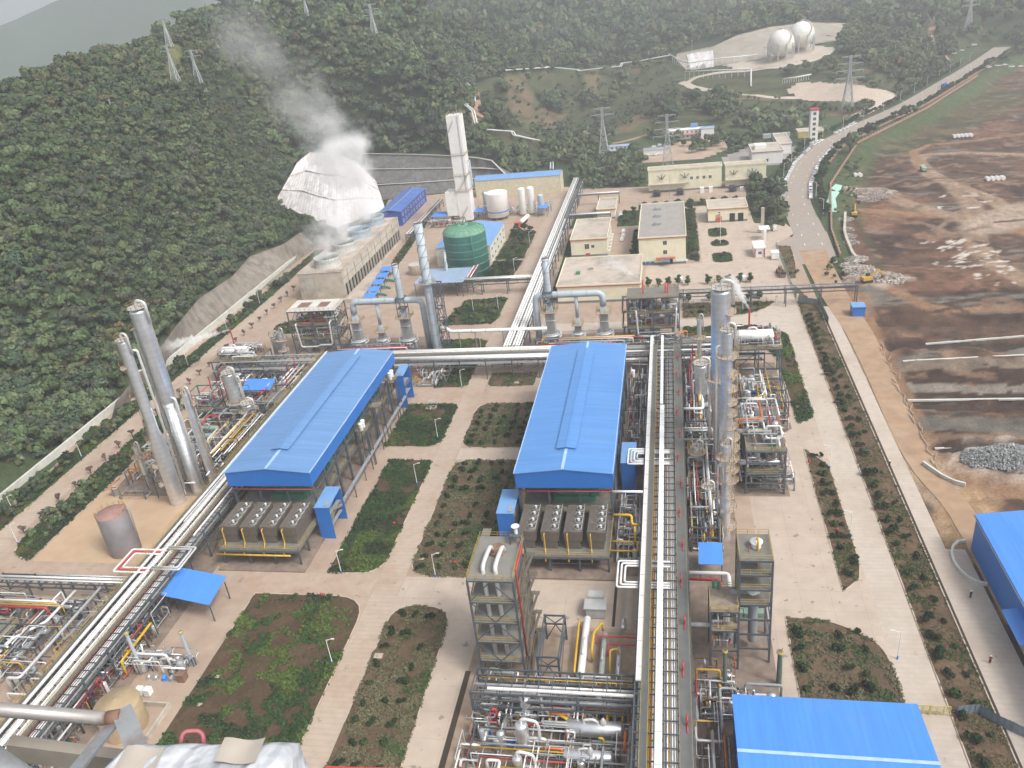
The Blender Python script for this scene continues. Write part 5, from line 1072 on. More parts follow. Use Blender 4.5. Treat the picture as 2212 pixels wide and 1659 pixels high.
g_ = frame('stair_tower', 'thin open stair tower hugging the tallest pale chimney', -82.8,-80.2,259.5,262.5,[4.5,9,13.5,18,22.5,27], decks=(), brace=2, pw=.2)
flue('white_main', 'fat white main pipe leaving the tall chimney towards the right furnaces', [(-84,261.5,9.6),(-80.5,261,9.6),(-79,260.5,8.4),(-44,260.5,8.4)], .62, M_pipew, 'pipe')
for x in (-76,-70,-60,-50): m = MB(); m.bar((x,260.5,0),(x,260.5,7.7),.25); m.bar((x,259.6,7.7),(x,261.4,7.7),.25,.25); solo('pipe_support', m, M_steell, f'{ordn((-76,-70,-60,-50).index(x))} support from the left under the fat white main pipe', 'pipe support', group='supports of the fat white main')
# piping clutter
def piping(label, x0, x1, y0, y1, n, seed, zmax=6, pal=None, vessels=4, pumps=3, zb=0):
    q = random.Random(seed); t = thing('process_piping', label, 'pipework', ((x0+x1)/2,(y0+y1)/2,0), 'ground level pipework')
    pal = pal or [M_alub]*5+[M_pipew]*4+[M_pipeg]*4+[M_alu]*3+[M_yel,M_red,M_org,M_steell,M_steell,M_rust]
    for i in range(n):
        r = q.choice([.07,.09,.12,.15,.2,.26]); x = q.uniform(x0,x1); y = q.uniform(y0,y1); z = q.choice([.6,1,1.6,2.4,3.2,4,zmax*.8,zmax]); pts = [(x,y,.1 if q.random() < .6 else z)]
        if pts[0][2] != z: pts.append((x,y,z))
        for k in range(q.randint(1,4)):
            if k % 2 == q.randint(0,1): x = min(x1,max(x0,x+q.uniform(-1,1)*min(9,(x1-x0)*.7)))
            else: y = min(y1,max(y0,y+q.uniform(-1,1)*min(10,(y1-y0)*.7)))
            if abs(pts[-1][0]-x)+abs(pts[-1][1]-y) > .5: pts.append((x,y,z))
            if q.random() < .3: z2 = q.choice([.6,1.6,3,zmax*.7]); pts.append((x,y,z2)); z = z2
        if q.random() < .5: pts.append((x,y,.1))
        pts = [p for k, p in enumerate(pts) if k == 0 or (Vector(p)-Vector(pts[k-1])).length > .3]
        if len(pts) > 1: p = MB(); p.tube(pts, r, 7); part('pipe', p, q.choice(pal), t)
    s = MB()
    for i in range(max(6, int((x1-x0)*(y1-y0)/22))):
        x = q.uniform(x0,x1); y = q.uniform(y0,y1); h = q.uniform(1.5, zmax); s.bar((x,y,0),(x,y,h),.2)
        if q.random() < .6: s.bar((x,y,h),(min(x1,x+q.uniform(1.5,4)),y,h),.16)
        else: s.bar((x,y,h),(x,min(y1,y+q.uniform(1.5,4)),h),.16)
    part('support', s, M_steel, t)
    for i in range(vessels):
        x = q.uniform(x0+1,x1-1); y = q.uniform(y0+1,y1-1); r = q.uniform(.35,.8); h = q.uniform(1.5,4); v = MB(); v.lathe((x,y,0), [(r,.3),(r,h),(r*.8,h+r*.3),(.01,h+r*.45)], 12); part('vessel', v, q.choice([M_alu,M_alu,M_pipeg,M_alub]), t)
    for i in range(pumps):
        x = q.uniform(x0+1,x1-1); y = q.uniform(y0+1,y1-1); v = MB(); v.box(x-.8,x+.8,y-.35,y+.35,0,.25); v.capsule((x-.5,y,.65),(x+.3,y,.65),.3,8); v.cyl((x+.65,y),.22,.25,1.1,8); part('pump', v, q.choice([M_green,M_steell,M_pipeg,M_bluew]), t)
    if zb:
        t.location.z = zb
    return t
UN = [('tangle of pipes at the foot of the tall left columns',-158,-124,168,200,60,6),('tangle of pipes between the green frame and the left rack',-158,-124,200,232,64,6),('pipes around the drum deck behind the left hall',-160,-124,232,246,36,5.5),
 ('pipes under the left furnaces',-122,-90,252,261,34,4),('pipes under the right furnaces',-48,-20,252,261,34,4),('pipes beneath the steel structure right of the right furnaces',-18,4,252,262,26,5),
 ('tangle of pipes left of the tall right columns beside the rack',2.2,9,196,238,62,6),('tangle of pipes beside the rack near the shortest right column',2.2,9.5,150,196,66,5.5),('pipes beneath the exchanger deck of the right unit',15,28,174,200,42,5),
 ('pipes and pumps in front of the right drum deck',14,30,202,229,52,5),('coloured pipes between the right hall and the rack',-13.8,-8.6,144,168,40,5),('pipes between the right hall and the rack further back',-13.8,-8.6,182,240,50,6),
 ('yellow and silver piping left of the rack at the bottom centre',-26,-9,84,99,46,3.5),('silver piping under the long white gallery',-36,-9,99,110,44,4),('low pipes right of the rack below the oily decks',2,9.5,88,116,30,3),
 ('piping under the left rack above the lower corner',-124,-112,80,126,44,4),('silver piping at the left picture edge',-162,-126,98,126,60,4),('small yellow and red piping skid beside the left rack',-112,-98.5,106.6,112,26,2.2),
 ('yellow and orange piping skid right of the rack near the big blue roof',3,17,103.6,109,28,2.2),('pipes under the cross rack right of the left hall',-86,-76,234,250,30,5),('pipes behind the white pipe rack by the white tank',-112,-66,441,452,40,5),('pipes by the foot of the tall white tower',-132,-112,425,436,24,4),
 ('pipes behind the straight rack at its far end',-9,16,238,250,40,6),('pipes left of the long white gallery at the tower foot',-38,-28,88,99,24,2.5)]
piping_things = [piping(l, a, b, c, d, min(92, int(n*1.4)), 100+i, z, pumps=4 if i % 2 else 2) for i, (l, a, b, c, d, n, z) in enumerate(UN)]
for i, (l, a, b, c, d, n, z, zb) in enumerate((('pipework on the upper exchanger deck',15,25,173,195,40,2.6,12.4),('pipework on the middle exchanger deck',16.5,25,173,195,30,3,6.1),('pipes on top of the right drum deck',18,30.6,230,240,36,2.6,12.6),('pipes on top of the left drum deck',-163,-146.5,242.6,252.6,36,2.2,7.7),
  ('pipework on the middle level of the left reformer structure',-140,-123,263,273,34,4,6.6),('pipework on the upper level of the left reformer structure',-140,-123,263,273,30,4,12.1),('pipework on the middle level of the right reformer structure',-15,1,263,271,34,4,6.6),('pipework on the upper level of the right reformer structure',-15,1,263,271,30,4,12.1),('pipework on the small rear deck of the right unit',17.8,23.2,199.5,213.5,26,2.4,10.6),('pipework on the green tinted frame',-154,-146.6,210,216.4,22,4,5.6),
  ('pipes on the lower deck of the oily structure',5.4,9.9,116,122,16,3,4.7),('pipes on the middle deck of the oily structure',5.4,9.9,116,122,14,3,9.5))): piping(l, a, b, c, d, n, 300+i, z, vessels=3, pumps=1, zb=zb)
for k in range(14):
    yy = 82+k*11.3; v = MB(); v.cyl((.1+.5*(k%2),yy),.16,10.5,11.5,8); v.tube([(.1+.5*(k%2),yy,11.4),(.1+.5*(k%2),yy+1.2,11.7)], .14, 8); v.tube([(.1+.5*(k%2),yy-1.5,10.62),(.1+.5*(k%2),yy+1.5,10.62)], .11, 6); solo('fire_monitor', v, M_red, f'{ordn(k)} red fire monitor from the near end along the dark walkway of the straight rack', 'fire monitor', group='red fire monitors on the rack walkway')
for nm, pts, r, m, lab in (('pipe',[(1.6,132,9),(9.4,132,9),(9.4,122.6,9),(9.4,122.6,2)],.42,M_pipew,'fat white pipe bending from the rack to the oily decked structure'),('pipe',[(1.6,130.6,8.6),(7.6,130.6,8.6),(7.6,122.8,8.6),(7.6,122.8,2)],.32,M_red,'faded red pipe bending beside the fat white one'),
  ('pipe',[(1.6,119,7.6),(5.3,119,7.6)],.4,M_pipew,'short white pipe running straight into the oily decked structure'),('pipe',[(-20.3,124.8,.5),(-20.3,124.8,2),(-20,111.5,2),(-20,111.5,.5)],.24,M_yel,'long straight yellow pipe left of the bright exchanger'),
  ('pipe',[(-15.3,122,2.2),(-15.3,122.5,4),(-16.8,119.5,4),(-17,116,3),(-17,115.6,.5)],.26,M_yel,'bent yellow pipe arching over the grey green exchanger'),('pipe',[(-8.4,119.6,6),(-8.4,119.6,3),(-16.4,119.8,3),(-16.4,118.6,2)],.16,M_red,'red pipe running from the rack over the exchangers'),
  ('pipe',[(-8.4,118.2,6),(-8.4,118.2,2.4),(-14,118.3,2.4),(-14,116,1.4)],.16,M_red,'second red pipe just below the first over the exchangers'),('pipe',[(-11.9,116,2.3),(-12,116,3.6),(-13.4,115.6,3.6),(-13.4,112,1.5)],.2,M_yel,'yellow hooked pipe on the short silver exchanger'),
  ('pipe',[(-14.4,150.5,9.5),(-10.4,150.5,9.5),(-10.4,149,8),(-8.4,149,8)],.32,M_yel,'thick yellow pipe between the right hall and the rack'),('pipe',[(-14.6,146,5.6),(-9.6,146,5.6),(-9.6,146,9.6)],.22,M_yel,'yellow pipe loop by the right cooler platform'),('pipe',[(-15,143,5.4),(-9,143,5.4),(-9,143,8)],.2,M_yel,'lower yellow pipe by the right cooler platform'),
  ('pipe',[(-15,156,12),(-8,156,12)],.3,M_pipew,'white pipe crossing from the right hall to the rack'),('pipe',[(-26,103,.6),(-26,103,3),(-20,99.5,3),(-20,99.5,2.2)],.3,M_yel,'yellow pipe feeding the thick bright horizontal vessel'),
  ('pipe',[(1.6,200,9),(7,200,9),(7,206,9),(7,206,4)],.4,M_pipew,'fat white pipe from the rack to the short silver vessel'),('pipe',[(1.6,192,7.5),(9,192,7.5),(9,192,3)],.3,M_pipew,'white pipe crossing from the rack to the right columns'),('pipe',[(1.6,190.8,7.5),(9,190.8,7.5)],.26,M_alub,'bright pipe beside the white one crossing to the right columns'),('pipe',[(1.6,187,7),(10,187,7),(10,187,2)],.3,M_alub,'bright pipe crossing just nearer to the right columns'),('pipe',[(1.6,183.5,6.5),(9,183.5,6.5)],.22,M_red,'red pipe crossing from the rack to the right columns'),('pipe',[(1.6,168,5.5),(9,168,5.5),(9,168,9)],.18,M_red,'thin red pipe crossing lower to the right columns'),
  ('pipe',[(-137,126,4.4),(-137,116,4.4),(-143,112,3),(-143,108,3)],.3,M_pipew,'white pipe slanting through the yard at the left edge'),('pipe',[(-131,127,4.6),(-131,100,4.6),(-134,100,4.6),(-134,100,1)],.34,M_alub,'long bright pipe running along the left edge yard')):
    v = MB(); v.tube(pts, r, 10); solo(nm, v, m, lab, 'pipe', group=None)
gp = [M_pipeg]*4+[M_steell]*3+[M_steel]*4+[M_alub]*3+[M_rust,M_red,M_yel]
for i, (l, a, b, c, d, n, z) in enumerate((('dense grey pipework at the foot of the tall left columns',-146,-125,176,198,80,9),('dense grey pipework around the squat left vessel',-146,-125,202,222,76,8),('dense grey pipework under the left drum deck',-163,-140,236,246,60,6),('dense grey pipework between rack and tall right columns',2.4,9,176,222,88,8.5),('dense grey pipework beside the shortest right column',2.4,9,150,176,80,7),('dense grey pipework in front of the right drum deck',15,30,206,228,70,7),
  ('dense grey pipework under the left furnaces',-122,-92,250,258,70,6),('dense grey pipework under the right furnaces',-48,-10,250,258,80,6),('dense grey pipework at the left edge yard',-160,-128,100,124,86,4.5),('dense grey pipework under the long white gallery',-37,-10,99,107,80,4),('dense grey pipework below the left rack',-123,-112,84,126,80,6),('dense grey pipework below the straight rack',-7.5,1,84,200,88,6.5))): piping(l, a, b, c, d, n, 700+i, z, pal=gp, vessels=5, pumps=2)
# small identifiable equipment
def poly_solo(name, mb, m, label, cat, group=None): return solo(name, mb, m, label, cat, group=group)
def vent_pole(label, x, y, h, r=.42, m=M_flue):
    t = thing('vent_pole', label, 'vent pole', (x,y,0), 'thin vent poles on the piping skids'); p = MB(); p.cyl((x,y), r, 0, h, 12, r*.85); part('pole', p, m, t)
    c = MB(); c.lathe((x,y,0), [(r*1.3,h-.3),(r*1.3,h),(r*.9,h+.05)], 12); c.bar((x,y,h),(x+.4,y,h+.8),.1); part('cap', c, M_yelr, t)
vent_pole('pale vent pole at the left end of the skid by the left rack', -109.8,107.8,10.4,.4); vent_pole('pale vent pole at the right end of the skid by the left rack', -99.3,110,9,.4)
mg = mat('dark_green_grey_pole', (.12,.16,.13), .6); vent_pole('dark vent pole nearer the straight rack by the big blue roof', 7.4,109.7,10.6,.38,mg); vent_pole('dark vent pole nearer the pale yard by the big blue roof', 17.1,112.6,8,.5,mg)
def canopy(label, poly, z, zf, posts, m=M_bluex):
    t = thing('shed', label, 'open shed', (sum(p[0] for p in poly)/4, sum(p[1] for p in poly)/4, 0), 'blue roofed open sheds'); r = MB(); r.slab(*[(p[0],p[1],zz) for p, zz in zip(poly, zf)]); part('roof', r, m, t)
    for x, y in posts: l = MB(); l.bar((x,y,0),(x,y,z-.3),.2); part('post', l, M_steel, t)
canopy('blue flat shed roof over pumps beside the left rack', [(-113.6,124.2),(-100.5,122),(-100.5,130.3),(-114.2,132.8)], 5.2, [5.6,5.2,6.2,6.4], [(-101,122.6),(-101,129.8),(-113,124.6),(-113,132)])
canopy('small blue shed roof right of the straight rack', [(3.8,139.9),(8.9,139.8),(9.0,146.7),(4.0,146.7)], 4.6, [4.8,4.8,5.2,5.2], [(4.2,140.2),(8.6,140.2),(4.2,146.3),(8.6,146.3)])
canopy('blue shed roof over pumps in the left process unit', [(-143,222.8),(-132.6,222.6),(-133.4,230),(-144.4,230.6)], 5.6, [5.8,5.8,6.3,6.3], [(-142.6,223.2),(-133,223),(-133.8,229.6),(-144,230)])
for k, (yy, xx) in enumerate(((350.2,-132.6),(341,-131.6),(332,-130.8),(323,-129.8),(315,-128.8))):
    canopy(f'{ordn(k)} small blue pump shed from the far end beside the cooling basin', [(xx-2.6,yy-2.6),(xx+2.6,yy-2.6),(xx+2.6,yy+2.6),(xx-2.6,yy+2.6)], 3, [3.2,3.0,3.6,3.5], [(xx-2.2,yy-2.2),(xx+2.2,yy-2.2),(xx+2.2,yy+2.2),(xx-2.2,yy+2.2)])
    v = MB(); v.tube([(xx-1.5,yy,.9),(xx+3,yy,.9),(xx+5,yy-.5,.6),(xx+5.6,yy-1,.3)], .45, 8); v.cyl((xx,yy),.7,0,1.9,10); solo('pump', v, M_grn, f'green pump with thick green pipe under the {ordn(k)} pump shed', 'pump', group='green pumps by the cooling basin')
canopy('wide pale blue shed roof in front of the green tank', [(-109.6,317.4),(-87.3,316.6),(-86.6,332.6),(-106.6,333.4)], 7.4, [6.8,6.8,7.7,7.7], [(-109,318),(-98,318),(-88,317.5),(-87.4,332),(-106,332.6)], M_blueg)
canopy('blue shed roof left of the tall white tower', [(-132,430),(-122.5,430),(-122,437),(-130,437.5)], 5, [5,5,5.8,5.8], [(-131,430.6),(-123,430.6),(-122.6,436.5)]); canopy('blue shed roof right of the tall white tower', [(-108.4,434.5),(-102.6,434.5),(-102.2,440.5),(-107.4,440.8)], 5, [5,5,5.6,5.6], [(-108,435),(-103,435),(-102.8,440)])
canopy('small blue shed roof beside the white pipe rack', [(-72.4,434),(-66.8,434),(-66.6,440),(-71.4,440)], 5, [5,5,5.8,5.8], [(-72,434.4),(-67.2,434.4),(-67,439.6)])
b = MB(); b.box(-19.2,-15.4,127.5,130.2,.2,2.6); b.box(-19.6,-15,127.3,130.6,2.6,2.85); b.box(-18.9,-15.7,130.3,132.2,2.2,3.5); solo('generator_cabinet', b, mat('pale_grey_cabinet', (.42,.43,.42), .5), 'pale grey cabinet with a stepped top near the rack and the big yard', 'cabinet')
for x, l in ((-106.2,'left'),(-104.4,'right')):
    t = thing('liquid_tote', f'{l} white liquid tote of the pair on the concrete near the left rack', 'tote', (x,101.8,0), 'white liquid totes'); v = MB(); v.box(x-.65,x+.65,101.2,102.5,.2,1.7); v.cyl((x,101.85),.2,1.7,1.85,8); part('tank', v, M_white, t); v = MB(); v.box(x-.7,x+.7,101.15,102.55,0,.2); part('pallet', v, M_steell, t)
for i, (x, c, l) in enumerate(((-103.2,M_bluex,'blue'),(-101.6,M_pipeg,'grey blue'),(-105,M_alu,'silver'),(-106.6,M_alu,'small silver'))):
    v = MB(); v.box(x-.5,x+.5,105.3,106.3,.0,.3); v.capsule((x,105.4,.75),(x,106.1,.75),.42,10); solo('air_blower', v, c, f'{l} small blower in the row in front of the left piping skid', 'blower')
v = MB(); v.box(-100.1,-98.5,105.2,106.8,0,1.9); solo('control_box', v, M_rust, 'rusty square control box at the end of the blower row', 'control box')
wl = MB(); 
for a, b_, c, d in ((-108,-98,99.0,99.35),(-98.35,-98,91.5,98.98)): wl.box(a,b_,c,d,0,1.2)
solo('bund_wall', wl, M_wall, 'low concrete bund wall beside the brown tank at the lower left', 'low wall')
ot = thing('storage_tank', 'rusty topped grey storage tank on the tan pad beside the left rack', 'tank', (-138.6,146.2,0), 'storage tanks')
v = MB(); v.lathe((-138.6,146.2,0), [(3.7,0),(3.7,11.6),(3.6,11.7),(.01,12.3)], 28); part('shell', v, mat('weathered_tank_plate', (.27,.26,.27), .55, metal=.3, var=.2, scale=.25, dirt=(.30,.20,.14), dscale=.2, damt=.8), ot)
v = MB(); v.lathe((-138.6,146.2,0), [(3.72,11.62),(3.6,11.74),(.01,12.34)], 28); part('roof', v, mat('rust_red_tank_roof', (.32,.19,.16), .8, var=.15), ot)
v = MB(); v.rail([(-138.6+3.6*math.cos(i*pi/8),146.2+3.6*math.sin(i*pi/8),11.7) for i in range(-1,12)], 1, 1.5, .06); part('handrail', v, M_yelr, ot)
v = MB(); v.ladder(-142.5,145.2,0,12); part('ladder', v, M_yelr, ot); v = MB(); v.tube([(-135.6,147,11.8),(-134.2,147.2,12.4),(-133.8,147,11),(-134.3,146.8,.5)], .14, 6); part('pipe', v, M_steell, ot)
bt = thing('storage_tank', 'yellow brown tank with a ladder cage behind the near guard rail', 'tank', (-104.6,94.2,0), 'storage tanks')
v = MB(); v.lathe((-104.6,94.2,0), [(4.2,0),(4.2,6),(4.1,6.1),(.01,7.2)], 26); part('shell', v, mat('ochre_tank', (.42,.32,.19), .6, var=.15, dirt=(.2,.13,.08), dscale=.3, damt=.7), bt); v = MB(); v.rail([(-104.6+2.6*math.cos(i*pi/8),94.2+2.6*math.sin(i*pi/8),4.7) for i in range(16)], 1, 1.6, .06, True); part('handrail', v, M_yel, bt)
tp = MB(); q = random.Random(5)
for i in range(4):
    for j in range(4): x, y = 11+i*1.35+q.uniform(-.1,.1), 129.4+j*1.3+q.uniform(-.1,.1); tp.box(x,x+1.2,y,y+1.15,0,1.0+q.uniform(0,.3))
solo('crate_stack', tp, mat('dull_green_tarpaulin', (.17,.26,.20), .6, var=.3), 'stack of crates under green sheets behind the narrow steel tower', 'crate stack')
# red riser posts, blue corner box and low stuff
for i, (x, y, z0, z1) in enumerate(((-128.5,236,4,11),(-129.5,233,3,10),(-151,219,1,13),(-149.5,220.5,1,12),(-145.5,218,3,13),(-144,219,3,13.5),(-152,209,1,12),(14.5,216,5,12),(15.8,214,4,13),(5,232,6,13.5),(4.4,226,5,13),(25.4,176.5,0,13),(-127,225,3,10))):
    v = MB(); v.cyl((x,y),.17,z0 if z0 < 2 else 0,z1,8); solo('red_riser', v, M_red, f'{ordn(i)} of the upright red pipes standing among the grey pipework', 'red pipe', group='upright red pipes')
# ================================================================ BUILDINGS AND TANKS
def win(mb_parent, x0, x1, z0, z1, y, axis='x', dirn=-1, m=None, white=False):
    """window with frame and panes on a wall plane; axis 'x': wall faces y, 'y': wall faces x"""
    o = .05*dirn; f = MB(); g = MB()
    def bx(mb, a, b, c, d, t0, t1):
        lo, hi = sorted((y+dirn*t0, y+dirn*t1))
        mb.box(a,b,lo,hi,c,d) if axis == 'x' else mb.box(lo,hi,a,b,c,d)
    bx(g, x0, x1, z0, z1, .0, .04); w = part('window', g, M_glass, mb_parent)
    for a, b, c, d in ((x0-.08,x1+.08,z0-.1,z0),(x0-.08,x1+.08,z1,z1+.08),(x0-.08,x0,z0,z1),(x1,x1+.08,z0,z1),((x0+x1)/2-.04,(x0+x1)/2+.04,z0,z1)): bx(f, a, b, c, d, 0, .09)
    part('frame', f, M_white if not white else M_cream, w)
def flatblock(name, label, cat, x0, x1, y0, y1, h, wall=None, roof=None, trim=True, plinth=True, parapet=.5, wins=(), doors=(), extras=None, group=None):
    wall = wall or M_cream; t = thing(name, label, cat, ((x0+x1)/2,(y0+y1)/2,0), group)
    w = MB(); w.box(x0,x1,y0,y1,0,h-.02); part('wall', w, wall, t)
    r = MB(); r.box(x0-.25,x1+.25,y0-.25,y1+.25,h,h+.12); rf = part('roof', r, roof or M_roofc, t)
    p = MB()
    for a, b, c, d in ((x0-.3,x1+.3,y0-.3,y0),(x0-.3,x1+.3,y1,y1+.3),(x0-.3,x0,y0,y1),(x1,x1+.3,y0,y1)): p.box(a,b,c,d,h-.4,h+parapet)
    part('parapet', p, M_cream if wall is not M_white else M_white, rf)
    if trim:
        p = MB()
        for a, b, c, d in ((x0-.36,x1+.36,y0-.36,y0-.3),(x0-.36,x0-.3,y0-.3,y1+.36),(x1+.3,x1+.36,y0-.3,y1+.36)): p.box(a,b,c,d,h-.45,h-.05)
        part('red_trim', p, M_redt, t)
    if plinth: p = MB(); p.box(x0-.08,x1+.08,y0-.08,y1+.08,0,.9); part('plinth', p, M_greyb, t)
    for a in wins:
        k, u0, u1, z0, z1 = a
        if k == 's': win(t, u0, u1, z0, z1, y0)
        elif k == 'e': win(t, u0, u1, z0, z1, x1, 'y', 1)
        else: win(t, u0, u1, z0, z1, x0, 'y', -1)
    for k, u0, u1, z1, m in doors:
        d = MB(); d.box(u0,u1,y0-.12,y0-.02,0,z1) if k == 's' else d.box(x1+.02,x1+.12,u0,u1,0,z1); part('door', d, m, t)
    return t, rf
M_wt = M_white
# cooling tower with four fan stacks
ct = thing('cooling_tower', 'long stained concrete cooling tower with four steaming fan stacks', 'cooling tower', (-152.5,362,0))
X0, X1, Y0, Y1, HT = -163.2,-142.2,321,406,12.5
w = MB(); w.box(X0,X1,Y0,Y0+.4,0,HT-.2); w.box(X0,X0+.4,Y0+.4,Y1,0,HT-.2); w.box(X0+.4,X1,Y1-.4,Y1,0,HT-.2); w.box(X1-.4,X1,Y0+.4,Y1-.4,6.2,HT-.2); w.box(X0+.4,X1-3.5,Y0+.5,Y1-.5,0,6)
part('wall', w, M_wall, ct); d = MB(); d.box(X0-.2,X1+.2,Y0-.2,Y1+.2,HT-.2,HT+.1); part('roof', d, M_roofc, ct)
w = MB()
for k in range(22): yy = Y0+.8+k*(Y1-Y0-1.6)/21; w.box(X1-.5,X1+.25,yy-.2,yy+.2,0,6.2)
part('intake_pillars', w, M_wall, ct); w = MB(); w.box(X1-3.4,X1-.8,Y0+.6,Y1-.6,0.4,6.1); part('intake_louvre', w, M_dark, ct)
w = MB(); 
for k in range(9): yy = Y0+6+k*9.6; w.box(X1,X1+.12,yy,yy+.3,6.3,HT-.3)
w.box(X1+.01,X1+.1,Y0,Y1,9.1,9.25); part('wall_rib', w, mat('dark_stain_strip', (.25,.22,.18), .9), ct)
r = MB(); r.rail([(X0,Y0,HT+.1),(X1,Y0,HT+.1),(X1,Y1,HT+.1),(X0,Y1,HT+.1)], 1, 3, .06, True); part('handrail', r, M_rust, ct)
for k, cy2 in enumerate((331,353,374.5,396)):
    f = MB(); prof = [(6.2,HT+.1),(5.6,HT+1.5),(5.4,HT+2.6),(5.9,HT+4.2),(5.8,HT+4.2),(5.3,HT+2.6),(5.4,HT+.2)]; f.lathe((-152.2,cy2,0), prof, 32); fo = part('fan_stack', f, mat('grey_fibreglass', (.52,.53,.50), .6, var=.08, dirt=(.35,.34,.32), dscale=.2, damt=.5) if k < 2 else mat('blue_grey_fibreglass', (.33,.40,.46), .6), ct)
    f = MB(); f.lathe((-152.2,cy2,0), [(5.3,HT+.4),(.01,HT+.42)], 24, False); part('fan_well', f, M_dark, fo)
    b = MB()
    for q in range(6): a = q*pi/3+k*.3; b.bar((-152.2,cy2,HT+2.2),(-152.2+5*math.cos(a),cy2+5*math.sin(a),HT+2.2),.7,.08)
    part('fan_blades', b, M_steell, fo)
    b = MB()
    for q in range(24): a = q*pi/12; b.bar((-152.2+6.25*math.cos(a),cy2+6.25*math.sin(a),HT+.15),(-152.2+5.65*math.cos(a),cy2+5.65*math.sin(a),HT+2.4),.1); b.bar((-152.2+5.65*math.cos(a),cy2+5.65*math.sin(a),HT+2.4),(-152.2+6*math.cos(a),cy2+6*math.sin(a),HT+4.1),.1)
    part('rib', b, M_wall, fo)
s = MB()
for x in (-159.5,-155): s.bar((x,319.2,0),(x,319.2,11),.25)
s.bar((-159.5,319.2,11),(-155,319.2,11),.2); s.bar((-159.5,319.2,0),(-155,319.2,5.5),.5,.12); s.bar((-155,319.2,5.5),(-159.5,319.2,11),.5,.12); s.bar((-155,319.2,11),(-155,321,11),.2); s.bar((-159.5,319.2,5.5),(-155,319.2,5.5),.2); part('stairs', s, M_steell, ct)
bs = MB()
for a, b_, c, d in ((-141.6,-141.3,316,404),(-134.5,-134.2,316,362),(-141.3,-134.5,316,316.3)): bs.box(a,b_,c,d,0,1.5)
solo('basin_wall', bs, M_wall, 'concrete basin wall along the right side of the cooling tower', 'basin wall')
f = MB(); f.box(-141.2,-134.6,316.4,362,.1,.9); solo('basin_cover', f, M_roofc, 'brown stained basin cover beside the cooling tower', 'basin cover')
# blue pump house behind the cooling tower
t = thing('pump_house', 'dark blue building with panelled blue roof and two rows of windows behind the cooling tower', 'building', (-156,463,0)); x0, x1, y0, y1, h = -163,-149.8,434,487,8
w = MB(); w.box(x0,x1,y0,y1,0,h-.1); part('wall', w, mat('royal_blue_wall', (.022,.075,.38), .5, var=.08), t); r = MB(); xc = (x0+x1)/2
r.slab((x0-.4,y0-.3,h),(xc,y0-.3,h+1.2),(xc,y1,h+1.2),(x0-.4,y1,h)); r.slab((xc,y0-.3,h+1.2),(x1+.4,y0-.3,h),(x1+.4,y1,h),(xc,y1,h+1.2)); rf = part('roof', r, mat('mid_blue_roof', (.085,.17,.47), .5, var=.08), t)
s = MB()
for k in range(6): yy = y0+3+k*9.5; s.bar((x0,yy,h+.06),(xc,yy,h+1.26),.25,.08); s.bar((xc,yy,h+1.26),(x1,yy,h+.06),.25,.08)
s.bar((xc,y0,h+1.26),(xc,y1,h+1.26),.4,.1); part('roof_seam', s, M_blueg, rf)
for k in range(9):
    for z in (1.4,5): win(t, y0+2.5+k*5.5, y0+4.6+k*5.5, z, z+1.5, x1, 'y', 1)
def gable_building(name, label, cat, x0, x1, y0, y1, h, rise, wall, roof, axis='y', wins=(), group=None, plinth=None):
    t = thing(name, label, cat, ((x0+x1)/2,(y0+y1)/2,0), group); w = MB()
    if axis == 'y':
        xc = (x0+x1)/2; w.add([(x0,y0,0),(x1,y0,0),(x1,y1,0),(x0,y1,0),(x0,y0,h),(x1,y0,h),(x1,y1,h),(x0,y1,h),(xc,y0,h+rise),(xc,y1,h+rise)],[(0,1,5,8,4),(1,2,6,5),(2,3,7,9,6),(3,0,4,7)])
        r = MB(); r.slab((x0-.3,y0-.3,h+.12),(xc,y0-.3,h+rise+.14),(xc,y1+.3,h+rise+.14),(x0-.3,y1+.3,h+.12)); r.slab((xc,y0-.3,h+rise+.14),(x1+.3,y0-.3,h+.12),(x1+.3,y1+.3,h+.12),(xc,y1+.3,h+rise+.14))
        c = MB(); c.bar((xc,y0-.3,h+rise+.2),(xc,y1+.3,h+rise+.2),.6,.08)
    else:
        yc = (y0+y1)/2; w.add([(x0,y0,0),(x1,y0,0),(x1,y1,0),(x0,y1,0),(x0,y0,h),(x1,y0,h),(x1,y1,h),(x0,y1,h),(x0,yc,h+rise),(x1,yc,h+rise)],[(0,1,5,4),(1,2,6,9,5),(2,3,7,6),(3,0,4,8,7)])
        r = MB(); r.slab((x0-.3,y0-.3,h+.12),(x1+.3,y0-.3,h+.12),(x1+.3,yc,h+rise+.14),(x0-.3,yc,h+rise+.14)); r.slab((x0-.3,yc,h+rise+.14),(x1+.3,yc,h+rise+.14),(x1+.3,y1+.3,h+.12),(x0-.3,y1+.3,h+.12))
        c = MB(); c.bar((x0-.3,yc,h+rise+.2),(x1+.3,yc,h+rise+.2),.6,.08)
    part('wall', w, wall, t); rf = part('roof', r, roof, t); part('ridge_cap', c, mat('pale_blue_flashing', (.38,.55,.8), .5) if roof in (M_blue,M_bluex) else M_blueg, rf)
    if plinth: p = MB(); p.box(x0-.08,x1+.08,y0-.08,y1+.08,0,plinth); part('plinth', p, M_greyb, t)
    for k, u0, u1, z0, z1 in wins: win(t, u0, u1, z0, z1, {'s': y0, 'e': x1, 'w': x0}[k], 'x' if k == 's' else 'y', -1 if k in 'sw' else 1)
    return t
gable_building('workshop', 'cream walled workshop with a blue gable roof behind the green tank', 'workshop', -110,-83.8,359,397,8.6,1.8,mat('white_cream_wall', (.68,.66,.55), .7), M_bluer, 'y', [('e',362+k*7.3,364.4+k*7.3,z,z+1.5) for k in range(5) for z in (1.6,5.4)])
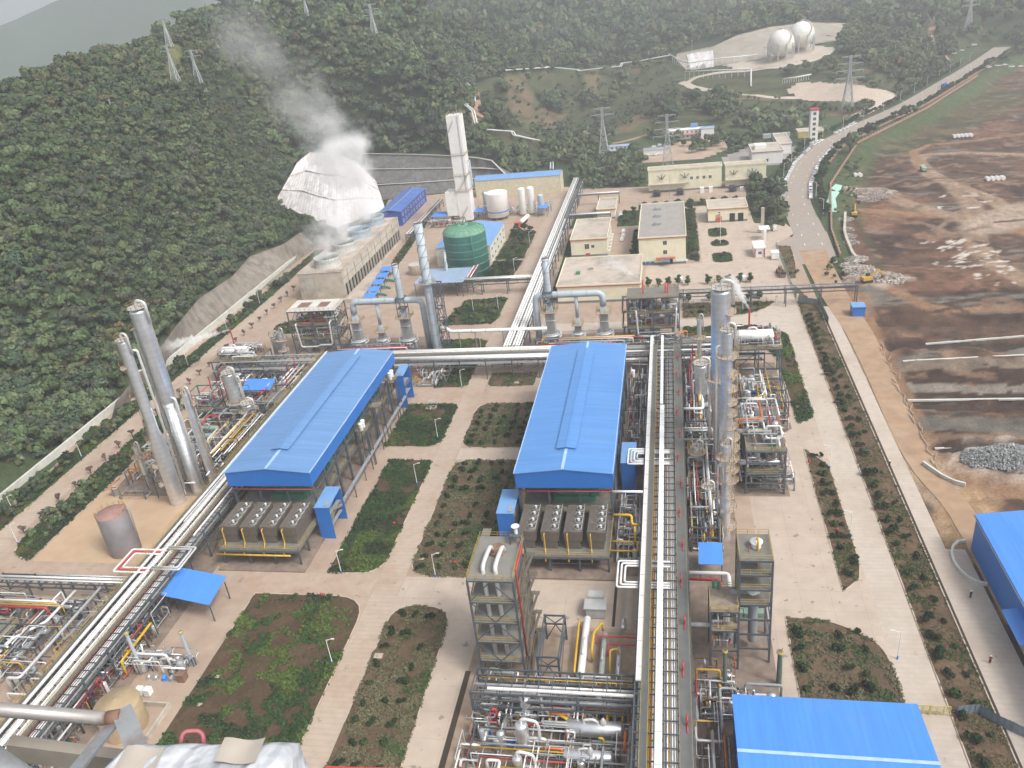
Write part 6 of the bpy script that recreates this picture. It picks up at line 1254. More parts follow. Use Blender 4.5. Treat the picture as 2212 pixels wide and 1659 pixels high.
gable_building('turbine_hall', 'long cream hall with a pale blue roof beyond the white tanks', 'industrial hall', -118,-65.4,487,500,10.2,1.5,mat('pale_cream_sheet', (.64,.59,.42), .6), M_bluer, 'x', [('e',491,493,4,5.5)])
gable_building('warehouse', 'big bright blue corrugated roof warehouse at the bottom right edge of the rack yard', 'warehouse', 8.3,36.5,78,101.2,8.9,1.0,M_bluew,M_bluex,'x')
# keep the east warehouse
t = gable_building('warehouse', 'big blue warehouse at the right picture edge beside the pale strip road', 'warehouse', 61,96,90,152.6,8.8,2.2,M_bluew,M_bluex,'y',[('w',107.5+k*3.6,109.5+k*3.6,2.2,4.4) for k in range(4)]+[('w',116,118,2,4)])
c = MB(); c.slab((58.4,119.5,5.0),(61,119.5,5.6),(61,128.5,5.6),(58.4,128.5,5.0)); part('canopy', c, M_bluex, t); c = MB(); c.box(60.86,60.98,121,126,0,3.6); part('door', c, M_wall, t)
r = MB(); r.tube([(60.6,152.8,8.6),(60.6,90,8.6)], .14, 6); part('gutter', r, M_blueg, t)
# administration and control buildings
bA, _ = flatblock('control_building', 'cream flat roofed block with two windows beside the white pipe rack', 'building', -46.4,-29.8,362.5,395,8.2, wins=[('s',-40,-38,3.6,6),('s',-37,-35.6,4,5.4)]+[('e',366+k*5,368+k*5,4.5,6) for k in range(6)], doors=[('s',-39.8,-37.8,1.6,M_redt)])
for k in range(6): v = MB(); v.box(-29.7,-28.7,366+k*5,367.4+k*5,0,1.3); solo('condenser_unit', v, M_white, f'{ordn(k)} air conditioner from the near end along the cream control building', 'air conditioner', group='air conditioners beside the control building')
bB, rB = flatblock('office_block', 'tall cream office block with a grey weathered roof and two small windows', 'building', -14.8,5.2,346.5,401,12.2, roof=mat('grey_felt_roof', (.33,.31,.28), .9, var=.1, dirt=(.24,.22,.19), dscale=.2, damt=.6), wins=[('s',-4.4,-2.8,8.8,10.6),('s',-4.4,-2.8,4.6,6.4)]+[('e',352+k*6,354+k*6,z,z+1.6) for k in range(8) for z in (2,5.5,9)], doors=[('s',-1.6,-.4,2.3,M_dark)])
c = MB(); c.box(-7.4,.6,344.6,346.4,2.9,3.2); part('porch_roof', c, M_redt, bB); c = MB(); c.box(-5,-1.8,343.2,345,2.3,2.5); c.bar((-4.9,343.3,0),(-4.9,343.3,2.3),.12); c.bar((-1.9,343.3,0),(-1.9,343.3,2.3),.12); part('blue_canopy', c, mat('blue_canopy', (.08,.25,.45), .5), bB)
for k, yy in enumerate((364,377,389)): v = MB(); v.box(-9,-5.5,yy,yy+1.6,12.4,13.3); v.cyl((-8,yy+.8),.4,13.3,13.7,10); solo('roof_unit', v, M_steell, f'{ordn(k)} roof fan unit from the near end on the office block roof', 'roof unit', group='roof units on the office block')
for k, c in enumerate((M_bluew,M_bluew,M_bluew)): v = MB(); v.box(-14+k*2,-12.4+k*2,346.2,346.36,1,1.6); solo('notice_board', v, c, f'{ordn(k)} blue notice board from the left on the office block front', 'notice board', group='notice boards on the office block')
for k in range(3): v = MB(); v.box(.9+k*1.8,2.5+k*1.8,346.2,346.36,1,2); solo('notice_board', v, M_white, f'{ordn(k)} white notice board right of the office block door', 'notice board', group='white notice boards on the office block')
flatblock('gate_office', 'single storey cream building with two dark garage doors beside the plaza', 'building', 17,35.6,404.9,421,6.8, wins=[('s',21.8,22.8,4.6,5.2)], doors=[('s',20.5,23.5,3,M_redt),('s',27.2,29.8,4.2,M_dark),('s',31.2,33.8,4.2,M_dark)])
flatblock('pump_building', 'small cream flat roofed building between garden beds and a narrow pipe bridge', 'building', -39,-29.6,423,445,5.2)
flatblock('switch_building', 'wide low building with a brown puddled flat roof behind the right furnaces', 'building', -45.9,-13.2,304.6,338.8,7.2, wall=M_cream)
for x, y, l in ((-38.6,318,'green'),(-33.4,323,'brown')): v = MB(); v.box(x-.8,x+.8,y-.6,y+.6,7.3,8.4); v.box(x-1,x+1,y-.8,y+.8,8.4,8.55); solo('roof_vent', v, M_green if l == 'green' else M_wall, f'small {l} vent box on the wide puddled roof', 'roof vent')
def substation(label, x0, x1, y0, h, n, left):
    t, rf = flatblock('substation', label, 'building', x0, x1, y0, y0+7, h, trim=False, wins=[('s',x1-7-k*3.4,x1-5.5-k*3.4,z,z+1.6) for k in range(4) for z in ((6,) if left else ())])
    s = MB(); s.box(x0-.3,x0+(x1-x0)*(.55 if left else 1.02),y0-3,y0-.02,4.6,5.0); part('lower_roof', s, M_roofc, t)
    k = MB()
    for i in range(8): xx = x0+3+i*(x1-x0-6)/7; k.box(xx-.1,xx+.1,y0-.12,y0-.02,1,h-.6)
    part('pilaster', k, M_cream, t)
    for i in range(n):
        xx = x0+(x1-x0)*((.18,.5)[i] if left else (.2,.66)[i]); b = MB()
        for a in (-1.1,0,1.1): b.bar((xx,y0-.4,7.2),(xx+a*2.1,y0-1.2,9.6+.5*(1-abs(a))),.3)
        b.bar((xx-1.5,y0-.5,7.4),(xx+1.5,y0-.5,7.4),.3,.12); part('bushing', b, M_dark, t)
    return t
substation('long cream electrical building with black bushings, the left of two', -13.2,27.2,471.5,12.6,2,True)
substation('shorter cream electrical building with black bushings, the right of two', 29.2,51,471.0,12.4,2,False)
for k, x in enumerate((-8.6,4.2,32.5)):
    t = thing('transformer', f'{ordn(k)} dark transformer from the left in front of the electrical buildings', 'transformer', (x,462,0), 'transformers in front of the electrical buildings'); v = MB(); v.box(x-1.8,x+1.8,460.8,463.4,.4,2.8); [v.box(x-2.6+i*.35,x-2.45+i*.35,460.2,460.8,.6,2.6) for i in range(15)]; v.capsule((x-1.6,462.6,3.3),(x+1.2,462.6,3.3),.35,8); part('tank', v, mat('dark_transformer', (.055,.065,.075), .5), t)
    for i in range(3): b = MB(); b.cyl((x-1+i,461.8),.14,2.8,4.2,8); part('insulator', b, M_rust, t)
for k, x in enumerate((16.2,21)): v = MB(); v.box(x-1,x+1,463,465,0,2.8); v.box(x-1.1,x+1.1,462.9,465.1,2.8,3); solo('cabinet', v, M_white, f'{"left" if k == 0 else "right"} tall white cabinet between the transformers', 'cabinet')
v = MB(); v.box(36.5,38.6,462,464,0,2); solo('cabinet', v, M_white, 'low white cabinet right of the third transformer', 'cabinet')
for k, (x, y, h) in enumerate(((-1.5,462,12),(0.7,474.4,21),(40.5,463.5,12),(14.3,405+3,0.1))):
    if h > 1: v = MB(); v.cyl((x,y),.16,0,h,8,.08); solo('lightning_mast', v, M_steell, f'{("short left","tall","short right")[k]} thin mast by the electrical buildings', 'mast')
# firefighting tower and station
ft = thing('drill_tower', 'six storey white drill tower with a red top and one window per floor', 'tower', (90.6,575,0)); w = MB(); w.box(88.6,93.4,571,577,0,20.6); part('wall', w, M_white, ft)
w = MB(); w.box(88.3,93.7,570.7,577.3,20.65,21.5); part('red_top', w, mat('red_parapet', (.45,.05,.07), .6), ft)
for k in range(6): win(ft, 90, 91.8, 1.8+k*3.2, 3.6+k*3.2, 571)
for k in range(6): d = MB(); d.box(93.42,93.5,572.5,574.2,1.8+k*3.2,3.4+k*3.2); part('window', d, M_glass, ft)
fs, _ = flatblock('fire_station', 'two storey white building with red bands and garage doors below the drill tower', 'building', 48,66,522,545,7.6, wall=M_white, plinth=False, wins=[('s',49.5,50.8,1.4,2.6),('s',52.5,53.8,1.4,2.6),('s',56,57.6,1.4,3.2),('e',525,526.5,1.6,3),('e',529,530.5,1.6,3),('e',525,526.5,4.8,6.2),('e',529,530.5,4.8,6.2)])
u = MB(); u.box(50,57,528,536,7.8,10.2); part('upper_room', u, M_white, fs); g2, _ = flatblock('garage_wing', 'white garage wing with dark red doors behind the two storey station', 'building', 66.2,74,546,578,6.4, wall=M_white, plinth=False)
for k in range(5): d = MB(); d.box(74.02,74.12,548+k*5.8,552+k*5.8,.2,4.4); part('garage_door', d, M_redt, g2)
flatblock('store', 'yellow low building right behind the drill tower', 'building', 84,100,590,600,4.2, wall=mat('yellow_wall', (.62,.5,.2), .8), plinth=False, trim=False)
for k in range(3): v = MB(); v.box(62+k*6.2,67.4+k*6.2,598,601,0,2.8); solo('container', v, mat('pale_grey_cabin', (.45,.5,.48), .6), f'{ordn(k)} pale site cabin from the left behind the fire station', 'cabin', group='site cabins behind the fire station')
# gate house, monument, site cabins
t, _ = flatblock('gate_house', 'small white gate house with a dark window and flat roof at the plaza edge', 'gate house', 34,38.4,349.5,359,4.2, wall=M_white, roof=M_white, trim=False, plinth=False, parapet=.2, wins=[('s',35.6,37,1.4,2.6)])
b = MB(); [b.box(x,x+.5,349.2,349.4,0,4) for x in (34,37.9)]; part('pilaster', b, M_redt, t)
v = MB(); v.box(44-3.3,44-.3,345.2,349.4,.3,2.9); v.box(44-3.4,44-.2,345.1,349.5,2.9,3.05); solo('cabin', v, M_white, 'white cabin container right of the gate house', 'cabin')
mn = thing('gate_pillar', 'tall pale stone slab with a white canopy left of the junction', 'gate pillar', (40.6,380,0)); v = MB(); v.box(39.9,41.3,383,384.4,0,12); part('slab', v, M_roofc, mn); v = MB(); v.box(38.2,42.8,372,378,5,5.3); v.box(39.9,41.1,370.5,371.6,0,5); part('canopy', v, M_white, mn)
v = MB(); v.lathe((37.6,366.5,0), [(.01,0),(1,.3),(1.3,1.3),(1,2.2),(.01,2.6)], 14); solo('stone_ball', v, M_roofc, 'pale stone ball beside the gate slab', 'stone ball')
fp = thing('flagpole', 'tall flagpole with a pinkish flag standing in the plaza islands', 'flagpole', (21,371,0)); v = MB(); v.cyl((21,371),.12,0,14,8,.06); part('pole', v, M_white, fp); v = MB(); v.slab((21,371,14),(18.8,371,13.4),(18.8,371.08,11.8),(21,371.08,12.4),.02); part('flag', v, mat('faded_red_flag', (.6,.25,.2), .8), fp)
v = MB(); v.box(61,65.2,281,285.4,-.2,3.2); v.box(60.8,65.4,280.8,285.6,3.2,3.5); bc = solo('site_cabin', v, M_bluew, 'small blue site cabin at the foot of the bridge on the dug ground', 'cabin')
v = MB(); v.box(60.8,65.4,280.8,285.6,3.52,3.6); o = part('roof_sheet', v, M_bluer, bc)
for k, (px, py, w, l, h, c, lab) in enumerate(((1352,345,16,7,3.2,M_blueg,'nearer white shed with a pale blue roof below the lattice tower'),(1338,325,14,5,3,M_blueg,'farther white shed with a pale roof behind the lattice tower'),(1480,300,25,7,6.5,M_white,'two storey white and blue site office with a red balcony band'),(1528,300,9,8,7.5,M_blueg,'tall white shed with a pale roof right of the site office'),(1415,332,15,9,3,M_steell,'grey roofed open store beside the right lattice tower'))):
    a = GT(px, py); x0 = a.x-w/2; t = gable_building('site_office' if k == 2 else 'shed', lab, 'building' if k == 2 else 'shed', x0, x0+w, a.y-l/2, a.y+l/2, h+max(a.z,0), .8, M_white, c, 'x', [('s',x0+1.5+i*3,x0+2.7+i*3,z,z+1.2) for i in range(int(w/3)) for z in ((1.4,4.4) if k == 2 else (1.4,))] if k in (0,1,2) else [])
    if k == 2:
        r = MB(); r.rail([(x0,a.y-l/2-1.2,3.2),(x0+w,a.y-l/2-1.2,3.2)], 1, 1.2, .12); r.box(x0,x0+w,a.y-l/2-1.3,a.y-l/2-.02,3,3.2); part('balcony', r, mat('orange_red_rail', (.55,.12,.08), .6), t)
        u = MB(); u.box(a.x+4,a.x+9,a.y-1,a.y+2,h+.8,h+3.4); part('roof_room', u, M_bluer, t)
# tall white cold box, tanks
wt = thing('cold_box_tower', 'very tall white slab sided tower with zigzag stairs', 'tower', (-113,435,0))
b = MB(); b.box(-122,-114.6,431.5,440,4.5,17.5); part('base_box', b, M_white, wt); b = MB(); b.box(-115.5,-108.2,431.2,439.6,1.5,57.4); sh = part('main_box', b, M_white, wt)
for z in (37,26,17.6):
    c = MB(); c.box(-115.9,-107.8,430.8,440,z,z+.25); pl = part('platform', c, M_wall, wt); r = MB(); r.rail([(-115.9,430.8,z+.25),(-107.8,430.8,z+.25),(-107.8,440,z+.25)], 1, 2, .07); part('handrail', r, M_cage, pl)
r = MB(); r.rail([(-115.5,431.2,57.4),(-108.2,431.2,57.4),(-108.2,439.6,57.4),(-115.5,439.6,57.4)], 1.1, 1.6, .08, True); part('top_handrail', r, M_cage, wt)
s = MB()
for (a, b_) in (((-115.2,430.7,49),(-112,430.7,54.5)),((-115.6,430.7,49),(-116.6,430.7,49)),((-113.8,430.7,18),(-109.4,430.7,24)),((-109.4,430.7,24),(-108,430.7,26)),((-114,430.7,3),(-110,430.7,9)),((-118.8,431,17.6),(-115,431,22))): s.bar(a, b_, .7, .14); s.bar((a[0],a[1],a[2]+1),(b_[0],b_[1],b_[2]+1),.07)
part('stairs', s, mat('brown_stair_rail', (.3,.26,.2), .7), wt)
s = MB(); s.ladder(-109.6,431.1,18,57.4); part('ladder', s, M_steell, wt); s = MB(); s.tube([(-107.6,436,20),(-107,436,20),(-107,436,33),(-107.8,436,33)], .5, 8); part('side_duct', s, M_flue, wt); s = MB(); s.cyl((-110.5,436),.12,57.4,62,6); s.cyl((-112.3,437),.5,57.4,58.6,8); part('mast', s, M_steell, wt)
b = MB(); [b.box(x,x+1,y,y+1,0,4.5) for x in (-121.5,-116) for y in (432,438)]; part('legs_block', b, M_wall, wt)
def tank(label, x, y, r, h, m, domeh=.8, group='storage tanks', roofm=None, legs=0, cat='tank', rings=0):
    t = thing('storage_tank', label, cat, (x,y,0), group); v = MB(); v.lathe((x,y,0), [(r*.98,legs),(r,legs+.05),(r,h)], 32); part('shell', v, m, t)
    v = MB(); v.lathe((x,y,0), [(r+.08,h),(r+.08,h+.15)]+[(r*math.cos(a), h+.15+domeh*math.sin(a)) for a in [i*pi/12 for i in range(1,6)]]+[(.01,h+.15+domeh)], 32); rf = part('roof', v, roofm or m, t)
    if legs: v = MB(); [v.bar((x+r*.85*math.cos(a),y+r*.85*math.sin(a),0),(x+r*.85*math.cos(a),y+r*.85*math.sin(a),legs),.4) for a in [i*pi/4 for i in range(8)]]; part('legs_ring', v, M_wall, t)
    for k in range(rings): z = legs+(h-legs)*(k+1)/(rings+1); v = MB(); v.lathe((x,y,0), [(r+.01,z),(r+.16,z+.1),(r+.01,z+.2)], 32); part('stiffener_ring', v, M_tankd if m is M_tankg else M_steell, t)
    return t, rf
gt, gr = tank('large dark green tank with a pale green ribbed dome', -87.9-3.6, 345.5, 9.6, 20.2, M_tankg, 3.0, roofm=M_tankd, rings=5)
v = MB()
for k in range(24):
    a = k*pi/12; pts = [(-91.5+9.6*math.cos(b)*math.cos(a), 345.5+9.6*math.cos(b)*math.sin(a), 20.42+3*math.sin(b)) for b in [i*pi/12 for i in range(6)]]
    for p, q in zip(pts, pts[1:]): v.bar(p, q, .12)
for b in (.35,.7,1.05): v.lathe((-91.5,345.5,0), [(9.6*math.cos(b)-.06,20.4+3*math.sin(b)),(9.6*math.cos(b)+.06,20.46+3*math.sin(b))], 32)
v.cyl((-91.5,345.5),.9,23.3,23.8,12); part('dome_ribs', v, mat('dark_green_rib', (.05,.2,.12), .6), gr); v = MB(); v.ladder(-87.5,336.6,0,20.5,.5); v.tube([(-86.5,336.9,0),(-86.5,336.9,20)], .15, 6); part('ladder', v, M_tankg, gt)
tank('big white round tank with a blue band on stilts', -94.8, 437.6, 6.0, 14.2, M_white, 1.0, legs=1.6); v = MB(); v.lathe((-94.8,437.6,0), [(6.02,4.2),(6.07,4.25),(6.07,4.75),(6.02,4.8)], 32); solo('painted_band', v, M_bluew, 'blue band round the foot of the white stilted tank', 'band')
for x, y, h, r, l, m in ((-81.2,439.5,14.6,2.0,'left tall slim white tank of the pair behind the tanker',M_white),(-76.4,440.6,14.6,2.0,'right tall slim white tank of the pair behind the tanker',M_white),(-70.8,438.6,10.6,1.7,'shorter grey white tank with ring decks right of the slim pair',M_flue)): tank(l, x, y, r, h, m, .9, group='slim white tanks', legs=1.2)
tank('silver vertical tank left of the white stilted tank', -104.6, 452, 1.4, 11, M_alu, .8, group='slim white tanks')
tank('squat concrete tank between the workshop and the blue sheds', -118.2, 350, 3.2, 4.6, M_wall, .3, group='squat tanks'); tank('second squat grey tank beside the workshop', -115.5, 357, 2.4, 4.6, M_wall, .3, group='squat tanks')
for x, l in ((-105.6,'left'),(-101,'right')): drum(f'{l} grey drum of the pair beyond the pale shed roof', 337.5, 341.5, x, 2.5, 1.5, M_flue, axis='y')
stack('short pale chimney rising through the pale blue shed roof', -97.6, 330.4, 0, 16.4, .62, tint=M_flue)
tk = thing('tanker_truck', 'red cab tanker truck with a white tank beside the slim tanks', 'truck', (-80,421,0))
v = MB(); v.capsule((-79.2,420,2.1),(-77.2,431,2.1),1.15,12); part('tank', v, M_white, tk); v = MB(); v.cbox((-80.6,416,1.7),(2.5,2.8,2.5),-.18); v.cbox((-80.75,415,1.2),(2.5,1,1.4),-.18); part('cab', v, mat('red_truck_cab', (.55,.03,.04), .35), tk); v = MB(); v.cbox((-80.98,414.55,2.3),(2.1,.1,.9),-.18); part('windscreen', v, M_glass, tk); v = MB(); [v.cbox((-79.0+.2*k-1.0+1.0,419+3*k,.5),(2.5,1.1,1.0),-.18) for k in range(4)]; part('wheels_row', v, M_tyre, tk)
# west wall, terraces, tarpaulin slope, rock face
v = MB(); pts = [(-191.6,120),(-191.6,396)]
k = MB(); k.box(-192.2,-191.4,100,396,0,2.6); solo('retaining_wall', k, M_wallw, 'long pale retaining wall at the foot of the forested hill', 'retaining wall')
def strip_mesh(A, Bq, nu, nv, fn, z=None):
    V = []; 
    for i in range(nu+1):
        u = i/nu
        for j in range(nv+1): V.append(fn(u, j/nv))
    F_ = [(i*(nv+1)+j,(i+1)*(nv+1)+j,(i+1)*(nv+1)+j+1,i*(nv+1)+j+1) for i in range(nu) for j in range(nv)]
    return V, F_
def face_mesh(name, bot, top, nu, nv, m, bump, seed, thing_label=None, cat=None, structure=False, corr=0, thick=.3, lift=0):
    def fn(u, v):
        p = lerpline(bot, u).lerp(lerpline(top, u), v); n = (float(fbm(u*nu/6+seed, v*nv/5+seed, 4))-.5)*bump; c = math.sin(u*corr*2*pi)*.25 if corr else 0
        return p+Vector((.45, -.75, .5))*(n+c+lift)
    V, F_ = strip_mesh(None, None, nu, nv, fn); mb = MB(); mb.add(V, F_, True); back = [Vector(v)+Vector((-.3,.6,-.6)) for v in V]; n = len(V)
    rim = [i*(nv+1) for i in range(nu+1)]+[nu*(nv+1)+j for j in range(1,nv+1)]+[i*(nv+1)+nv for i in range(nu-1,-1,-1)]+[j for j in range(nv-1,0,-1)]
    mb.v += [tuple(b) for b in back]; mb.f += [(a, b, b+n, a+n) for a, b in zip(rim, rim[1:]+rim[:1])]; mb.s += [False]*len(rim)
    return struct(name, mb, m) if structure else solo(name, mb, m, thing_label, cat)
M_rock = mat('grey_brown_rock_face', (.22,.195,.165), .95, var=.35, scale=.35, dirt=(.30,.25,.2), dscale=.15, damt=.8, bump=.8, bscale=.8, stretch=(1,1,.35))
M_shot = mat('streaked_grey_shotcrete', (.15,.145,.135), .95, var=.35, scale=.5, dirt=(.07,.07,.065), dscale=.2, damt=.9, stretch=(1,1,.12))
bot, top = ROCKB, ROCKT
face_mesh('rock_face', bot, top, 60, 12, M_rock, 2.2, 3, structure=True)
tb, tt = TARPB, TARPT
Mt = mat('white_plastic_sheeting', (.74,.72,.71), .5, var=.16, scale=.5, dirt=(.45,.34,.29), dscale=.16, damt=.85, stretch=(1,.15,.15), bump=.6, bscale=.9)
for i in range(3):
    lo, hi = i/3+.004, (i+1)/3-.006; b2 = [lerpline(tb, k/10).lerp(lerpline(tt, k/10), lo) for k in range(11)]; t2_ = [lerpline(tb, k/10).lerp(lerpline(tt, k/10), hi) for k in range(11)]
    face_mesh('slope_sheeting', b2, t2_, 110, 14, Mt, 1.9, 5+i, f'{("lowest","middle","top")[i]} tier of white plastic sheeting covering the cut slope behind the cooling tower', 'plastic sheeting', corr=37, lift=1.0)
bt_, tt_ = TERRB, TERRT
for i in range(3):
    lo, hi = i/3+.015, (i+1)/3-.03; b2 = [lerpline(bt_, k/10).lerp(lerpline(tt_, k/10), lo) for k in range(11)]; t2_ = [lerpline(bt_, k/10).lerp(lerpline(tt_, k/10), hi) for k in range(11)]
    b2 = [Vector((a.x,a.y,a.z)) for a in b2]; face_mesh('terrace_wall', b2, t2_, 50, 6, M_shot, .8, 9+i, f'{("lowest","middle","top")[i]} tier of the streaked grey terrace wall behind the tanks', 'terrace wall', lift=.6)
    if i: 
        k = MB(); L = [a+Vector((.2,-.9,-.1)) for a in b2]
        for a, b in zip(L, L[1:]): k.bar(a, b, 1.5, .3)
        solo('terrace_ledge', k, M_wallw, f'{("","lower","upper")[i]} pale ledge between tiers of the grey terrace wall', 'ledge')
k = MB(); L = [Vector(lerpline(tt_, i/10))+Vector((0,-.3,.5)) for i in range(11)]
for a, b in zip(L, L[1:]): k.bar(a, b, .8, .5)
solo('terrace_ledge', k, M_wallw, 'pale coping along the very top of the grey terrace wall', 'ledge')
# gas spheres
def sphere_tank(label, px, py, r):
    a = GT(px, py); zb = a.z; t = thing('gas_sphere', label, 'gas sphere', a, 'white gas spheres'); c = (a.x, a.y, zb+r+2.5)
    s = MB(); s.lathe(c, [(max(.01,r*math.cos(b)), r*math.sin(b)) for b in [-pi/2+i*pi/16 for i in range(17)]], 28); part('shell', s, mat('white_sphere_paint', (.78,.77,.72), .45, dirt=(.55,.47,.36), dscale=.06, damt=.6), t)
    for k in range(10): q = k*pi/5; l = MB(); l.bar((c[0]+r*math.cos(q),c[1]+r*math.sin(q),zb),(c[0]+r*math.cos(q),c[1]+r*math.sin(q),c[2]),.9); part('leg', l, M_galv, t)
    s = MB(); pts = [(c[0]+(r+1)*math.cos(b)*math.cos(-1.2+b*.8), c[1]+(r+1)*math.cos(b)*math.sin(-1.2+b*.8), c[2]+(r+1)*math.sin(b)) for b in [i*.12 for i in range(13)]]
    for p, q in zip(pts, pts[1:]): s.bar(p, q, 1.2, .4)
    s.cyl((c[0],c[1]), 1.6, c[2]+r, c[2]+r+1.4, 10); part('stairs', s, M_wall, t)
sphere_tank('nearer white gas sphere on legs at the far hill platform', 1686, 129, 11.8); sphere_tank('farther white gas sphere on legs behind the first one', 1730, 110, 11.8)
P0 = [GT(*p) for p in ((1440,150),(1560,148),(1650,142),(1780,118),(1795,106),(1740,95),(1640,90),(1560,110),(1480,122))]
zz = max(p.z for p in P0)*.5+min(p.z for p in P0)*.5
def slope_patch(name, bpx, tpx, dz, m, seed, label, cat):
    b = [GT(*p)+Vector((0,0,-.5)) for p in bpx]; t_ = [GT(*p)+Vector((0,0,dz)) for p in tpx]; face_mesh(name, b, t_, 50, 8, m, 1.8, seed, label, cat, lift=2.0)
slope_patch('cut_slope', [(1480,152),(1560,142),(1640,130),(1700,112),(1770,95),(1810,88)], [(1450,125),(1540,108),(1590,84),(1660,66),(1740,55),(1830,57)], 2, mat('pale_cut_slope', (.34,.31,.26), .95, var=.25, scale=.1, dirt=(.30,.23,.17), dscale=.05, damt=.7), 21, 'pale excavated slope behind the gas spheres', 'cut slope')
slope_patch('slope_sheeting', [(1490,152),(1520,148),(1540,145)], [(1482,124),(1510,120),(1538,117)], 2.5, Mt, 23, 'white plastic sheet on the far cut slope left of the gas spheres', 'plastic sheeting')
# overland pipeline
PX = [(1190,372,3),(1190,345,3),(1192,322,4),(1187,318,4),(1155,316,5),(1110,306,5),(1106,298,5),(1040,296,5),(1028,285,6),(1022,260,6),(1012,250,6),(1005,243,6),(1024,236,6),(1022,205,6),(1003,190,6),(1012,178,6),(1040,172,5),(1078,166,5),(1090,162,5),(1180,156,5),(1182,153,5),(1248,160,5),(1250,162,5),(1340,153,5),(1342,147,6),(1380,142,6),(1445,133,7)]
Pp = [];
for px, py, hh in PX: a = GT(px, py+3); Pp.append(a+Vector((0,0,hh)))
pl = thing('pipeline', 'long pale overland pipeline on trestles winding up the valley', 'pipeline', Pp[0]); v = MB(); v.tube(Pp, .55, 6); part('pipe', v, mat('pale_green_pipe', (.50,.58,.55), .5), pl); v = MB(); v.tube([p+Vector((1.6,.8,-.3)) for p in Pp], .4, 6); part('pipe', v, M_pipew, pl)
v = MB()
for a, b in zip(Pp, Pp[1:]):
    L = (b-a).length; n = max(1, int(L/9))
    for i in range(n): p = a+(b-a)*(i/n); v.bar((p.x,p.y,float(hz(p.x,p.y))-.3), p, .3)
part('trestles_row', v, M_rust, pl)
for k, pts in enumerate((((1480,172,7),(1540,170,7),(1622,168,7),(1622,190,1)),((1690,182,4),(1720,178,4),(1752,172,4)),((1445,133,7),(1470,145,6),(1490,150,6),(1560,140,6),(1640,133,6)))):
    L = [GT(a, b)+Vector((0,0,h)) for a, b, h in pts]; v = MB(); v.tube(L, .6, 6)
    for a, b in zip(L, L[1:]):
        for i in range(6): p = a+(b-a)*(i/6); v.bar((p.x,p.y,float(hz(p.x,p.y))-.3), p, .3)
    solo('pipeline_span', v, M_pipew, ('white pipe span on posts above the hairpin road','short white pipe span at the gravel yard','pipe span along the foot of the far cut slope')[k], 'pipe span')
# lattice transmission towers
def pylon(label, px, py, pyt, kind=0, arms=3):
    a = GT(px, py); d = math.hypot(a.x, a.y); 
    lo, hi = 5, 120
    for _ in range(40):
        m = (lo+hi)/2; y_ = project(np.array([[a.x,a.y,a.z+m]]))[1][0]
        if y_ < pyt: hi = m
        else: lo = m
    H = min(m, 75); t = thing('lattice_tower', label, 'lattice tower', a, 'steel lattice towers'); b0 = H*.105; bt_ = H*.018; w = max(.22, d*.00045)
    f = MB(); lv = [0,.16,.3,.42,.53,.62,.70,.78,.85,.92,1]
    def c(k, z): h = b0+(bt_-b0)*min(1, z/.72); s = ((-1,-1),(1,-1),(1,1),(-1,1))[k%4]; return Vector((a.x+s[0]*h, a.y+s[1]*h, a.z+z*H))
    for u, v_ in zip(lv, lv[1:]):
        for k in range(4): f.bar(c(k,u), c(k,v_), w*1.3); f.bar(c(k,u), c(k+1,v_), w*.8); f.bar(c(k+1,u), c(k,v_), w*.8); f.bar(c(k,v_), c(k+1,v_), w*.8)
    part('lattice_body', f, M_galv, t)
    for i in range(arms):
        z = a.z+H*(1-.0-.13*i-(0 if i else .01)); L = H*(.16 if i == 0 else .2+.02*i)
        g_ = MB()
        for s in (-1,1): g_.bar((a.x,a.y-.4,z),(a.x+s*L,a.y,z-.1),w); g_.bar((a.x,a.y+.4,z),(a.x+s*L,a.y,z-.1),w); g_.bar((a.x,a.y,z-H*.035),(a.x+s*L,a.y,z-.1),w); g_.bar((a.x+s*L*.5,a.y-.2,z),(a.x+s*L*.5,a.y,z-H*.018),w); g_.bar((a.x+s*L,a.y,z-.1),(a.x+s*L,a.y,z-H*.05),w*.9)
        part('cross_arm', g_, M_galv, t)
    return t
pylon('big lattice tower standing left of the site sheds', 1306, 345, 232, arms=2); pylon('lattice tower with four arms in front of the site office', 1443, 364, 247, arms=4)
pylon('lattice tower at the edge of the far gravel yard', 1830, 240, 120, arms=4); pylon('lattice tower high on the hill, right of the ridge pair', 437, 206, 108, arms=2)
pylon('lattice tower in the hill clearing, left of the ridge pair', 382, 182, 98, arms=2); pylon('faint lattice tower on the hill skyline', 368, 104, 40, arms=2)
pylon('lattice tower on the second ridge near the top centre', 813, 97, 8, arms=3); pylon('lattice tower at the top edge left of centre', 668, 54, -12, arms=2); pylon('faint tall lattice tower near the top right corner', 2090, 68, -10, arms=3)
for k, (px, py, pt) in enumerate(((1011,180,153),(1020,160,138),(1495,118,90),(1452,62,58),(1306,102,90),(2001,130,100),(245,248,228))):
    a = GT(px, py); v = MB(); h = max(6, (py-pt)*a.length/F); h = min(h, 14); v.bar(a-Vector((0,0,.5)), a+Vector((0,0,h)), .35); v.bar(a+Vector((-1,0,h-.6)), a+Vector((1,0,h-.6)), .25); solo('utility_pole', v, M_galv, f'{("first","second","third","fourth","fifth","sixth","leftmost")[k]} thin utility pole among the trees, ' + ('by the pipeline bend','above the pipeline bend','above the white sheet','on the far wooded slope','above the middle of the valley','beside the upper public road','on the left hillside')[k], 'utility pole')
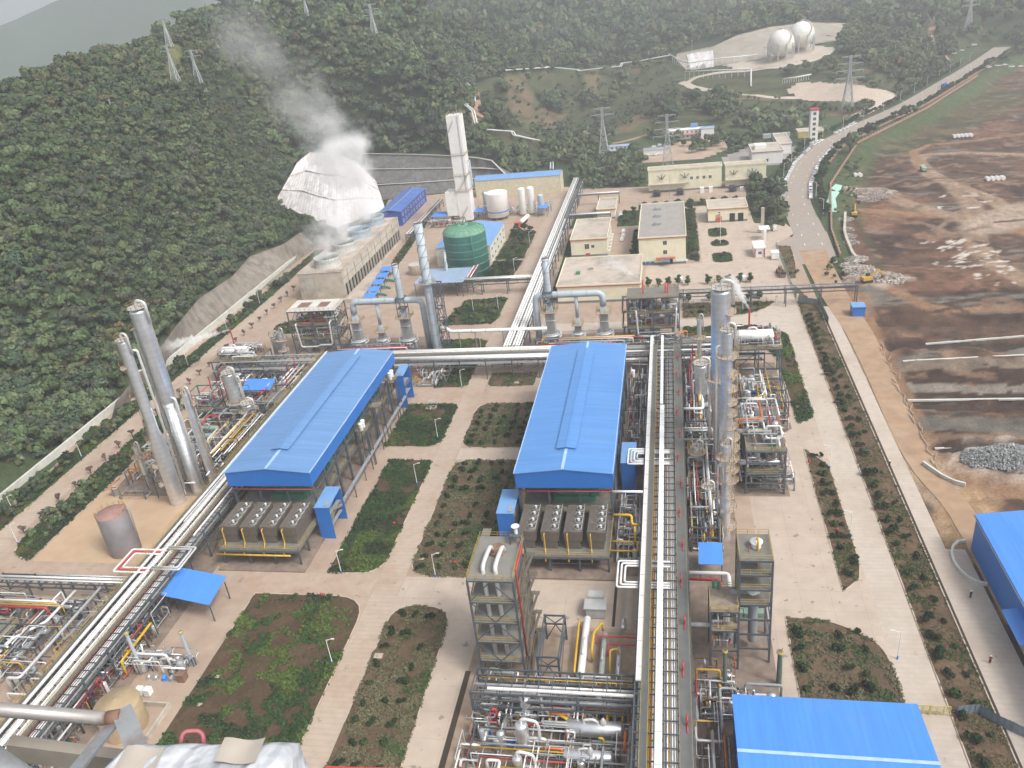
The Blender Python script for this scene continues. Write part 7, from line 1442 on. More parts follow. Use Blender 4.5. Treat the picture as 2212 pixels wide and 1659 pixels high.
# ================================================================ TREES, SHRUBS
M_crown = attr_mat('tree_leaves', nscale=1.5, namt=.2, bump=0, objrand=.22)
GREENS = 1.22*np.array([1.0,.95,1.2])*np.array([(.060,.094,.034),(.080,.118,.044),(.050,.078,.038),(.092,.125,.048),(.070,.088,.046),(.105,.128,.054)])
def crown_arrays(n, R, H, seed, lobes=6, q0=.10, z0=0., core=True):
    """leaf faces spread through several lobes; returns V (4n,3), face tint (4n,)"""
    g = np.random.default_rng(seed); c = np.stack([g.normal(0,.42,lobes)*R, g.normal(0,.42,lobes)*R, z0+H*(.35+.45*g.random(lobes))], 1); c[0] = (0,0,z0+H*.68); rad = R*g.uniform(.45,.72,lobes); rad[0] = R*.7
    k = g.integers(0, lobes, n); d = g.normal(0,1,(n,3)); d[:,2] = np.abs(d[:,2])*.9-.25; d /= np.linalg.norm(d, axis=1)[:,None]
    C = c[k]+d*(rad[k]*g.uniform(.72,1.05,n))[:,None]*[1,1,.85]; nr = d+g.normal(0,.38,(n,3)); nr /= np.linalg.norm(nr, axis=1)[:,None]
    a = np.cross(nr, g.normal(0,1,(n,3))); a /= np.linalg.norm(a, axis=1)[:,None]; b = np.cross(nr, a); q = (R*g.uniform(q0,q0*2.0,n))[:,None]
    V = np.stack([C-a*q-b*q, C+a*q-b*q*.6, C+a*q*.7+b*q, C-a*q*.6+b*q], 1).reshape(-1,3); t = np.repeat(g.uniform(.82,1.2,n)*(1+.25*(g.random(lobes)[k]-.5)), 4)
    if core:        # a rough inner mass so that the crown is not see-through
        m = 0
        for ci, ri in zip(c, rad):
            th = np.linspace(0, 2*np.pi, 7)[:-1]; ring = [np.stack([ci[0]+ri*s*np.cos(th+e), ci[1]+ri*s*np.sin(th+e), np.full(6, ci[2]+ri*h)], 1) for s, h, e in ((.45,-.45,0),(.74,-.05,.3),(.6,.38,.6),(.22,.62,0))]
            for r0, r1 in zip(ring, ring[1:]):
                qd = np.stack([r0, np.roll(r0,-1,0), np.roll(r1,-1,0), r1], 1).reshape(-1,3); V = np.vstack([V, qd]); t = np.concatenate([t, np.full(len(qd), .8)])
    return V, t
def crown_object(name, n, R, H, seed, col, parent, lobes=6, z0=0, q0=.1):
    V, t = crown_arrays(n, R, H, seed, lobes, q0, z0); return bigmesh(name, V, np.arange(len(V)).reshape(-1,4), M_crown, {'col': np.array(col)[None,:]*t[:,None]}, parent)
def tree_proto(name, label, cat, n, R, H, zt, seed, col, lobes=6, group=None, q0=.1):
    t = thing(name, label, cat, (0,0,0), group); crown_object('crown', n, R, H, seed, col, t, lobes, zt, q0)
    m = MB(); m.lathe((0,0,0), [(.2*R*.25+.08,0),(.12,zt+H*.3),(.05,zt+H*.7)], 6)
    for a in (0.4,2.4,4.4): m.bar((0,0,zt*.9),(math.cos(a)*R*.5,math.sin(a)*R*.5,zt+H*.5),.09)
    part('trunk', m, M_trunk, t); return t
# the wooded hills: the nearest 300 are trees of their own, the rest one mass
def px_of(x, y, z): a, b, c = project(np.stack([x, y, z], 1)); return a, b, c
def scatter(n, x0, x1, y0, y1, g): return g.uniform(x0,x1,n), g.uniform(y0,y1,n)
g = np.random.default_rng(42)
def jgrid(x0, x1, y0, y1, s, j=.42):
    X, Y = np.meshgrid(np.arange(x0,x1,s), np.arange(y0,y1,s), indexing='ij'); X = X.ravel(); Y = Y.ravel(); return X+g.uniform(-j,j,X.size)*s, Y+g.uniform(-j,j,Y.size)*s
allx, ally, alls = [], [], []
for (x0,x1,y0,y1,s) in ((-640,300,60,520,3.7),(-700,700,520,1000,7.2),(-1100,1100,1000,1800,12.5)):
    X, Y = jgrid(x0,x1,y0,y1,s*.5); allx.append(X); ally.append(Y); alls.append(np.full(X.size, s))
X = np.concatenate(allx); Y = np.concatenate(ally); SS = np.concatenate(alls)
sl = np.hypot(hz(X+2, Y)-hz(X-2, Y), hz(X, Y+2)-hz(X, Y-2))/4; keep_ = g.random(X.size) < np.minimum(1, .37*np.sqrt(1+sl*sl)*(1+.35*sl)); X, Y, SS = X[keep_], Y[keep_], SS[keep_]; Z = hz(X, Y)
px, py, q = px_of(X, Y, Z+4); vis = (q > 0) & (px > -70) & (px < 2290) & (py > -90) & (py < 1720)
infl = inpoly(X, Y, P_FLAT); insite = inpoly(X, Y, P_SITE); dflat = pdist(X, Y, P_FLAT, True)
ok = vis & ~insite & ~(infl)
ok &= ~((dflat < 5))
px2, py2, _q = px_of(X, Y, Z)
fld = inpoly(px2, py2, FIELD_PX) & (Y > 500); clump = (fbm(X/45, Y/60, 3) > .56) & (py2 > 215); scr = (g.random(X.size) < .30)
ok &= ~fld | clump | scr
for cpx in CLEAR_PX: ok &= ~inpoly(px2, py2, cpx)
def faces_px(b, t_): return [tuple(project(np.array([[*v]]))[i][0] for i in (0,1)) for v in list(b)+list(t_)[::-1]]
for bl, tl in ((ROCKB,ROCKT),(TARPB,TARPT),(TERRB,TERRT)):
    poly = faces_px(bl, tl); ok &= ~inpoly(px2, py2, poly); wp = [(v.x,v.y) for v in list(bl)+list(tl)[::-1]]; ok &= ~inpoly(X, Y, wp) & (pdist(X, Y, wp, True) > 2.5)
for poly in ([(1440,152),(1480,100),(1590,80),(1660,60),(1745,50),(1835,55),(1800,112),(1700,150),(1560,165)], [(1680,200),(1740,175),(1810,178),(1945,200),(1900,240),(1830,232),(1740,222)], [(1460,170),(1560,150),(1640,146),(1745,208),(1745,222),(1600,212),(1470,192)], [(2038,165),(2070,108),(2125,68),(2140,75),(2100,120),(2060,168)],[(1015,195),(1040,195),(1050,280),(1028,280)]): ok &= ~inpoly(px2, py2, poly)
ok &= (pdist(X, Y, ROADMID) > 17)
for pts in (((2062,0),(2040,30),(2012,62),(2010,85),(2030,110),(2045,130)),):
    L = [tuple(GT(*p)[:2]) for p in pts]; ok &= pdist(X, Y, L) > 7
rightg = (px2 > 2060) & (py2 < 150) & (g.random(X.size) < .75); ok &= ~rightg
thin = g.random(X.size) < np.where(SS > 7, .93, .95); ok &= thin
X, Y, Z, SS = X[ok], Y[ok], Z[ok], SS[ok]; PX, PY, Q_ = px_of(X, Y, Z); D = np.hypot(np.hypot(X, Y), 120-Z)
# hidden side of the ridge: skip what the ground hides
def hidden(X, Y, Z, h):
    out = np.zeros(len(X), bool)
    for f in np.linspace(.25, .94, 34): out |= hz(X*f, Y*f) > (120+(Z+h-120)*f)+7
    return out
hid = hidden(X, Y, Z, 9); X, Y, Z, SS, D, PX, PY = [a[~hid] for a in (X, Y, Z, SS, D, PX, PY)]
size = SS*g.uniform(.78,1.25,len(X))*np.where(SS < 5, 1.0, np.where(SS < 9, .86, .78)); size *= np.where(g.random(len(X)) < .12, 1.35, 1)
size = np.where(inpoly(PX, PY, FIELD_PX) & (fbm(X/45, Y/60, 3) <= .56), size*.45, size); order = np.argsort(D/size); inframe = (PX > 5) & (PX < 2200) & (PY > 0) & (PY < 1640); near = np.array([i for i in order if inframe[i]][:290]); rest = np.setdiff1d(np.arange(len(X)), near)
print('forest trees', len(X), 'near', len(near))
FL = 'broad leafy green tree in the dense wood covering the left hill'
PR = [tree_proto('forest_tree', FL, 'tree', 430, 1.0*.62, 1.15, .25, 50+i, GREENS[i]*1.15, 6+i % 3, 'forest trees at the foot of the left hill', .085) for i in range(5)]
index_kids()
for j, i in enumerate(near):
    src = PR[j % 5]; s = float(size[i]); loc = (float(X[i]), float(Y[i]), float(Z[i])-.4); sc = (s, s, s*g.uniform(.85,1.25))
    if j < 5: src.location = loc; src.scale = sc; src.rotation_euler[2] = g.uniform(0,6.3)
    else: dup(src, loc, g.uniform(0,6.3), FL, scale=sc)
def mass(name, X, Y, Z, size, nq, q0, tints, lob=5, core=True, H=1.05):
    if len(X) == 0: return
    Vs, Cs = [], []; T = [crown_arrays(nq, .62, H, 900+k, lob, q0, .12, core) for k in range(6)]
    for k in range(6):
        sel = np.arange(k, len(X), 6)
        if len(sel) == 0: continue
        V, t = T[k]; a = g.uniform(0,2*np.pi,len(sel)); ca, sa = np.cos(a)[:,None], np.sin(a)[:,None]; s = size[sel][:,None]
        x = (V[None,:,0]*ca-V[None,:,1]*sa)*s+X[sel][:,None]; y = (V[None,:,0]*sa+V[None,:,1]*ca)*s+Y[sel][:,None]; z = V[None,:,2]*s*g.uniform(.8,1.3,(len(sel),1))+Z[sel][:,None]-.3
        Vs.append(np.stack([x,y,z],2).reshape(-1,3)); Cs.append((tints[sel][:,None,:]*t[None,:,None]).reshape(-1,3))
    V = np.vstack(Vs); C = np.vstack(Cs); o = bigmesh(name, V, np.arange(len(V)).reshape(-1,4), M_crown, {'col': C}); print(name, len(V)//4); return props(o, kind='stuff')
tint = GREENS[g.integers(0,6,len(X))]*(.75+.65*fbm(X/55,Y/55,3))[:,None]*g.uniform(.87,1.13,(len(X),1)); ylw = g.random(len(X)) < .03; tint[ylw] = tint[ylw]*[1.25,1.15,.9]; brn = g.random(len(X)) < .03; tint[brn] = tint[brn]*[1.2,.85,.85]
r1 = rest[SS[rest] < 5]; r2 = rest[(SS[rest] > 5) & (SS[rest] < 9)]; r3 = rest[SS[rest] > 9]
m1 = r1[D[r1] < 330]; m2 = r1[D[r1] >= 330]
mass('woodland', X[m1], Y[m1], Z[m1], size[m1], 125, .09, tint[m1]); mass('woodland', X[m2], Y[m2], Z[m2], size[m2], 56, .125, tint[m2], 5); mass('woodland', X[r2], Y[r2], Z[r2], size[r2], 44, .155, tint[r2], 4)
mass('woodland', X[r3], Y[r3], Z[r3], size[r3]*1.1, 26, .2, tint[r3]*.9, 3)
# undergrowth on the flat land between the plant and the valley
def veg(poly, s, size0, nq, dens=1, name='undergrowth', tone=1, zf=None):
    P = np.array([p[:2] for p in poly]); X, Y = jgrid(P[:,0].min(), P[:,0].max(), P[:,1].min(), P[:,1].max(), s); k = inpoly(X, Y, poly) & (g.random(X.size) < dens) & (fbm(X/14, Y/14, 3) > .42); X, Y = X[k], Y[k]
    Z = np.maximum(hz(X, Y), -.2) if zf is None else np.full(len(X), zf); mass(name, X, Y, Z, size0*g.uniform(.6,1.3,len(X)), nq, .17, GREENS[g.integers(0,6,len(X))]*tone*g.uniform(.7,1.3,(len(X),1)), 4)
veg([(-62,500),(-22,490),(-20,570),(-40,575),(-62,560)], 4.4, 5.2, 60); veg([(-70,560),(-40,600),(-44,640),(-68,650)], 6, 6, 50); veg([(10,572),(40,545),(42,600),(60,640),(0,650),(-20,640)], 5, 5, 50, .5)
veg([(60,600),(110,640),(110,655),(40,655)], 6, 8, 50); veg([(38,560),(60,560),(84,610),(40,600)], 5, 5, 50, .6); veg([(-50,488),(-16,488),(-16,520),(-48,520)], 4, 3.5, 50)
veg([(40,400),(52,398),(57,470),(42,470)], 3.2, 4.6, 90, .9, zf=.1); veg([(44.8,325),(50,325),(49,362),(45,362)], 2.6, 1.8, 50, .7, zf=.1); veg([(39,385),(44,381),(50,386),(48,397),(40,398)], 3, 3.8, 90, zf=.1)
veg([(-188,120),(-182,120),(-182,395),(-187.5,395)], 2.6, 2.6, 60, .85, zf=0, tone=.85); veg([(-206,110),(-193.2,110),(-193.2,208),(-200,208)], 2.6, 3.2, 70, .95, zf=None, tone=1.1); veg([(-172,150),(-164,145),(-164,228),(-171,228)], 2.2, 1.8, 50, .7, zf=.1, tone=1.1)
veg([(56.5,300),(62,312),(67,330),(66,345),(60,330),(54,310)], 2.5, 1.6, 50, .6, zf=.1)
veg([(74,395),(84,470),(100,530),(112,528),(98,460),(88,400)], 4, 2.0, 40, .6, 'bank_shrubs', 1.2, zf=-2); veg([(-160,283),(-139,283),(-139,297),(-160,297)], 3, 1.3, 40, .6, zf=.1); veg([(-90,286),(-69,286),(-69,314),(-88,312)], 2.6, 1.5, 40, .6, zf=.1)
# round dark shrubs planted in rows
sh = thing('round_shrub', 'x', 'shrub', (0,0,0)); crown_object('foliage', 150, .62, .95, 77, (.030,.052,.022), sh, 4, .05, .16)
sh2 = thing('round_shrub', 'x', 'shrub', (0,0,0)); crown_object('foliage', 120, .7, .7, 78, (.045,.075,.028), sh2, 4, .03, .17); index_kids()
first = {0: True, 1: True}
def shrubs(xs_, ys_, label, group, smin, smax, z=.15, skip=.15, jit=.35):
    q = random.Random(hash(label) % 1000 if False else len(label))
    for x in xs_:
        for y in ys_:
            if q.random() < skip: continue
            nn = globals().setdefault('_shn', {}); nn[group] = nn.get(group, -1)+1
            if len(xs_) == 1: lab = f'{ordn(nn[group])} from the near end, '+label
            else: lab = label
            k = 0 if q.random() < .7 else 1; src = (sh, sh2)[k]; s = q.uniform(smin, smax); loc = (x+q.uniform(-jit,jit), y+q.uniform(-jit,jit), z)
            if first[k]: src.location = loc; src.scale = (s,)*3; src['label'] = lab; src['group'] = group; first[k] = False
            else: dup(src, loc, q.uniform(0,6), lab, group, s)
AR = lambda a, b, s: [a+s*i for i in range(int((b-a)/s)+1)]
shrubs(AR(-59,-42,3.6), AR(197,219.5,3.7), 'round dark shrub in the upper brown bed beside the right hall', 'shrubs in the upper brown bed', .8, 1.3)
shrubs(AR(-58.5,-43,3.7), AR(142,186,4.0), 'round dark shrub in the lower brown bed beside the right hall', 'shrubs in the lower brown bed', .8, 1.35, jit=.7)
shrubs(AR(-59,-50,3.4), AR(80,126,4.6), 'round dark shrub in the long rounded bed at the bottom centre', 'shrubs in the long rounded bed', .8, 1.3, jit=.7)
shrubs([46.4], AR(84,284,4.6), 'dark shrub in the left row of the strip bed', 'left row of strip bed shrubs', 1.1, 1.9, skip=.05)
shrubs([49.3], AR(84,250,6.5), 'small shrub in the right row of the strip bed', 'right row of strip bed shrubs', .7, 1.2, skip=.2)
shrubs([34.6,36.4], AR(143,190,4.2), 'dark shrub in the pointed bed beside the pale yard', 'shrubs in the pointed bed', .9, 1.4, skip=.25)
shrubs(AR(22.5,36,3.6), AR(84,127,4.6), 'dark shrub in the brown bed above the big blue warehouse roof', 'shrubs in the corner bed', .9, 1.5, jit=.8)
shrubs(AR(6,32,4), [289,294], 'low shrub in the brown bed under the thin pipe bridge', 'shrubs under the pipe bridge', .8, 1.3)
# small trees
ct_ = tree_proto('column_tree', 'x', 'tree', 420, .95, 6.4, -1.3, 61, (.05,.10,.04), 14, None, .15); index_kids()
k = 0
for x in (-10.4,-6.4,-2.3,1.6,5.4,13.3,17.4,21.4,25.8,29.8):
    lab = f'{ordn(k)} slim clipped tree from the left in the plaza row'; loc = (x, 319.5, 0)
    if k == 0: ct_.location = loc; ct_['label'] = lab; ct_['group'] = 'slim trees on the plaza'
    else: dup(ct_, loc, k*1.3, lab, 'slim trees on the plaza', (1,1,g.uniform(.85,1.15)))
    k += 1
for k, x in enumerate((1.3,5.2,13.0,27.6,31.6)): dup(ct_, (x,301.5,0), k*2.1, f'{ordn(k)} slim clipped tree from the left behind the thin pipe bridge', 'slim trees behind the pipe bridge', (.9,.9,.9))
rt_ = tree_proto('roadside_tree', 'x', 'tree', 240, 1.9, 3.6, 1.1, 63, (.035,.062,.028), 6, None, .13)
sp_ = tree_proto('sapling', 'x', 'tree', 60, 1.0, 1.6, 1.0, 64, (.16,.10,.085), 6, None, .12); index_kids()
def along(line, off, s0, step, n):
    L = [Vector(p) for p in line]; out = []; d = s0
    seg = [(a, b, (b-a).length) for a, b in zip(L, L[1:])]; tot = sum(s[2] for s in seg)
    for i in range(n):
        t = d
        if t > tot: break
        for a, b, l in seg:
            if t <= l: v = (b-a).normalized(); p = a+v*t+Vector((v.y,-v.x))*off; out.append((p.x, p.y, math.atan2(v.y, v.x))); break
            t -= l
        d += step
    return out
f0 = True
for off, s0, step, n, lab, gr in ((-11.5,110,7.5,60,'dark leafy roadside tree in the row left of the public road','trees left of the public road'),(11.0,60,7.5,70,'dark leafy roadside tree in the row right of the public road','trees right of the public road')):
    for x, y, a in along(ROADC, off, s0, step, n):
        k_ = 'nothing'; n_ = globals().setdefault('_rt', {}); n_[gr] = n_.get(gr, -1)+1; lb = f'{ordn(n_[gr])} '+lab.replace('dark leafy roadside tree in', 'leafy tree from the junction in'); s = g.uniform(.75,1.15); z = max(float(hz(x,y)), -.1) if not inpoly([x],[y],P_SITE)[0] else -.3
        if f0: rt_.location = (x,y,z); rt_['label'] = lb; rt_['group'] = gr; f0 = False
        else: dup(rt_, (x+g.uniform(-.8,.8),y,z), g.uniform(0,6), lb, gr, s)
for k, (x, y) in enumerate(((-81,404),(-79,398),(-77,402),(-74,396),(-72,400),(-75,388),(-72,380),(-76,376),(-72,370),(-74,355),(-71.5,350),(-75,344),(-73,338),(-77,350),(-79,341),(-80.5,412),(-76,411),(-73,408))): dup(rt_, (x,y,0), k, 'bushy young tree in the green beds beside the workshop', 'young trees beside the workshop', g.uniform(.6,.85))
for k, (x, y) in enumerate([(8.4,350+i*6.5) for i in range(13)]+[(-17.5,354+i*7) for i in range(6)]+[(-24,410),(-20,414),(-26,418),(-19,422),(-25,428),(-21,432)]+[(-15+i*6,441) for i in range(9)]): dup(rt_, (x,y,0), k, 'bushy tree in the hedge strips around the office block', 'trees around the office block', g.uniform(.6,.8))
for k, (x, y) in enumerate(((20,390),(22,386),(19.5,372),(22.5,371),(20,352),(21.5,354))): dup(rt_, (x,y,0), k, 'low bush on one of the three round plaza islands', 'bushes on the plaza islands', .42)
# reddish saplings along the west road
f0 = True
for k, yy in enumerate([152+i*7.3 for i in range(26)]):
    lab = f'reddish thin sapling, {ordn(k)} from the near end of the row along the west road'
    if f0: sp_.location = (-173.2,yy,0); sp_['label'] = lab; sp_['group'] = 'reddish saplings along the west road'; f0 = False
    else: dup(sp_, (-173.2,yy,0), k, lab, 'reddish saplings along the west road', g.uniform(.75,1.05))
# ================================================================ STREET LAMPS
lp = thing('street_lamp', 'x', 'street lamp', (0,0,0), 'white street lamps'); v = MB(); v.cyl((0,0),.10,0,6.6,8,.06); part('pole', v, M_white, lp); v = MB(); v.bar((0,0,6.5),(1.3,0,6.9),.08); v.bar((0,0,5.9),(.5,0,6.6),.06); part('arm', v, M_white, lp)
v = MB(); v.cbox((1.45,0,6.93),(.75,.28,.12)); part('lamp_head', v, mat('lamp_head', (.7,.68,.62), .4), lp); v = MB(); v.cyl((0,0),.16,0,.8,8); part('base', v, M_bluew, lp); index_kids()
LP = [(-77.5,139.5,'at the rounded near corner of the bed beside the left hall'),(-69.2,176,'at the right edge of the bed beside the left hall'),(-69.5,200,'near the road in the upper green bed'),(-69.5,232.4,'at the crossing before the cross rack'),(-69.2,112,'at the right edge of the large green bed'),(-54.5,139,'at the near tip of the lower brown bed'),(-69,262,'in the green bed beyond the cross rack'),(-80,300,'in the green bed before the pale blue shed roof'),(-69.6,300,'at the road side of the bed before the pipe bridge'),(-70.5,345,'in the bed beside the green tank'),(-69.5,385,'at the road side of the long bed beside the workshop'),(-182.6,160,'nearest on the west road verge'),(-182.6,190,'second nearest on the west road verge'),(-182.6,222,'on the west verge left of the tallest columns'),(-182.6,255,'on the west verge level with the white drum'),(-182.6,287,'on the west verge left of the reformer structure'),(-182.6,318,'on the west verge level with the cooling tower corner'),(-171.5,147.5,'in the curved end of the long west bed'),(38.9,120,'where the corner bed meets the east road'),(37.4,156.5,'at the tip of the small strip bed on the east road'),(37.6,184,'beside the pointed bed on the east road'),(37.6,215,'beside the green bed on the east road'),(37.5,245,'farther up the left side of the east road'),(24.6,290,'under the thin pipe bridge in the brown bed'),(-150,290,'in the round green bed left of the reformer structure')]
for k, (x, y, w) in enumerate(LP):
    lab = 'white street lamp '+w
    if k == 0: lp.location = (x,y,0); lp['label'] = lab
    else: dup(lp, (x,y,0), (0 if x < 30 else pi) if k not in (11,12,13,14,15,16) else 0, lab)
for k, (x, y, a) in enumerate(along(ROADC, -9.2, 70, 34, 16)+along(ROADC, 9.4, 60, 34, 16)): dup(lp, (x,y,0), a-pi/2 if k < 16 else a+pi/2, f'tall road lamp, {ordn(k%16)} from the junction on the '+('left' if k < 16 else 'right')+' side of the public road', 'lamps along the public road', 1.25)
# ================================================================ VEHICLES
def car_proto(kind, bodymat, label):
    t = thing('parked_car', label, 'car', (0,0,0)); L, Wd = (4.5,1.8) if kind != 'van' else (4.9,1.85); b = MB(); hw = Wd/2
    if kind == 'van': prof = [(-L/2,.35),(-L/2,1.5),(-L/2+.25,1.85),(L/2-1.5,1.88),(L/2-.6,1.15),(L/2,.95),(L/2,.35)]; gl = [(-L/2+.1,1.25),(-L/2+.28,1.8),(L/2-1.55,1.8),(L/2-.95,1.2)]
    else: prof = [(-L/2,.35),(-L/2,.95),(-L/2+.6,1.02),(-L/2+1.15,1.48),(.35,1.5),(1.15,1.0),(L/2-.1,.85),(L/2,.35)]; gl = [(-L/2+.75,1.04),(-L/2+1.2,1.42),(.3,1.44),(1.0,1.03)]
    n = len(prof)
    def taper(z): return hw*(1 if z < 1.05 else .84)
    V = [(x,-taper(z),z) for x, z in prof]+[(x,taper(z),z) for x, z in prof]; b.add(V, [tuple(range(n))[::-1], tuple(range(n,2*n))]+[(i,(i+1)%n,n+(i+1)%n,n+i) for i in range(n)]); part('body', b, bodymat, t)
    g_ = MB(); m = len(gl)
    for s in (-1,1): g_.add([(x,s*(hw*(.93 if z < 1.3 else .86)+.02),z) for x, z in gl], [tuple(range(m)) if s < 0 else tuple(range(m))[::-1]])
    (x0,z0),(x1,z1) = (gl[0],gl[1]); (x2,z2),(x3,z3) = gl[2], gl[3]
    g_.add([(x0-.08,-hw*.8,z0+.05),(x0-.08,hw*.8,z0+.05),(x1-.06,hw*.76,z1+.04),(x1-.06,-hw*.76,z1+.04)],[(0,1,2,3)]); g_.add([(x3+.12,-hw*.8,z3+.06),(x3+.12,hw*.8,z3+.06),(x2+.1,hw*.76,z2+.06),(x2+.1,-hw*.76,z2+.06)],[(3,2,1,0)]); part('windows', g_, M_glass, t)
    for x in (-L/2+.85,L/2-.85):
        for s in (-1,1): w = MB(); w.tube([(x,s*hw*.78,.33),(x,s*hw*1.0,.33)], .33, 10, bend=False); part('wheel', w, M_tyre, t)
    return t
cw_ = mat('white_car_paint', (.75,.75,.74), .25); cd_ = mat('dark_car_paint', (.04,.045,.05), .25); cs_ = mat('silver_car_paint', (.42,.43,.44), .3, metal=.3); cb_ = mat('blue_truck_paint', (.03,.10,.45), .4)
PC = [car_proto('car', cw_, 'x'), car_proto('van', cw_, 'x'), car_proto('car', cd_, 'x'), car_proto('van', cs_, 'x')]; index_kids(); usedc = [False]*4; NM = ['white car','white van','dark car','silver van']
def put_car(k, x, y, z, a, where, group):
    lab = where(NM[k]); 
    if not usedc[k]: usedc[k] = True; o = PC[k]; o.location = (x,y,z); o.rotation_euler[2] = a; o['label'] = lab; o['group'] = group
    else: dup(PC[k], (x,y,z), a, lab, group)
q = random.Random(9)
def pick(): return q.choices((0,1,2,3),(9,3,2,2))[0]
for k, (x, y, a) in enumerate(along(ROADC, -6.9, 86, 6.1, 34)): 
    if k in (25,26,27): continue
    put_car(pick(), x, y, .04, a+q.uniform(-.04,.04), lambda n: f'{n}, {ordn(k)} parked from the junction along the left side of the public road', 'cars parked along the left of the public road')
for k, (x, y, a) in enumerate(along(ROADC, 6.9, 94, 6.3, 19)): put_car(pick(), x, y, .04, a+pi, lambda n: f'{n}, {ordn(k)} parked from the junction along the right side of the public road', 'cars parked along the right of the public road')
for k, (px_, py_, a) in enumerate(((1530,291,.2),(1545,293,.3),(1412,320,1),(1425,316,1.2),(1440,318,.5),(1432,331,.4),(1416,336,.9),(1560,293,.2))): p = GT(px_, py_); put_car(q.choice((0,3,0)), p.x, p.y, p.z+.1, a, lambda n: f'{n}, {ordn(k)} of those in the dusty yard before the site office', 'cars in the site office yard')
for k, (x, y) in enumerate(((4,306),(-11,307),(14.2,305.5),(30.4,304.5),(2.6,324.5),(27.7,322.5))): put_car((1,2,2,3,1,1)[k], x, y, .02, pi/2, lambda n: f'{n} '+('second from the left below the thin pipe bridge','by the wall corner at the left end of the plaza','parked in the middle under the thin pipe bridge','parked at the right under the thin pipe bridge','between the slim plaza trees on the left','between the slim plaza trees on the right')[k], 'vehicles on the plaza')
for k, (px_, py_) in enumerate(((2110,150),(2125,149),(2135,147),(2155,144),(2170,142),(2185,146),(2205,145),(2060,118),(2078,112),(2092,105),(2104,99))): p = GT(px_, py_); put_car(q.choice((0,1,2)), p.x, p.y, p.z+.1, q.uniform(0,.5), lambda n: f'far {n}, {ordn(k)} from the left near the top right car park', 'far cars at the top right')
for k, p in enumerate(((-24.2,384),(-23.8,390),(-24,396),(-27,430),(-27,426),(-27.2,422),(46.6,387.5))): put_car((0,0,1,0,0,3,1)[k], p[0], p[1], .02, 1.5, lambda n: f'{n} '+('nearest in the lane beside the control building','middle one in the lane beside the control building','farthest in the lane beside the control building','far one beside the small cream building','middle one beside the small cream building','near one beside the small cream building','standing alone at the junction mouth')[k], 'vehicles in the lanes')
def truck(name, label, p, a, cabm, bodym, kind):
    t = thing(name, label, 'truck' if kind != 'crane' else 'crane truck', p); b = MB(); ca, sa = math.cos(a), math.sin(a); W_ = lambda x, y, z: (p[0]+x*ca-y*sa, p[1]+x*sa+y*ca, p[2]+z)
    b.cbox(W_(3.2,0,1.5), (1.9,2.3,2.0), a); part('cab', b, cabm, t); w = MB(); w.cbox(W_(4.18,0,1.95), (.05,2,.8), a); part('windscreen', w, M_glass, t)
    b = MB(); b.cbox(W_(0,0,.75), (7.6,1.2,.35), a); part('chassis', b, M_steel, t)
    for x in (-2.8,-1.5,3): 
        for s in (-1,1): w = MB(); w.tube([W_(x,s*.75,.5),W_(x,s*1.15,.5)], .5, 10, bend=False); part('wheel', w, M_tyre, t)
    b = MB()
    if kind == 'tip': b.cbox(W_(-1,0,1.7), (5.2,2.4,1.5), a); part('tipper_body', b, bodym, t)
    elif kind == 'crane': b.cbox(W_(-.6,0,1.3), (4.5,2.2,.8), a); b.bar(W_(-2.5,0,2.2), W_(4.5,.2,3.2), .5, .5); b.cbox(W_(-2.2,.3,2.1), (1.4,1.2,1.2), a); part('crane_body', b, bodym, t)
    return t
truck('crane_truck', 'old brown crane truck parked beside the white cabin', Vector((42.2,327,0)), -1.45, M_rust, M_rust, 'crane')
p = GT(1995,345); p = G(1996,352); p.z = hs_(p.x,p.y)+.2; truck('dump_truck', 'pale green dump truck on the bend of the dug ground track', p, 1.5, mat('pale_green_cab', (.35,.5,.38), .4), mat('pale_green_body', (.32,.45,.34), .5), 'tip')
p = along(ROADC, 3.4, 445, 1, 1)[0]; truck('blue_truck', 'small blue truck driving on the far straight of the public road', Vector((p[0],p[1],.05)), p[2], cb_, cb_, 'tip')
def excavator(label, px_, py_, a, mcol, kind='ex'):
    g0 = G(px_, py_); z = hs_(g0.x, g0.y); t = thing('excavator' if kind == 'ex' else 'wheel_loader', label, 'excavator' if kind == 'ex' else 'loader', (g0.x,g0.y,z)); ca, sa = math.cos(a), math.sin(a); W_ = lambda x, y, zz: (g0.x+x*ca-y*sa, g0.y+x*sa+y*ca, z+zz)
    for s in (-1,1): b = MB(); b.cbox(W_(0,s*1.1,.45), (3.6,.6,.9), a); part('track', b, M_dark, t)
    b = MB(); b.cbox(W_(-.4,0,1.6), (3.2,2.5,1.2), a); part('body', b, mcol, t); b = MB(); b.cbox(W_(.6,.7,2.5), (1.3,1.0,1.4), a); part('cab', b, M_glass, t)
    b = MB(); b.bar(W_(1,-.3,1.8), W_(4.2,-.3,4.6), .5, .6); b.bar(W_(4.2,-.3,4.6), W_(6.2,-.3,2.2), .4, .5); part('boom', b, mcol, t); b = MB(); b.cbox(W_(6.3,-.3,1.6), (.9,1.1,1.1), a); part('bucket', b, M_rust, t)
my = mat('machine_yellow', (.60,.36,.06), .5)
excavator('yellow excavator on the dug ground beside the torn wall', 1846, 455, 1.4, my); excavator('yellow loader beside the white rubble heap', 1872, 612, .3, my, 'wl'); excavator('pinkish excavator near the grass bank on the dug ground', 1825+320, 545, 2.6, mat('dull_orange_machine', (.40,.22,.14), .6)) if False else None
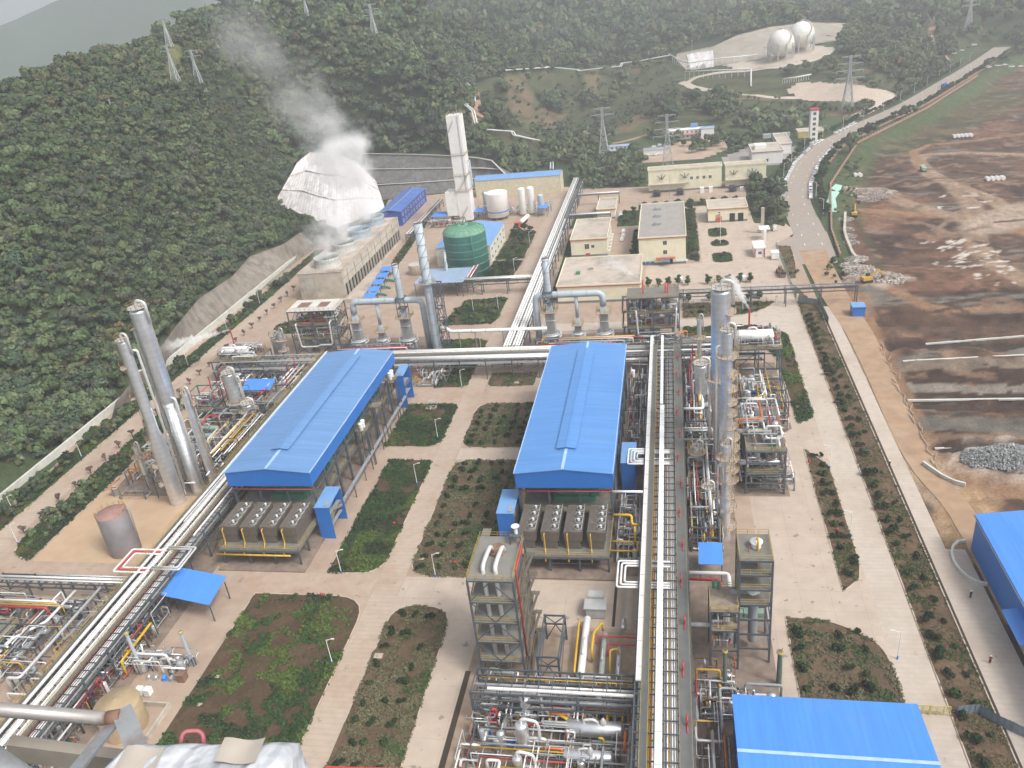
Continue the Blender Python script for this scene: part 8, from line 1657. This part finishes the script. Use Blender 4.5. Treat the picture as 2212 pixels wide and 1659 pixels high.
# rubble heaps, pipe stacks, tarps on the dug ground
M_stone = attr_mat('broken_stone', nscale=4, namt=.2, bump=0)
def heap(name, pts_px, r, n, col, s, h):
    Vs, Cs = [], []
    for px_, py_ in pts_px:
        a = G(px_, py_); rr_ = r*np.sqrt(g.random(n)); th = g.random(n)*2*np.pi; x = a.x+rr_*np.cos(th)*1.25; y = a.y+rr_*np.sin(th); z = hs_(a.x,a.y)+h*(1-(rr_/r)**1.5)+.1
        V, Fq, C = tufts(np.stack([x,y],1), s*g.uniform(.6,1.5,n), np.array(col)[None,:]*g.uniform(.6,1.25,(n,1)), 7, .8, zf=z, jit=.6); Vs.append(V); Cs.append(C)
    V = np.vstack(Vs); o = bigmesh(name, V, np.arange(len(V)).reshape(-1,4), M_stone, {'col': np.vstack(Cs)}); props(o, kind='stuff')
heap('rubble', [(1880,598),(1905,600),(1925,604),(1858,590)], 5, 520, (.60,.53,.47), .45, 1.5); heap('rubble', [(1868,402),(1890,398),(1905,408),(1878,412)], 5.5, 480, (.52,.44,.39), .4, .9)
heap('gravel_heap', [(2130,1000),(2160,1002),(2190,1008),(2180,990)], 4.8, 700, (.42,.43,.42), .3, 2.6); heap('rubble', [(1838,575),(1846,560),(1854,548)], 3.2, 260, (.52,.48,.42), .45, 1.2); heap('broken_wall_stone', [(1826,470),(1828,490),(1832,505),(1838,520)], 3, 160, (.45,.42,.38), .4, .8)
pq = 0
for px_, py_, n, lab in ((2150,371,4,'far right stack of four white concrete pipes on the dug ground'),(2075,281,5,'white concrete pipes lying near the bank on the dug ground'),(1862,370,2,'pair of white concrete pipes beside the bank track')):
    a = G(px_, py_); z = hs_(a.x,a.y); v = MB()
    for i in range(n): v.tube([(a.x+i*2.4-3,a.y-1.4,z+1.1),(a.x+i*2.4-3.4,a.y+1.8,z+1.1)], 1.05, 12, bend=False)
    solo('concrete_pipe_row', v, M_white, lab, 'concrete pipes')
v = MB(); L = [(1787,405),(1779,420),(1776,440),(1782,455),(1790,462),(1787,440),(1793,420),(1800,405)]
P_ = [tuple(G(*p)[:2]) for p in L]; P_ = [(x+3.0,y) for x, y in P_]
def sheet_on_bank(px_list, w, lab):
    C = [G(*p) for p in px_list]; v = MB(); A, B_ = [], []
    for i, c in enumerate(C):
        d = (C[min(i+1,len(C)-1)]-C[max(i-1,0)]).normalized(); n = Vector((d.y,-d.x,0)); ww = w*(.7+.5*math.sin(i*1.7)**2)
        A.append(c+n*ww); B_.append(c-n*ww)
    A = [Vector((p.x,p.y,hs_(p.x,p.y)+.45)) for p in A]; B_ = [Vector((p.x,p.y,hs_(p.x,p.y)+.45)) for p in B_]
    for i in range(len(C)-1): v.slab(A[i],A[i+1],B_[i+1],B_[i],.1)
    solo('ground_sheet', v, mat('mint_green_sheet', (.40,.66,.55), .6, var=.1), lab, 'ground sheet')
sheet_on_bank([(1812,398),(1803,412),(1797,428),(1795,442),(1799,458)], 2.3, 'mint green sheet spread on the grass bank beside the public road')
v = MB()
for a, b in zip([(1826,460),(1824,500),(1830,520),(1842,548),(1852,560)],[(1824,500),(1830,520),(1842,548),(1852,560),(1838,580)]):
    A, B_ = G(*a), G(*b); v.bar((A.x,A.y,-.3),(B_.x,B_.y,-.3),1.1,2.0)
solo('broken_wall', v, M_wall, 'broken pale wall zigzagging between the bank and the dug ground', 'broken wall')
for k, (a, b) in enumerate((((2000,738),(2212,726)),((1950,783),(2230,768)),((1960,866),(2230,860)),((2020,962),(2230,958)))):
    A, B_ = G(*a), G(*b); v = MB(); v.bar((A.x,A.y,hs_(A.x,A.y)+.2),(B_.x,B_.y,hs_(B_.x,B_.y)+.2),.6,.5)
    solo('foundation_beam', v, M_wallw, f'{ordn(k)} long pale foundation beam from the top on the dug ground', 'foundation beam')
v = MB(); L = [(1993,1003),(2010,1015),(2035,1032),(2060,1044),(2085,1051)]
for a, b in zip(L, L[1:]): A, B_ = G(*a), G(*b); v.bar((A.x,A.y,.5),(B_.x,B_.y,.5),.5,1.0)
solo('curved_wall', v, M_wallw, 'low curved pale wall beside the dirt track above the right warehouse', 'low wall')
v = MB(); C = [Vector((61+4.2*math.cos(a)-.5,148+7*math.sin(a),.35)) for a in [pi/2+i*pi/8 for i in range(9)]]
for a, b in zip(C, C[1:]): v.bar(a, b, .5, .7)
solo('curved_wall', v, M_wallw, 'small curved pale wall at the far corner of the right warehouse', 'low wall')
v = MB()
for k in range(30): A = G(1905+k*4.4+q.uniform(-6,6), 750+k*9.8); v.bar((A.x,A.y,.1),(A.x+q.uniform(-1.5,1.5),A.y+2.4,.6),.22)
solo('broken_branches', v, mat('dead_wood', (.34,.27,.21), .9), 'line of dead broken branches along the edge of the dug ground', 'dead branches')
# road wall with red brown posts
v = MB(); pts = [(68.2,345),(70.6,381),(83.6,462),(116.4,561),(182.6,660),(255,788)]
for a, b in zip(pts, pts[1:]):
    v.bar((a[0],a[1],.6),(b[0],b[1],.6),.35,1.3)
rw = solo('boundary_wall', v, mat('red_brown_wall', (.40,.21,.15), .85, var=.15), 'red brown boundary wall curving along the right side of the public road', 'boundary wall')
v = MB()
for x, y, a in along(pts, 0, 2, 4.5, 130): v.box(x-.35,x+.35,y-.35,y+.35,0,1.8)
part('wall_piers', v, mat('pale_pier', (.5,.36,.28), .85), rw)
# fences and gates
def fence(name, label, pts, h, m, step=3, rail=True, panel=False):
    t = thing(name, label, 'fence', (pts[0][0],pts[0][1],0)); v = MB()
    for a, b in zip(pts, pts[1:]):
        if panel:
            A, B_ = Vector((*a,0)), Vector((*b,0)); n = max(1, int((B_-A).length/.9)); d = (B_-A).normalized(); nn = Vector((d.y,-d.x,0))*.07
            for i in range(n): p, q_ = A.lerp(B_, i/n), A.lerp(B_, (i+1)/n); mid = p.lerp(q_, .5)+nn; h0 = .04*(i % 3); v.quad(p, mid, mid+Vector((0,0,h+h0)), p+Vector((0,0,h+h0))); v.quad(mid, q_, q_+Vector((0,0,h+h0)), mid+Vector((0,0,h+h0)))
        else:
            v.bar((*a,h),(*b,h),.07); v.bar((*a,h*.5),(*b,h*.5),.05); v.bar((*a,.15),(*b,.15),.05)
            L = (Vector(b)-Vector(a)).length; n = int(L/.5)
            for i in range(n): x, y = a[0]+(b[0]-a[0])*i/n, a[1]+(b[1]-a[1])*i/n; v.bar((x,y,.15),(x,y,h),.03)
    part('panel' if panel else 'mesh', v, m, t); w = MB()
    for x, y, a in along(pts, 0, 0, step, 200): w.bar((x,y,0),(x,y,h+.1),.12)
    part('posts_row', w, M_steel if panel else m, t); return t
fence('mesh_fence', 'green grey mesh fence along the right side of the plaza', [(44.5,364),(44.5,302)], 2.2, M_fence)
mg2 = mat('blue_grey_sheet_fence', (.22,.27,.30), .5, metal=.2)
fence('sheet_fence', 'blue grey sheet fence beside the thin pipe bridge', [(44.9,296),(51.5,293),(52.1,284),(52.2,276)], 2.3, mg2, panel=True); fence('sheet_fence', 'dented blue grey sheet fence right of the yellow gate near the bottom', [(45.4,107.8),(49,108.4),(51,106.4),(55,103.6)], 2.2, mg2, panel=True)
fence('mesh_fence', 'low dark fence between the plaza parking and the brown bed', [(-11,300),(34,299.5)], 1.4, M_steel)
fence('mesh_fence', 'dark green fence in front of the electrical buildings', [(-18,448),(40,448)], 2.0, M_fence)
gt2 = thing('yard_gate', 'yellow two leaf gate across the east road at the bottom right', 'gate', (41,107.5,0))
for x0 in (37.9,41.2): v = MB(); v.rail([(x0,107.5,.1),(x0+3.1,107.5,.1)], 2.1, 1.0, .12); [v.bar((x0+.2+i*.28,107.5,.15),(x0+.2+i*.28,107.5,2.1),.05) for i in range(11)]; part('gate_leaf', v, mat('yellow_gate', (.58,.48,.16), .5), gt2)
v = MB(); v.box(38.6,39.4,107.38,107.42,1.2,1.7); part('sign', v, M_white, gt2)
for k, (x, y) in enumerate(((37.3,297),(44.7,297))): v = MB(); v.box(x-.4,x+.4,y-.4,y+.4,0,2.8); v.add([(x-.5,y-.5,2.8),(x+.5,y-.5,2.8),(x+.5,y+.5,2.8),(x-.5,y+.5,2.8),(x,y,3.3)],[(0,1,4),(1,2,4),(2,3,4),(3,0,4)]); solo('gate_post', v, M_cream, f'{("left","right")[k]} cream gate post under the thin pipe bridge', 'gate post')
# fire hydrant boxes and hatches
hy = [(-79.2,119.5+12,'in the far left part of the large green bed'),(-70.2,158,'at the right edge of the bed beside the left hall'),(-51,137.5+6,'in the near part of the lower brown bed'),(-171,200-8,'in the long west bed'),(33,188.5-2,'at the tip of the pointed east bed'),(34.9,176-18,'in the middle of the pointed east bed'),(-31.5,121.5,'on the roof of the tall open tower'),(12.6,187,'on the upper exchanger deck')]
for x, y, w in hy[:6]: v = MB(); v.cyl((x,y),.22,0,.9,8); v.cyl((x,y),.3,.9,1.15,8,.1); v.bar((x-.4,y,.65),(x+.4,y,.65),.2); solo('fire_hydrant', v, M_red, 'red fire hydrant '+w, 'hydrant')
for x, y, w, s in ((-60.2,114.5,'at the left edge of the long rounded bed',1.7),(-59.5,145,'in the near left corner of the lower brown bed',1.3),(-76.5,218.8,'at the far edge of the upper green bed',3.4),(-51.5,235,'in the small dark bed below the cross rack',1.6),(-92,107,'in the lower left of the large green bed',.9),(-92.2,100,'at the bottom left of the large green bed',.9),(34,216,'at the tip of the green bed on the east road',.9)):
    v = MB(); v.box(x-s/2,x+s/2,y-s*.4,y+s*.4,.1,.42); v.lathe((x,y,0), [(s*.22,.42),(s*.22,.5),(.01,.5)], 12); solo('manhole_slab', v, M_pad, 'pale concrete inspection slab '+w, 'manhole slab')
v = MB(); v.bar((-183.8,205,0),(-183.8,205,2),.1); v.box(-184.6,-183,204.9,205,1.6,2.6); solo('sign_board', v, M_white, 'small white sign board on the west verge', 'sign')
v = MB(); v.bar((-77,221.6,0),(-77,221.6,1),.1); v.box(-78.2,-75.8,221.5,221.62,.7,1.5); solo('sign_board', v, M_white, 'white sign board at the far edge of the upper green bed', 'sign')
# drain trenches
for a, b, lab in (((-13.6,125.5),(-13.6,139.5),'dark narrow drain running past the right cooler platform'),((-41.2,62),(-40.7,112),'dark drain line along the left edge of the lower pipe yard'),((52.0,95),(52.0,280),'dark brown drain between the strip bed and the pale strip road')):
    v = MB(); v.box(min(a[0],b[0])-.3,max(a[0],b[0])+.3,a[1],b[1],.02,.06); struct('drain', v, mat('dark_drain', (.05,.035,.025), .9))
# ================================================================ PEOPLE
def person(label, x, y, a, cloth, step):
    bm_ = bpy.data.meshes.new('person'); ca, sa = math.cos(a), math.sin(a)
    J = [(0,0,.95,.15),(0,0,1.15,.14),(0,0,1.38,.17),(0,0,1.5,.07),(0,.02,1.62,.10),(0,.02,1.72,.08), (.1,0,.9,.10),(.11,.16*step,.5,.07),(.11,-.02+.2*step,.09,.05),(.11,.12+.2*step,.04,.045), (-.1,0,.9,.10),(-.11,-.04*step,.5,.07),(-.11,-.22*step,.09,.05),(-.11,-.08-.2*step,.04,.045), (.2,0,1.4,.07),(.27,-.06*step,1.12,.05),(.28,.06,.9,.035), (-.2,0,1.4,.07),(-.27,.08*step,1.12,.05),(-.27,.18,.92,.035)]
    E_ = [(0,1),(1,2),(2,3),(3,4),(4,5),(0,6),(6,7),(7,8),(8,9),(0,10),(10,11),(11,12),(12,13),(2,14),(14,15),(15,16),(2,17),(17,18),(18,19)]
    bm_.from_pydata([(p[0]*ca-p[1]*sa, p[0]*sa+p[1]*ca, p[2]) for p in J], E_, []); o = bpy.data.objects.new('person', bm_); COL.objects.link(o); o.location = (x,y,.03)
    m = o.modifiers.new('skin','SKIN'); 
    for v_, p in zip(bm_.skin_vertices[0].data, J): v_.radius = (p[3],p[3])
    bm_.skin_vertices[0].data[0].use_root = True; s = o.modifiers.new('sub','SUBSURF'); s.levels = 1; s.render_levels = 1; bm_.materials.append(cloth); props(o, label, 'person'); WL[o.name] = Vector((x,y,.03))
    h = MB(); h.lathe((x,y+.02,.03), [(.17,1.68),(.13,1.70),(.12,1.78),(.07,1.84),(.01,1.85)], 12); part('helmet', h, M_white, o); f = MB(); f.lathe((x+.03*sa,y+.02+.06*ca,.03), [(.05,1.56),(.105,1.6),(.10,1.68)], 10); part('head', f, mat('skin', (.38,.22,.15), .6), o)
    l = MB(); l.tube([(x+.12*ca,y+.12*sa,.95),(x+.13*ca,y+.13*sa,.6),(x+.13*ca,y+.1*sa,.15)], .085, 8); l.tube([(x-.12*ca,y-.12*sa,.95),(x-.13*ca,y-.13*sa,.6),(x-.13*ca,y-.1*sa,.15)], .085, 8); part('trousers', l, mat('dark_trousers', (.03,.03,.04), .8), o)
a = G(2138,1432,.02); person('person in a red jacket and white helmet walking on the yard by the right warehouse', a.x, a.y, 0, mat('red_jacket', (.30,.04,.04), .8), 1)
a = G(2096,1291,.02); person('person in dark clothes and white helmet standing on the yard by the right warehouse', a.x, a.y, .4, mat('dark_jacket', (.03,.03,.035), .8), .4)
a = G(1921,1008,.02); person('person in dark clothes walking on the pale strip road', a.x, a.y, .2, mat('dark_jacket', (.03,.03,.035), .8), 1)
# ================================================================ STEAM
def plume(label, P0, P1, r0, r1, dens, nscale, fade0=.03, fade1=.35, cut=.15):
    P0 = Vector(P0); P1 = Vector(P1); d = P1-P0; L = d.length; n = 14; mb = MB(); k = 1.25
    prof = [(.01,-.02*L)]+[((r0+(r1-r0)*t)*k, t*L) for t in (-.02,.25,.5,.75,1.0)]+[(.01,L)]
    mb.lathe((0,0,0), prof, n, False)
    m = bpy.data.materials.new('steam'); m.use_nodes = True; t = m.node_tree; t.nodes.clear(); N = t.nodes.new; LK = t.links.new
    out = N('ShaderNodeOutputMaterial'); pv = N('ShaderNodeVolumePrincipled'); pv.inputs['Color'].default_value = (1,1,1,1); pv.inputs['Anisotropy'].default_value = -.25
    tc = N('ShaderNodeTexCoord'); sx = N('ShaderNodeSeparateXYZ'); LK(tc.outputs['Object'], sx.inputs[0])
    def M(op, a, b=None, c=None):
        q = N('ShaderNodeMath'); q.operation = op
        for i, v in enumerate((a, b, c)):
            if v is None: continue
            if isinstance(v, (int, float)): q.inputs[i].default_value = v
            else: LK(v, q.inputs[i])
        return q.outputs[0]
    tt = M('DIVIDE', sx.outputs[2], L); rad = M('MULTIPLY_ADD', tt, r1-r0, r0); rad = M('MAXIMUM', rad, .05)
    nz = N('ShaderNodeTexNoise'); nz.inputs['Scale'].default_value = nscale; nz.inputs['Detail'].default_value = 4; nz.inputs['Roughness'].default_value = .6; LK(tc.outputs['Object'], nz.inputs['Vector'])
    rho = M('DIVIDE', M('SQRT', M('ADD', M('MULTIPLY', sx.outputs[0], sx.outputs[0]), M('MULTIPLY', sx.outputs[1], sx.outputs[1]))), rad)
    v = M('ADD', M('SUBTRACT', 1.0, rho), M('MULTIPLY', M('SUBTRACT', nz.outputs[0], .53), 2.6))
    mr = N('ShaderNodeMapRange'); mr.interpolation_type = 'SMOOTHSTEP'; mr.inputs[1].default_value = cut; mr.inputs[2].default_value = cut+.75; LK(v, mr.inputs[0])
    ed = N('ShaderNodeMapRange'); ed.inputs[1].default_value = 1.2; ed.inputs[2].default_value = .8; LK(rho, ed.inputs[0])
    f0 = N('ShaderNodeMapRange'); f0.inputs[1].default_value = 0; f0.inputs[2].default_value = fade0; LK(tt, f0.inputs[0])
    f1 = N('ShaderNodeMapRange'); f1.interpolation_type = 'SMOOTHSTEP'; f1.inputs[1].default_value = 1; f1.inputs[2].default_value = fade1; LK(tt, f1.inputs[0])
    LK(M('MULTIPLY', M('MULTIPLY', M('MULTIPLY', M('MULTIPLY', mr.outputs[0], ed.outputs[0]), f0.outputs[0]), f1.outputs[0]), dens), pv.inputs['Density']); LK(pv.outputs[0], out.inputs['Volume'])
    me = bpy.data.meshes.new('steam_plume'); me.from_pydata(mb.v, [], mb.f); me.materials.append(m); o = bpy.data.objects.new('steam_plume', me); COL.objects.link(o)
    o.location = P0; o.rotation_euler = d.to_track_quat('Z','Y').to_euler(); props(o, label, 'steam', 'steam plumes', 'stuff'); return o
plume('large steam plume rising from the far cooling tower fans over the white slope', (-153,388,15), RD(722,290,432), 12, 24, .17, .085, .03, .8)
plume('upper part of the large steam plume drifting over the wooded hill', RD(738,325,428), RD(600,150,480), 19, 26, .030, .06, .08, .3)
plume('faint top of the steam plume against the far mountain', RD(610,175,475), RD(470,10,560), 16, 28, .009, .05, .2, .5, .05)
plume('thin steam drifting off the nearest cooling tower fans', (-152,333,16), RD(668,470,372), 7, 14, .11, .12, .02, .3); plume('steam lifting from the middle cooling tower fans', (-152,354,16), RD(700,420,395), 9, 17, .2, .09, .02, .5)
a = G(497,712,14); b = G(338,756,12); plume('white steam jet blowing left from the vent behind the left hall', a, b, .5, 4.6, 1.3, .42, .01, .25)
v = MB(); v.cyl((a.x,a.y),.25,7.6,14.2,8); solo('vent_pipe', v, M_red, 'red tipped vent pipe releasing steam on the left drum deck', 'vent pipe')
a = G(1619,668,18.5); plume('white steam jet rising from the vent on the right drum deck', a, G(1572,592,24), .4, 3.4, 2.0, .5, .01, .35)
v = MB(); v.cyl((a.x,a.y),.3,12.5,18.6,8); solo('vent_pipe', v, M_red, 'red tipped vent pipe releasing steam on the right drum deck', 'vent pipe')
a = (-10.5,266,22.8); plume('thin steam drifting left above the wide puddled roof', a, G(1285,548,27), .4, 5, .35, .35, .01, .2)
# ================================================================ NEAR THE CAMERA: guard rail and wrapped crate on the tower platform
def PD(px, py, t):        # point at distance t metres from the camera
    d = _f + _r*((px-1106)/F) - _u*((py-829.5)/F); return Vector((0,0,CAMZ))+d.normalized()*t
M_railp = mat('worn_pipe_paint', (.45,.42,.40), .35, metal=.5, var=.15, scale=6, dirt=(.16,.09,.06), dscale=5, damt=.8); M_flat = mat('galvanised_flat_bar', (.30,.32,.33), .4, metal=.4, var=.1, scale=5, dirt=(.2,.11,.07), dscale=9, damt=.6)
gr_ = thing('guard_rail', 'worn pipe guard rail with flat struts close to the camera, lower left', 'guard rail', PD(150,1560,3.8))
p = MB(); p.tube([PD(-140,1520,3.9),PD(0,1533,3.85),PD(238,1553,3.7)], .026, 16, bend=False); part('top_rail', p, M_railp, gr_)
p = MB(); p.bar(PD(262,1532,3.68), PD(330,1700,3.5), .075, .012); part('strut', p, M_flat, gr_); p = MB(); p.bar(PD(252,1553,3.7), PD(150,1680,3.5), .05, .012); part('strut', p, M_flat, gr_)
p = MB(); p.tube([PD(232,1553,3.7),PD(262,1548,3.68)], .03, 10, bend=False); part('weld_joint', p, M_rust, gr_)
p = MB(); p.bar(PD(20,1615,4.1), PD(310,1652,4.0), .05, .09); part('toe_board', p, mat('dirty_toe_board', (.26,.23,.19), .7, var=.2, scale=5), gr_)
p = MB(); p.tube([PD(-90,1605,2.3),PD(60,1715,2.1)], .04, 16, bend=False); solo('round_post', p, M_flat, 'thick blurred grey pipe in the bottom left corner', 'pipe')
zt = PD(450,1590,3.4).z; A, B_ = G(285,1588,zt), G(640,1584,zt); dx = (B_-A).normalized(); dy = Vector((dx.y,-dx.x,0)); ln = (B_-A).length
C_ = A-dx*.12+dy*.35; cr = thing('wrapped_crate', 'crate wrapped in cloudy plastic film with tan tape, close to the camera at the bottom', 'crate', A)
def crate():
    nx, ny = 60, 44; V = []; Fq = []
    def P(i, j): 
        u = i/(nx-1); v_ = j/(ny-1); sag = .004*math.sin(u*23+v_*9)+(float(fbm(u*9,v_*9,3))-.5)*.018
        e = min(u, 1-u, v_)*14; ez = -.05*max(0, 1-e)**2; sk = -.13*max(0,.25-v_)*0
        return A-dx*.14*(v_ > -1)*min(1, v_*3.5)+dx*(ln+.14*min(1, v_*3.5)+.05*v_)*u+dy*(1.0*v_)+Vector((0,0,sag+ez))
    V = [P(i, j) for i in range(nx) for j in range(ny)]; top_ = [(i*ny+j,(i+1)*ny+j,(i+1)*ny+j+1,i*ny+j+1) for i in range(nx-1) for j in range(ny-1)]
    mb = MB(); mb.add(V, [f[::-1] for f in top_], True); n = len(V); rim = [i*ny for i in range(nx)]+[(nx-1)*ny+j for j in range(1,ny)]+[i*ny+ny-1 for i in range(nx-2,-1,-1)]+[j for j in range(ny-2,0,-1)]
    lo = [Vector(V[k])+Vector((0,0,-.9))+dx*.02*math.sin(k) for k in rim]; m0 = len(mb.v); mb.v += [tuple(q) for q in lo]
    R_n = len(rim); mb.f += [(rim[k], rim[(k+1)%R_n], m0+(k+1)%R_n, m0+k) for k in range(R_n)]; mb.s += [True]*R_n; return mb
def film():
    m = bpy.data.materials.new('plastic_film'); m.use_nodes = True; t = m.node_tree; b = t.nodes['Principled BSDF']; b.inputs['Roughness'].default_value = .5; tc = t.nodes.new('ShaderNodeTexCoord')
    n = t.nodes.new('ShaderNodeTexNoise'); n.inputs['Scale'].default_value = 5; n.inputs['Detail'].default_value = 6; t.links.new(tc.outputs['Object'], n.inputs[0]); c = t.nodes.new('ShaderNodeValToRGB'); c.color_ramp.elements[0].position = .35; c.color_ramp.elements[0].color = (.30,.32,.35,1); c.color_ramp.elements[1].position = .65; c.color_ramp.elements[1].color = (.56,.58,.60,1)
    t.links.new(n.outputs[0], c.inputs[0]); t.links.new(c.outputs[0], b.inputs['Base Color']); v = t.nodes.new('ShaderNodeTexVoronoi'); v.inputs['Scale'].default_value = 22; t.links.new(tc.outputs['Object'], v.inputs['Vector'])
    w = t.nodes.new('ShaderNodeTexWave'); w.inputs['Scale'].default_value = 2.5; w.inputs['Distortion'].default_value = 9; w.inputs['Detail'].default_value = 3; t.links.new(tc.outputs['Object'], w.inputs['Vector']); ad = t.nodes.new('ShaderNodeMath'); t.links.new(v.outputs[0], ad.inputs[0]); t.links.new(w.outputs['Fac'], ad.inputs[1])
    bu = t.nodes.new('ShaderNodeBump'); bu.inputs['Strength'].default_value = .5; bu.inputs['Distance'].default_value = .02; t.links.new(ad.outputs[0], bu.inputs['Height']); t.links.new(bu.outputs[0], b.inputs['Normal']); return m
part('film', crate(), film(), cr)
for u0, u1, v0 in ((.03,.26,.06),(.60,.84,.03)):
    t_ = MB(); z_ = Vector((0,0,.012)); n = 12
    for i in range(n):
        ua, ub = u0+(u1-u0)*i/n, u0+(u1-u0)*(i+1)/n; q = lambda u, v_: A+dx*ln*u+dy*v_+z_+Vector((0,0,.008*math.sin(u*23)))
        t_.quad(q(ua,v0), q(ua,v0+.10), q(ub,v0+.10), q(ub,v0))
    part('tape', t_, mat('tan_tape', (.42,.375,.32), .45, var=.1, scale=8), cr)
p = MB(); p.tube([PD(390,1608,3.55),PD(393,1588,3.55),PD(402,1580,3.55),PD(428,1579,3.55),PD(438,1587,3.55),PD(440,1608,3.55)], .009, 10); solo('lifting_handle', p, mat('faded_red_handle', (.38,.12,.13), .5), 'faded red lifting handle behind the wrapped crate', 'handle')
p = MB(); c0 = A+dx*ln*.5+dy*.75; p.cbox((c0.x, c0.y, zt-.96), (ln+1.6,1.7,.06), math.atan2(dx.y,dx.x)); solo('platform_deck', p, M_steel, 'steel platform deck under the wrapped crate', 'platform deck')
p = MB(); p.bar(PD(702,1661,3.0), PD(875,1665,3.0), .012, .012); solo('red_edge_bar', p, M_red, 'thin red and white bar at the bottom edge beside the wrapped crate', 'bar')
# ================================================================ HAZE
hb = MB(); hb.box(-5200,5200,-600,9600,-301,345)
me = bpy.data.meshes.new('haze'); me.from_pydata(hb.v, [], hb.f); hm = bpy.data.materials.new('haze_air'); hm.use_nodes = True; t = hm.node_tree; t.nodes.clear(); o_ = t.nodes.new('ShaderNodeOutputMaterial'); pv = t.nodes.new('ShaderNodeVolumePrincipled')
pv.inputs['Color'].default_value = (.93,.96,1,1); pv.inputs['Density'].default_value = HAZE = .00034; pv.inputs['Anisotropy'].default_value = .3; t.links.new(pv.outputs[0], o_.inputs['Volume']); me.materials.append(hm)
hz_ = bpy.data.objects.new('haze', me); COL.objects.link(hz_); hz_['kind'] = 'stuff'
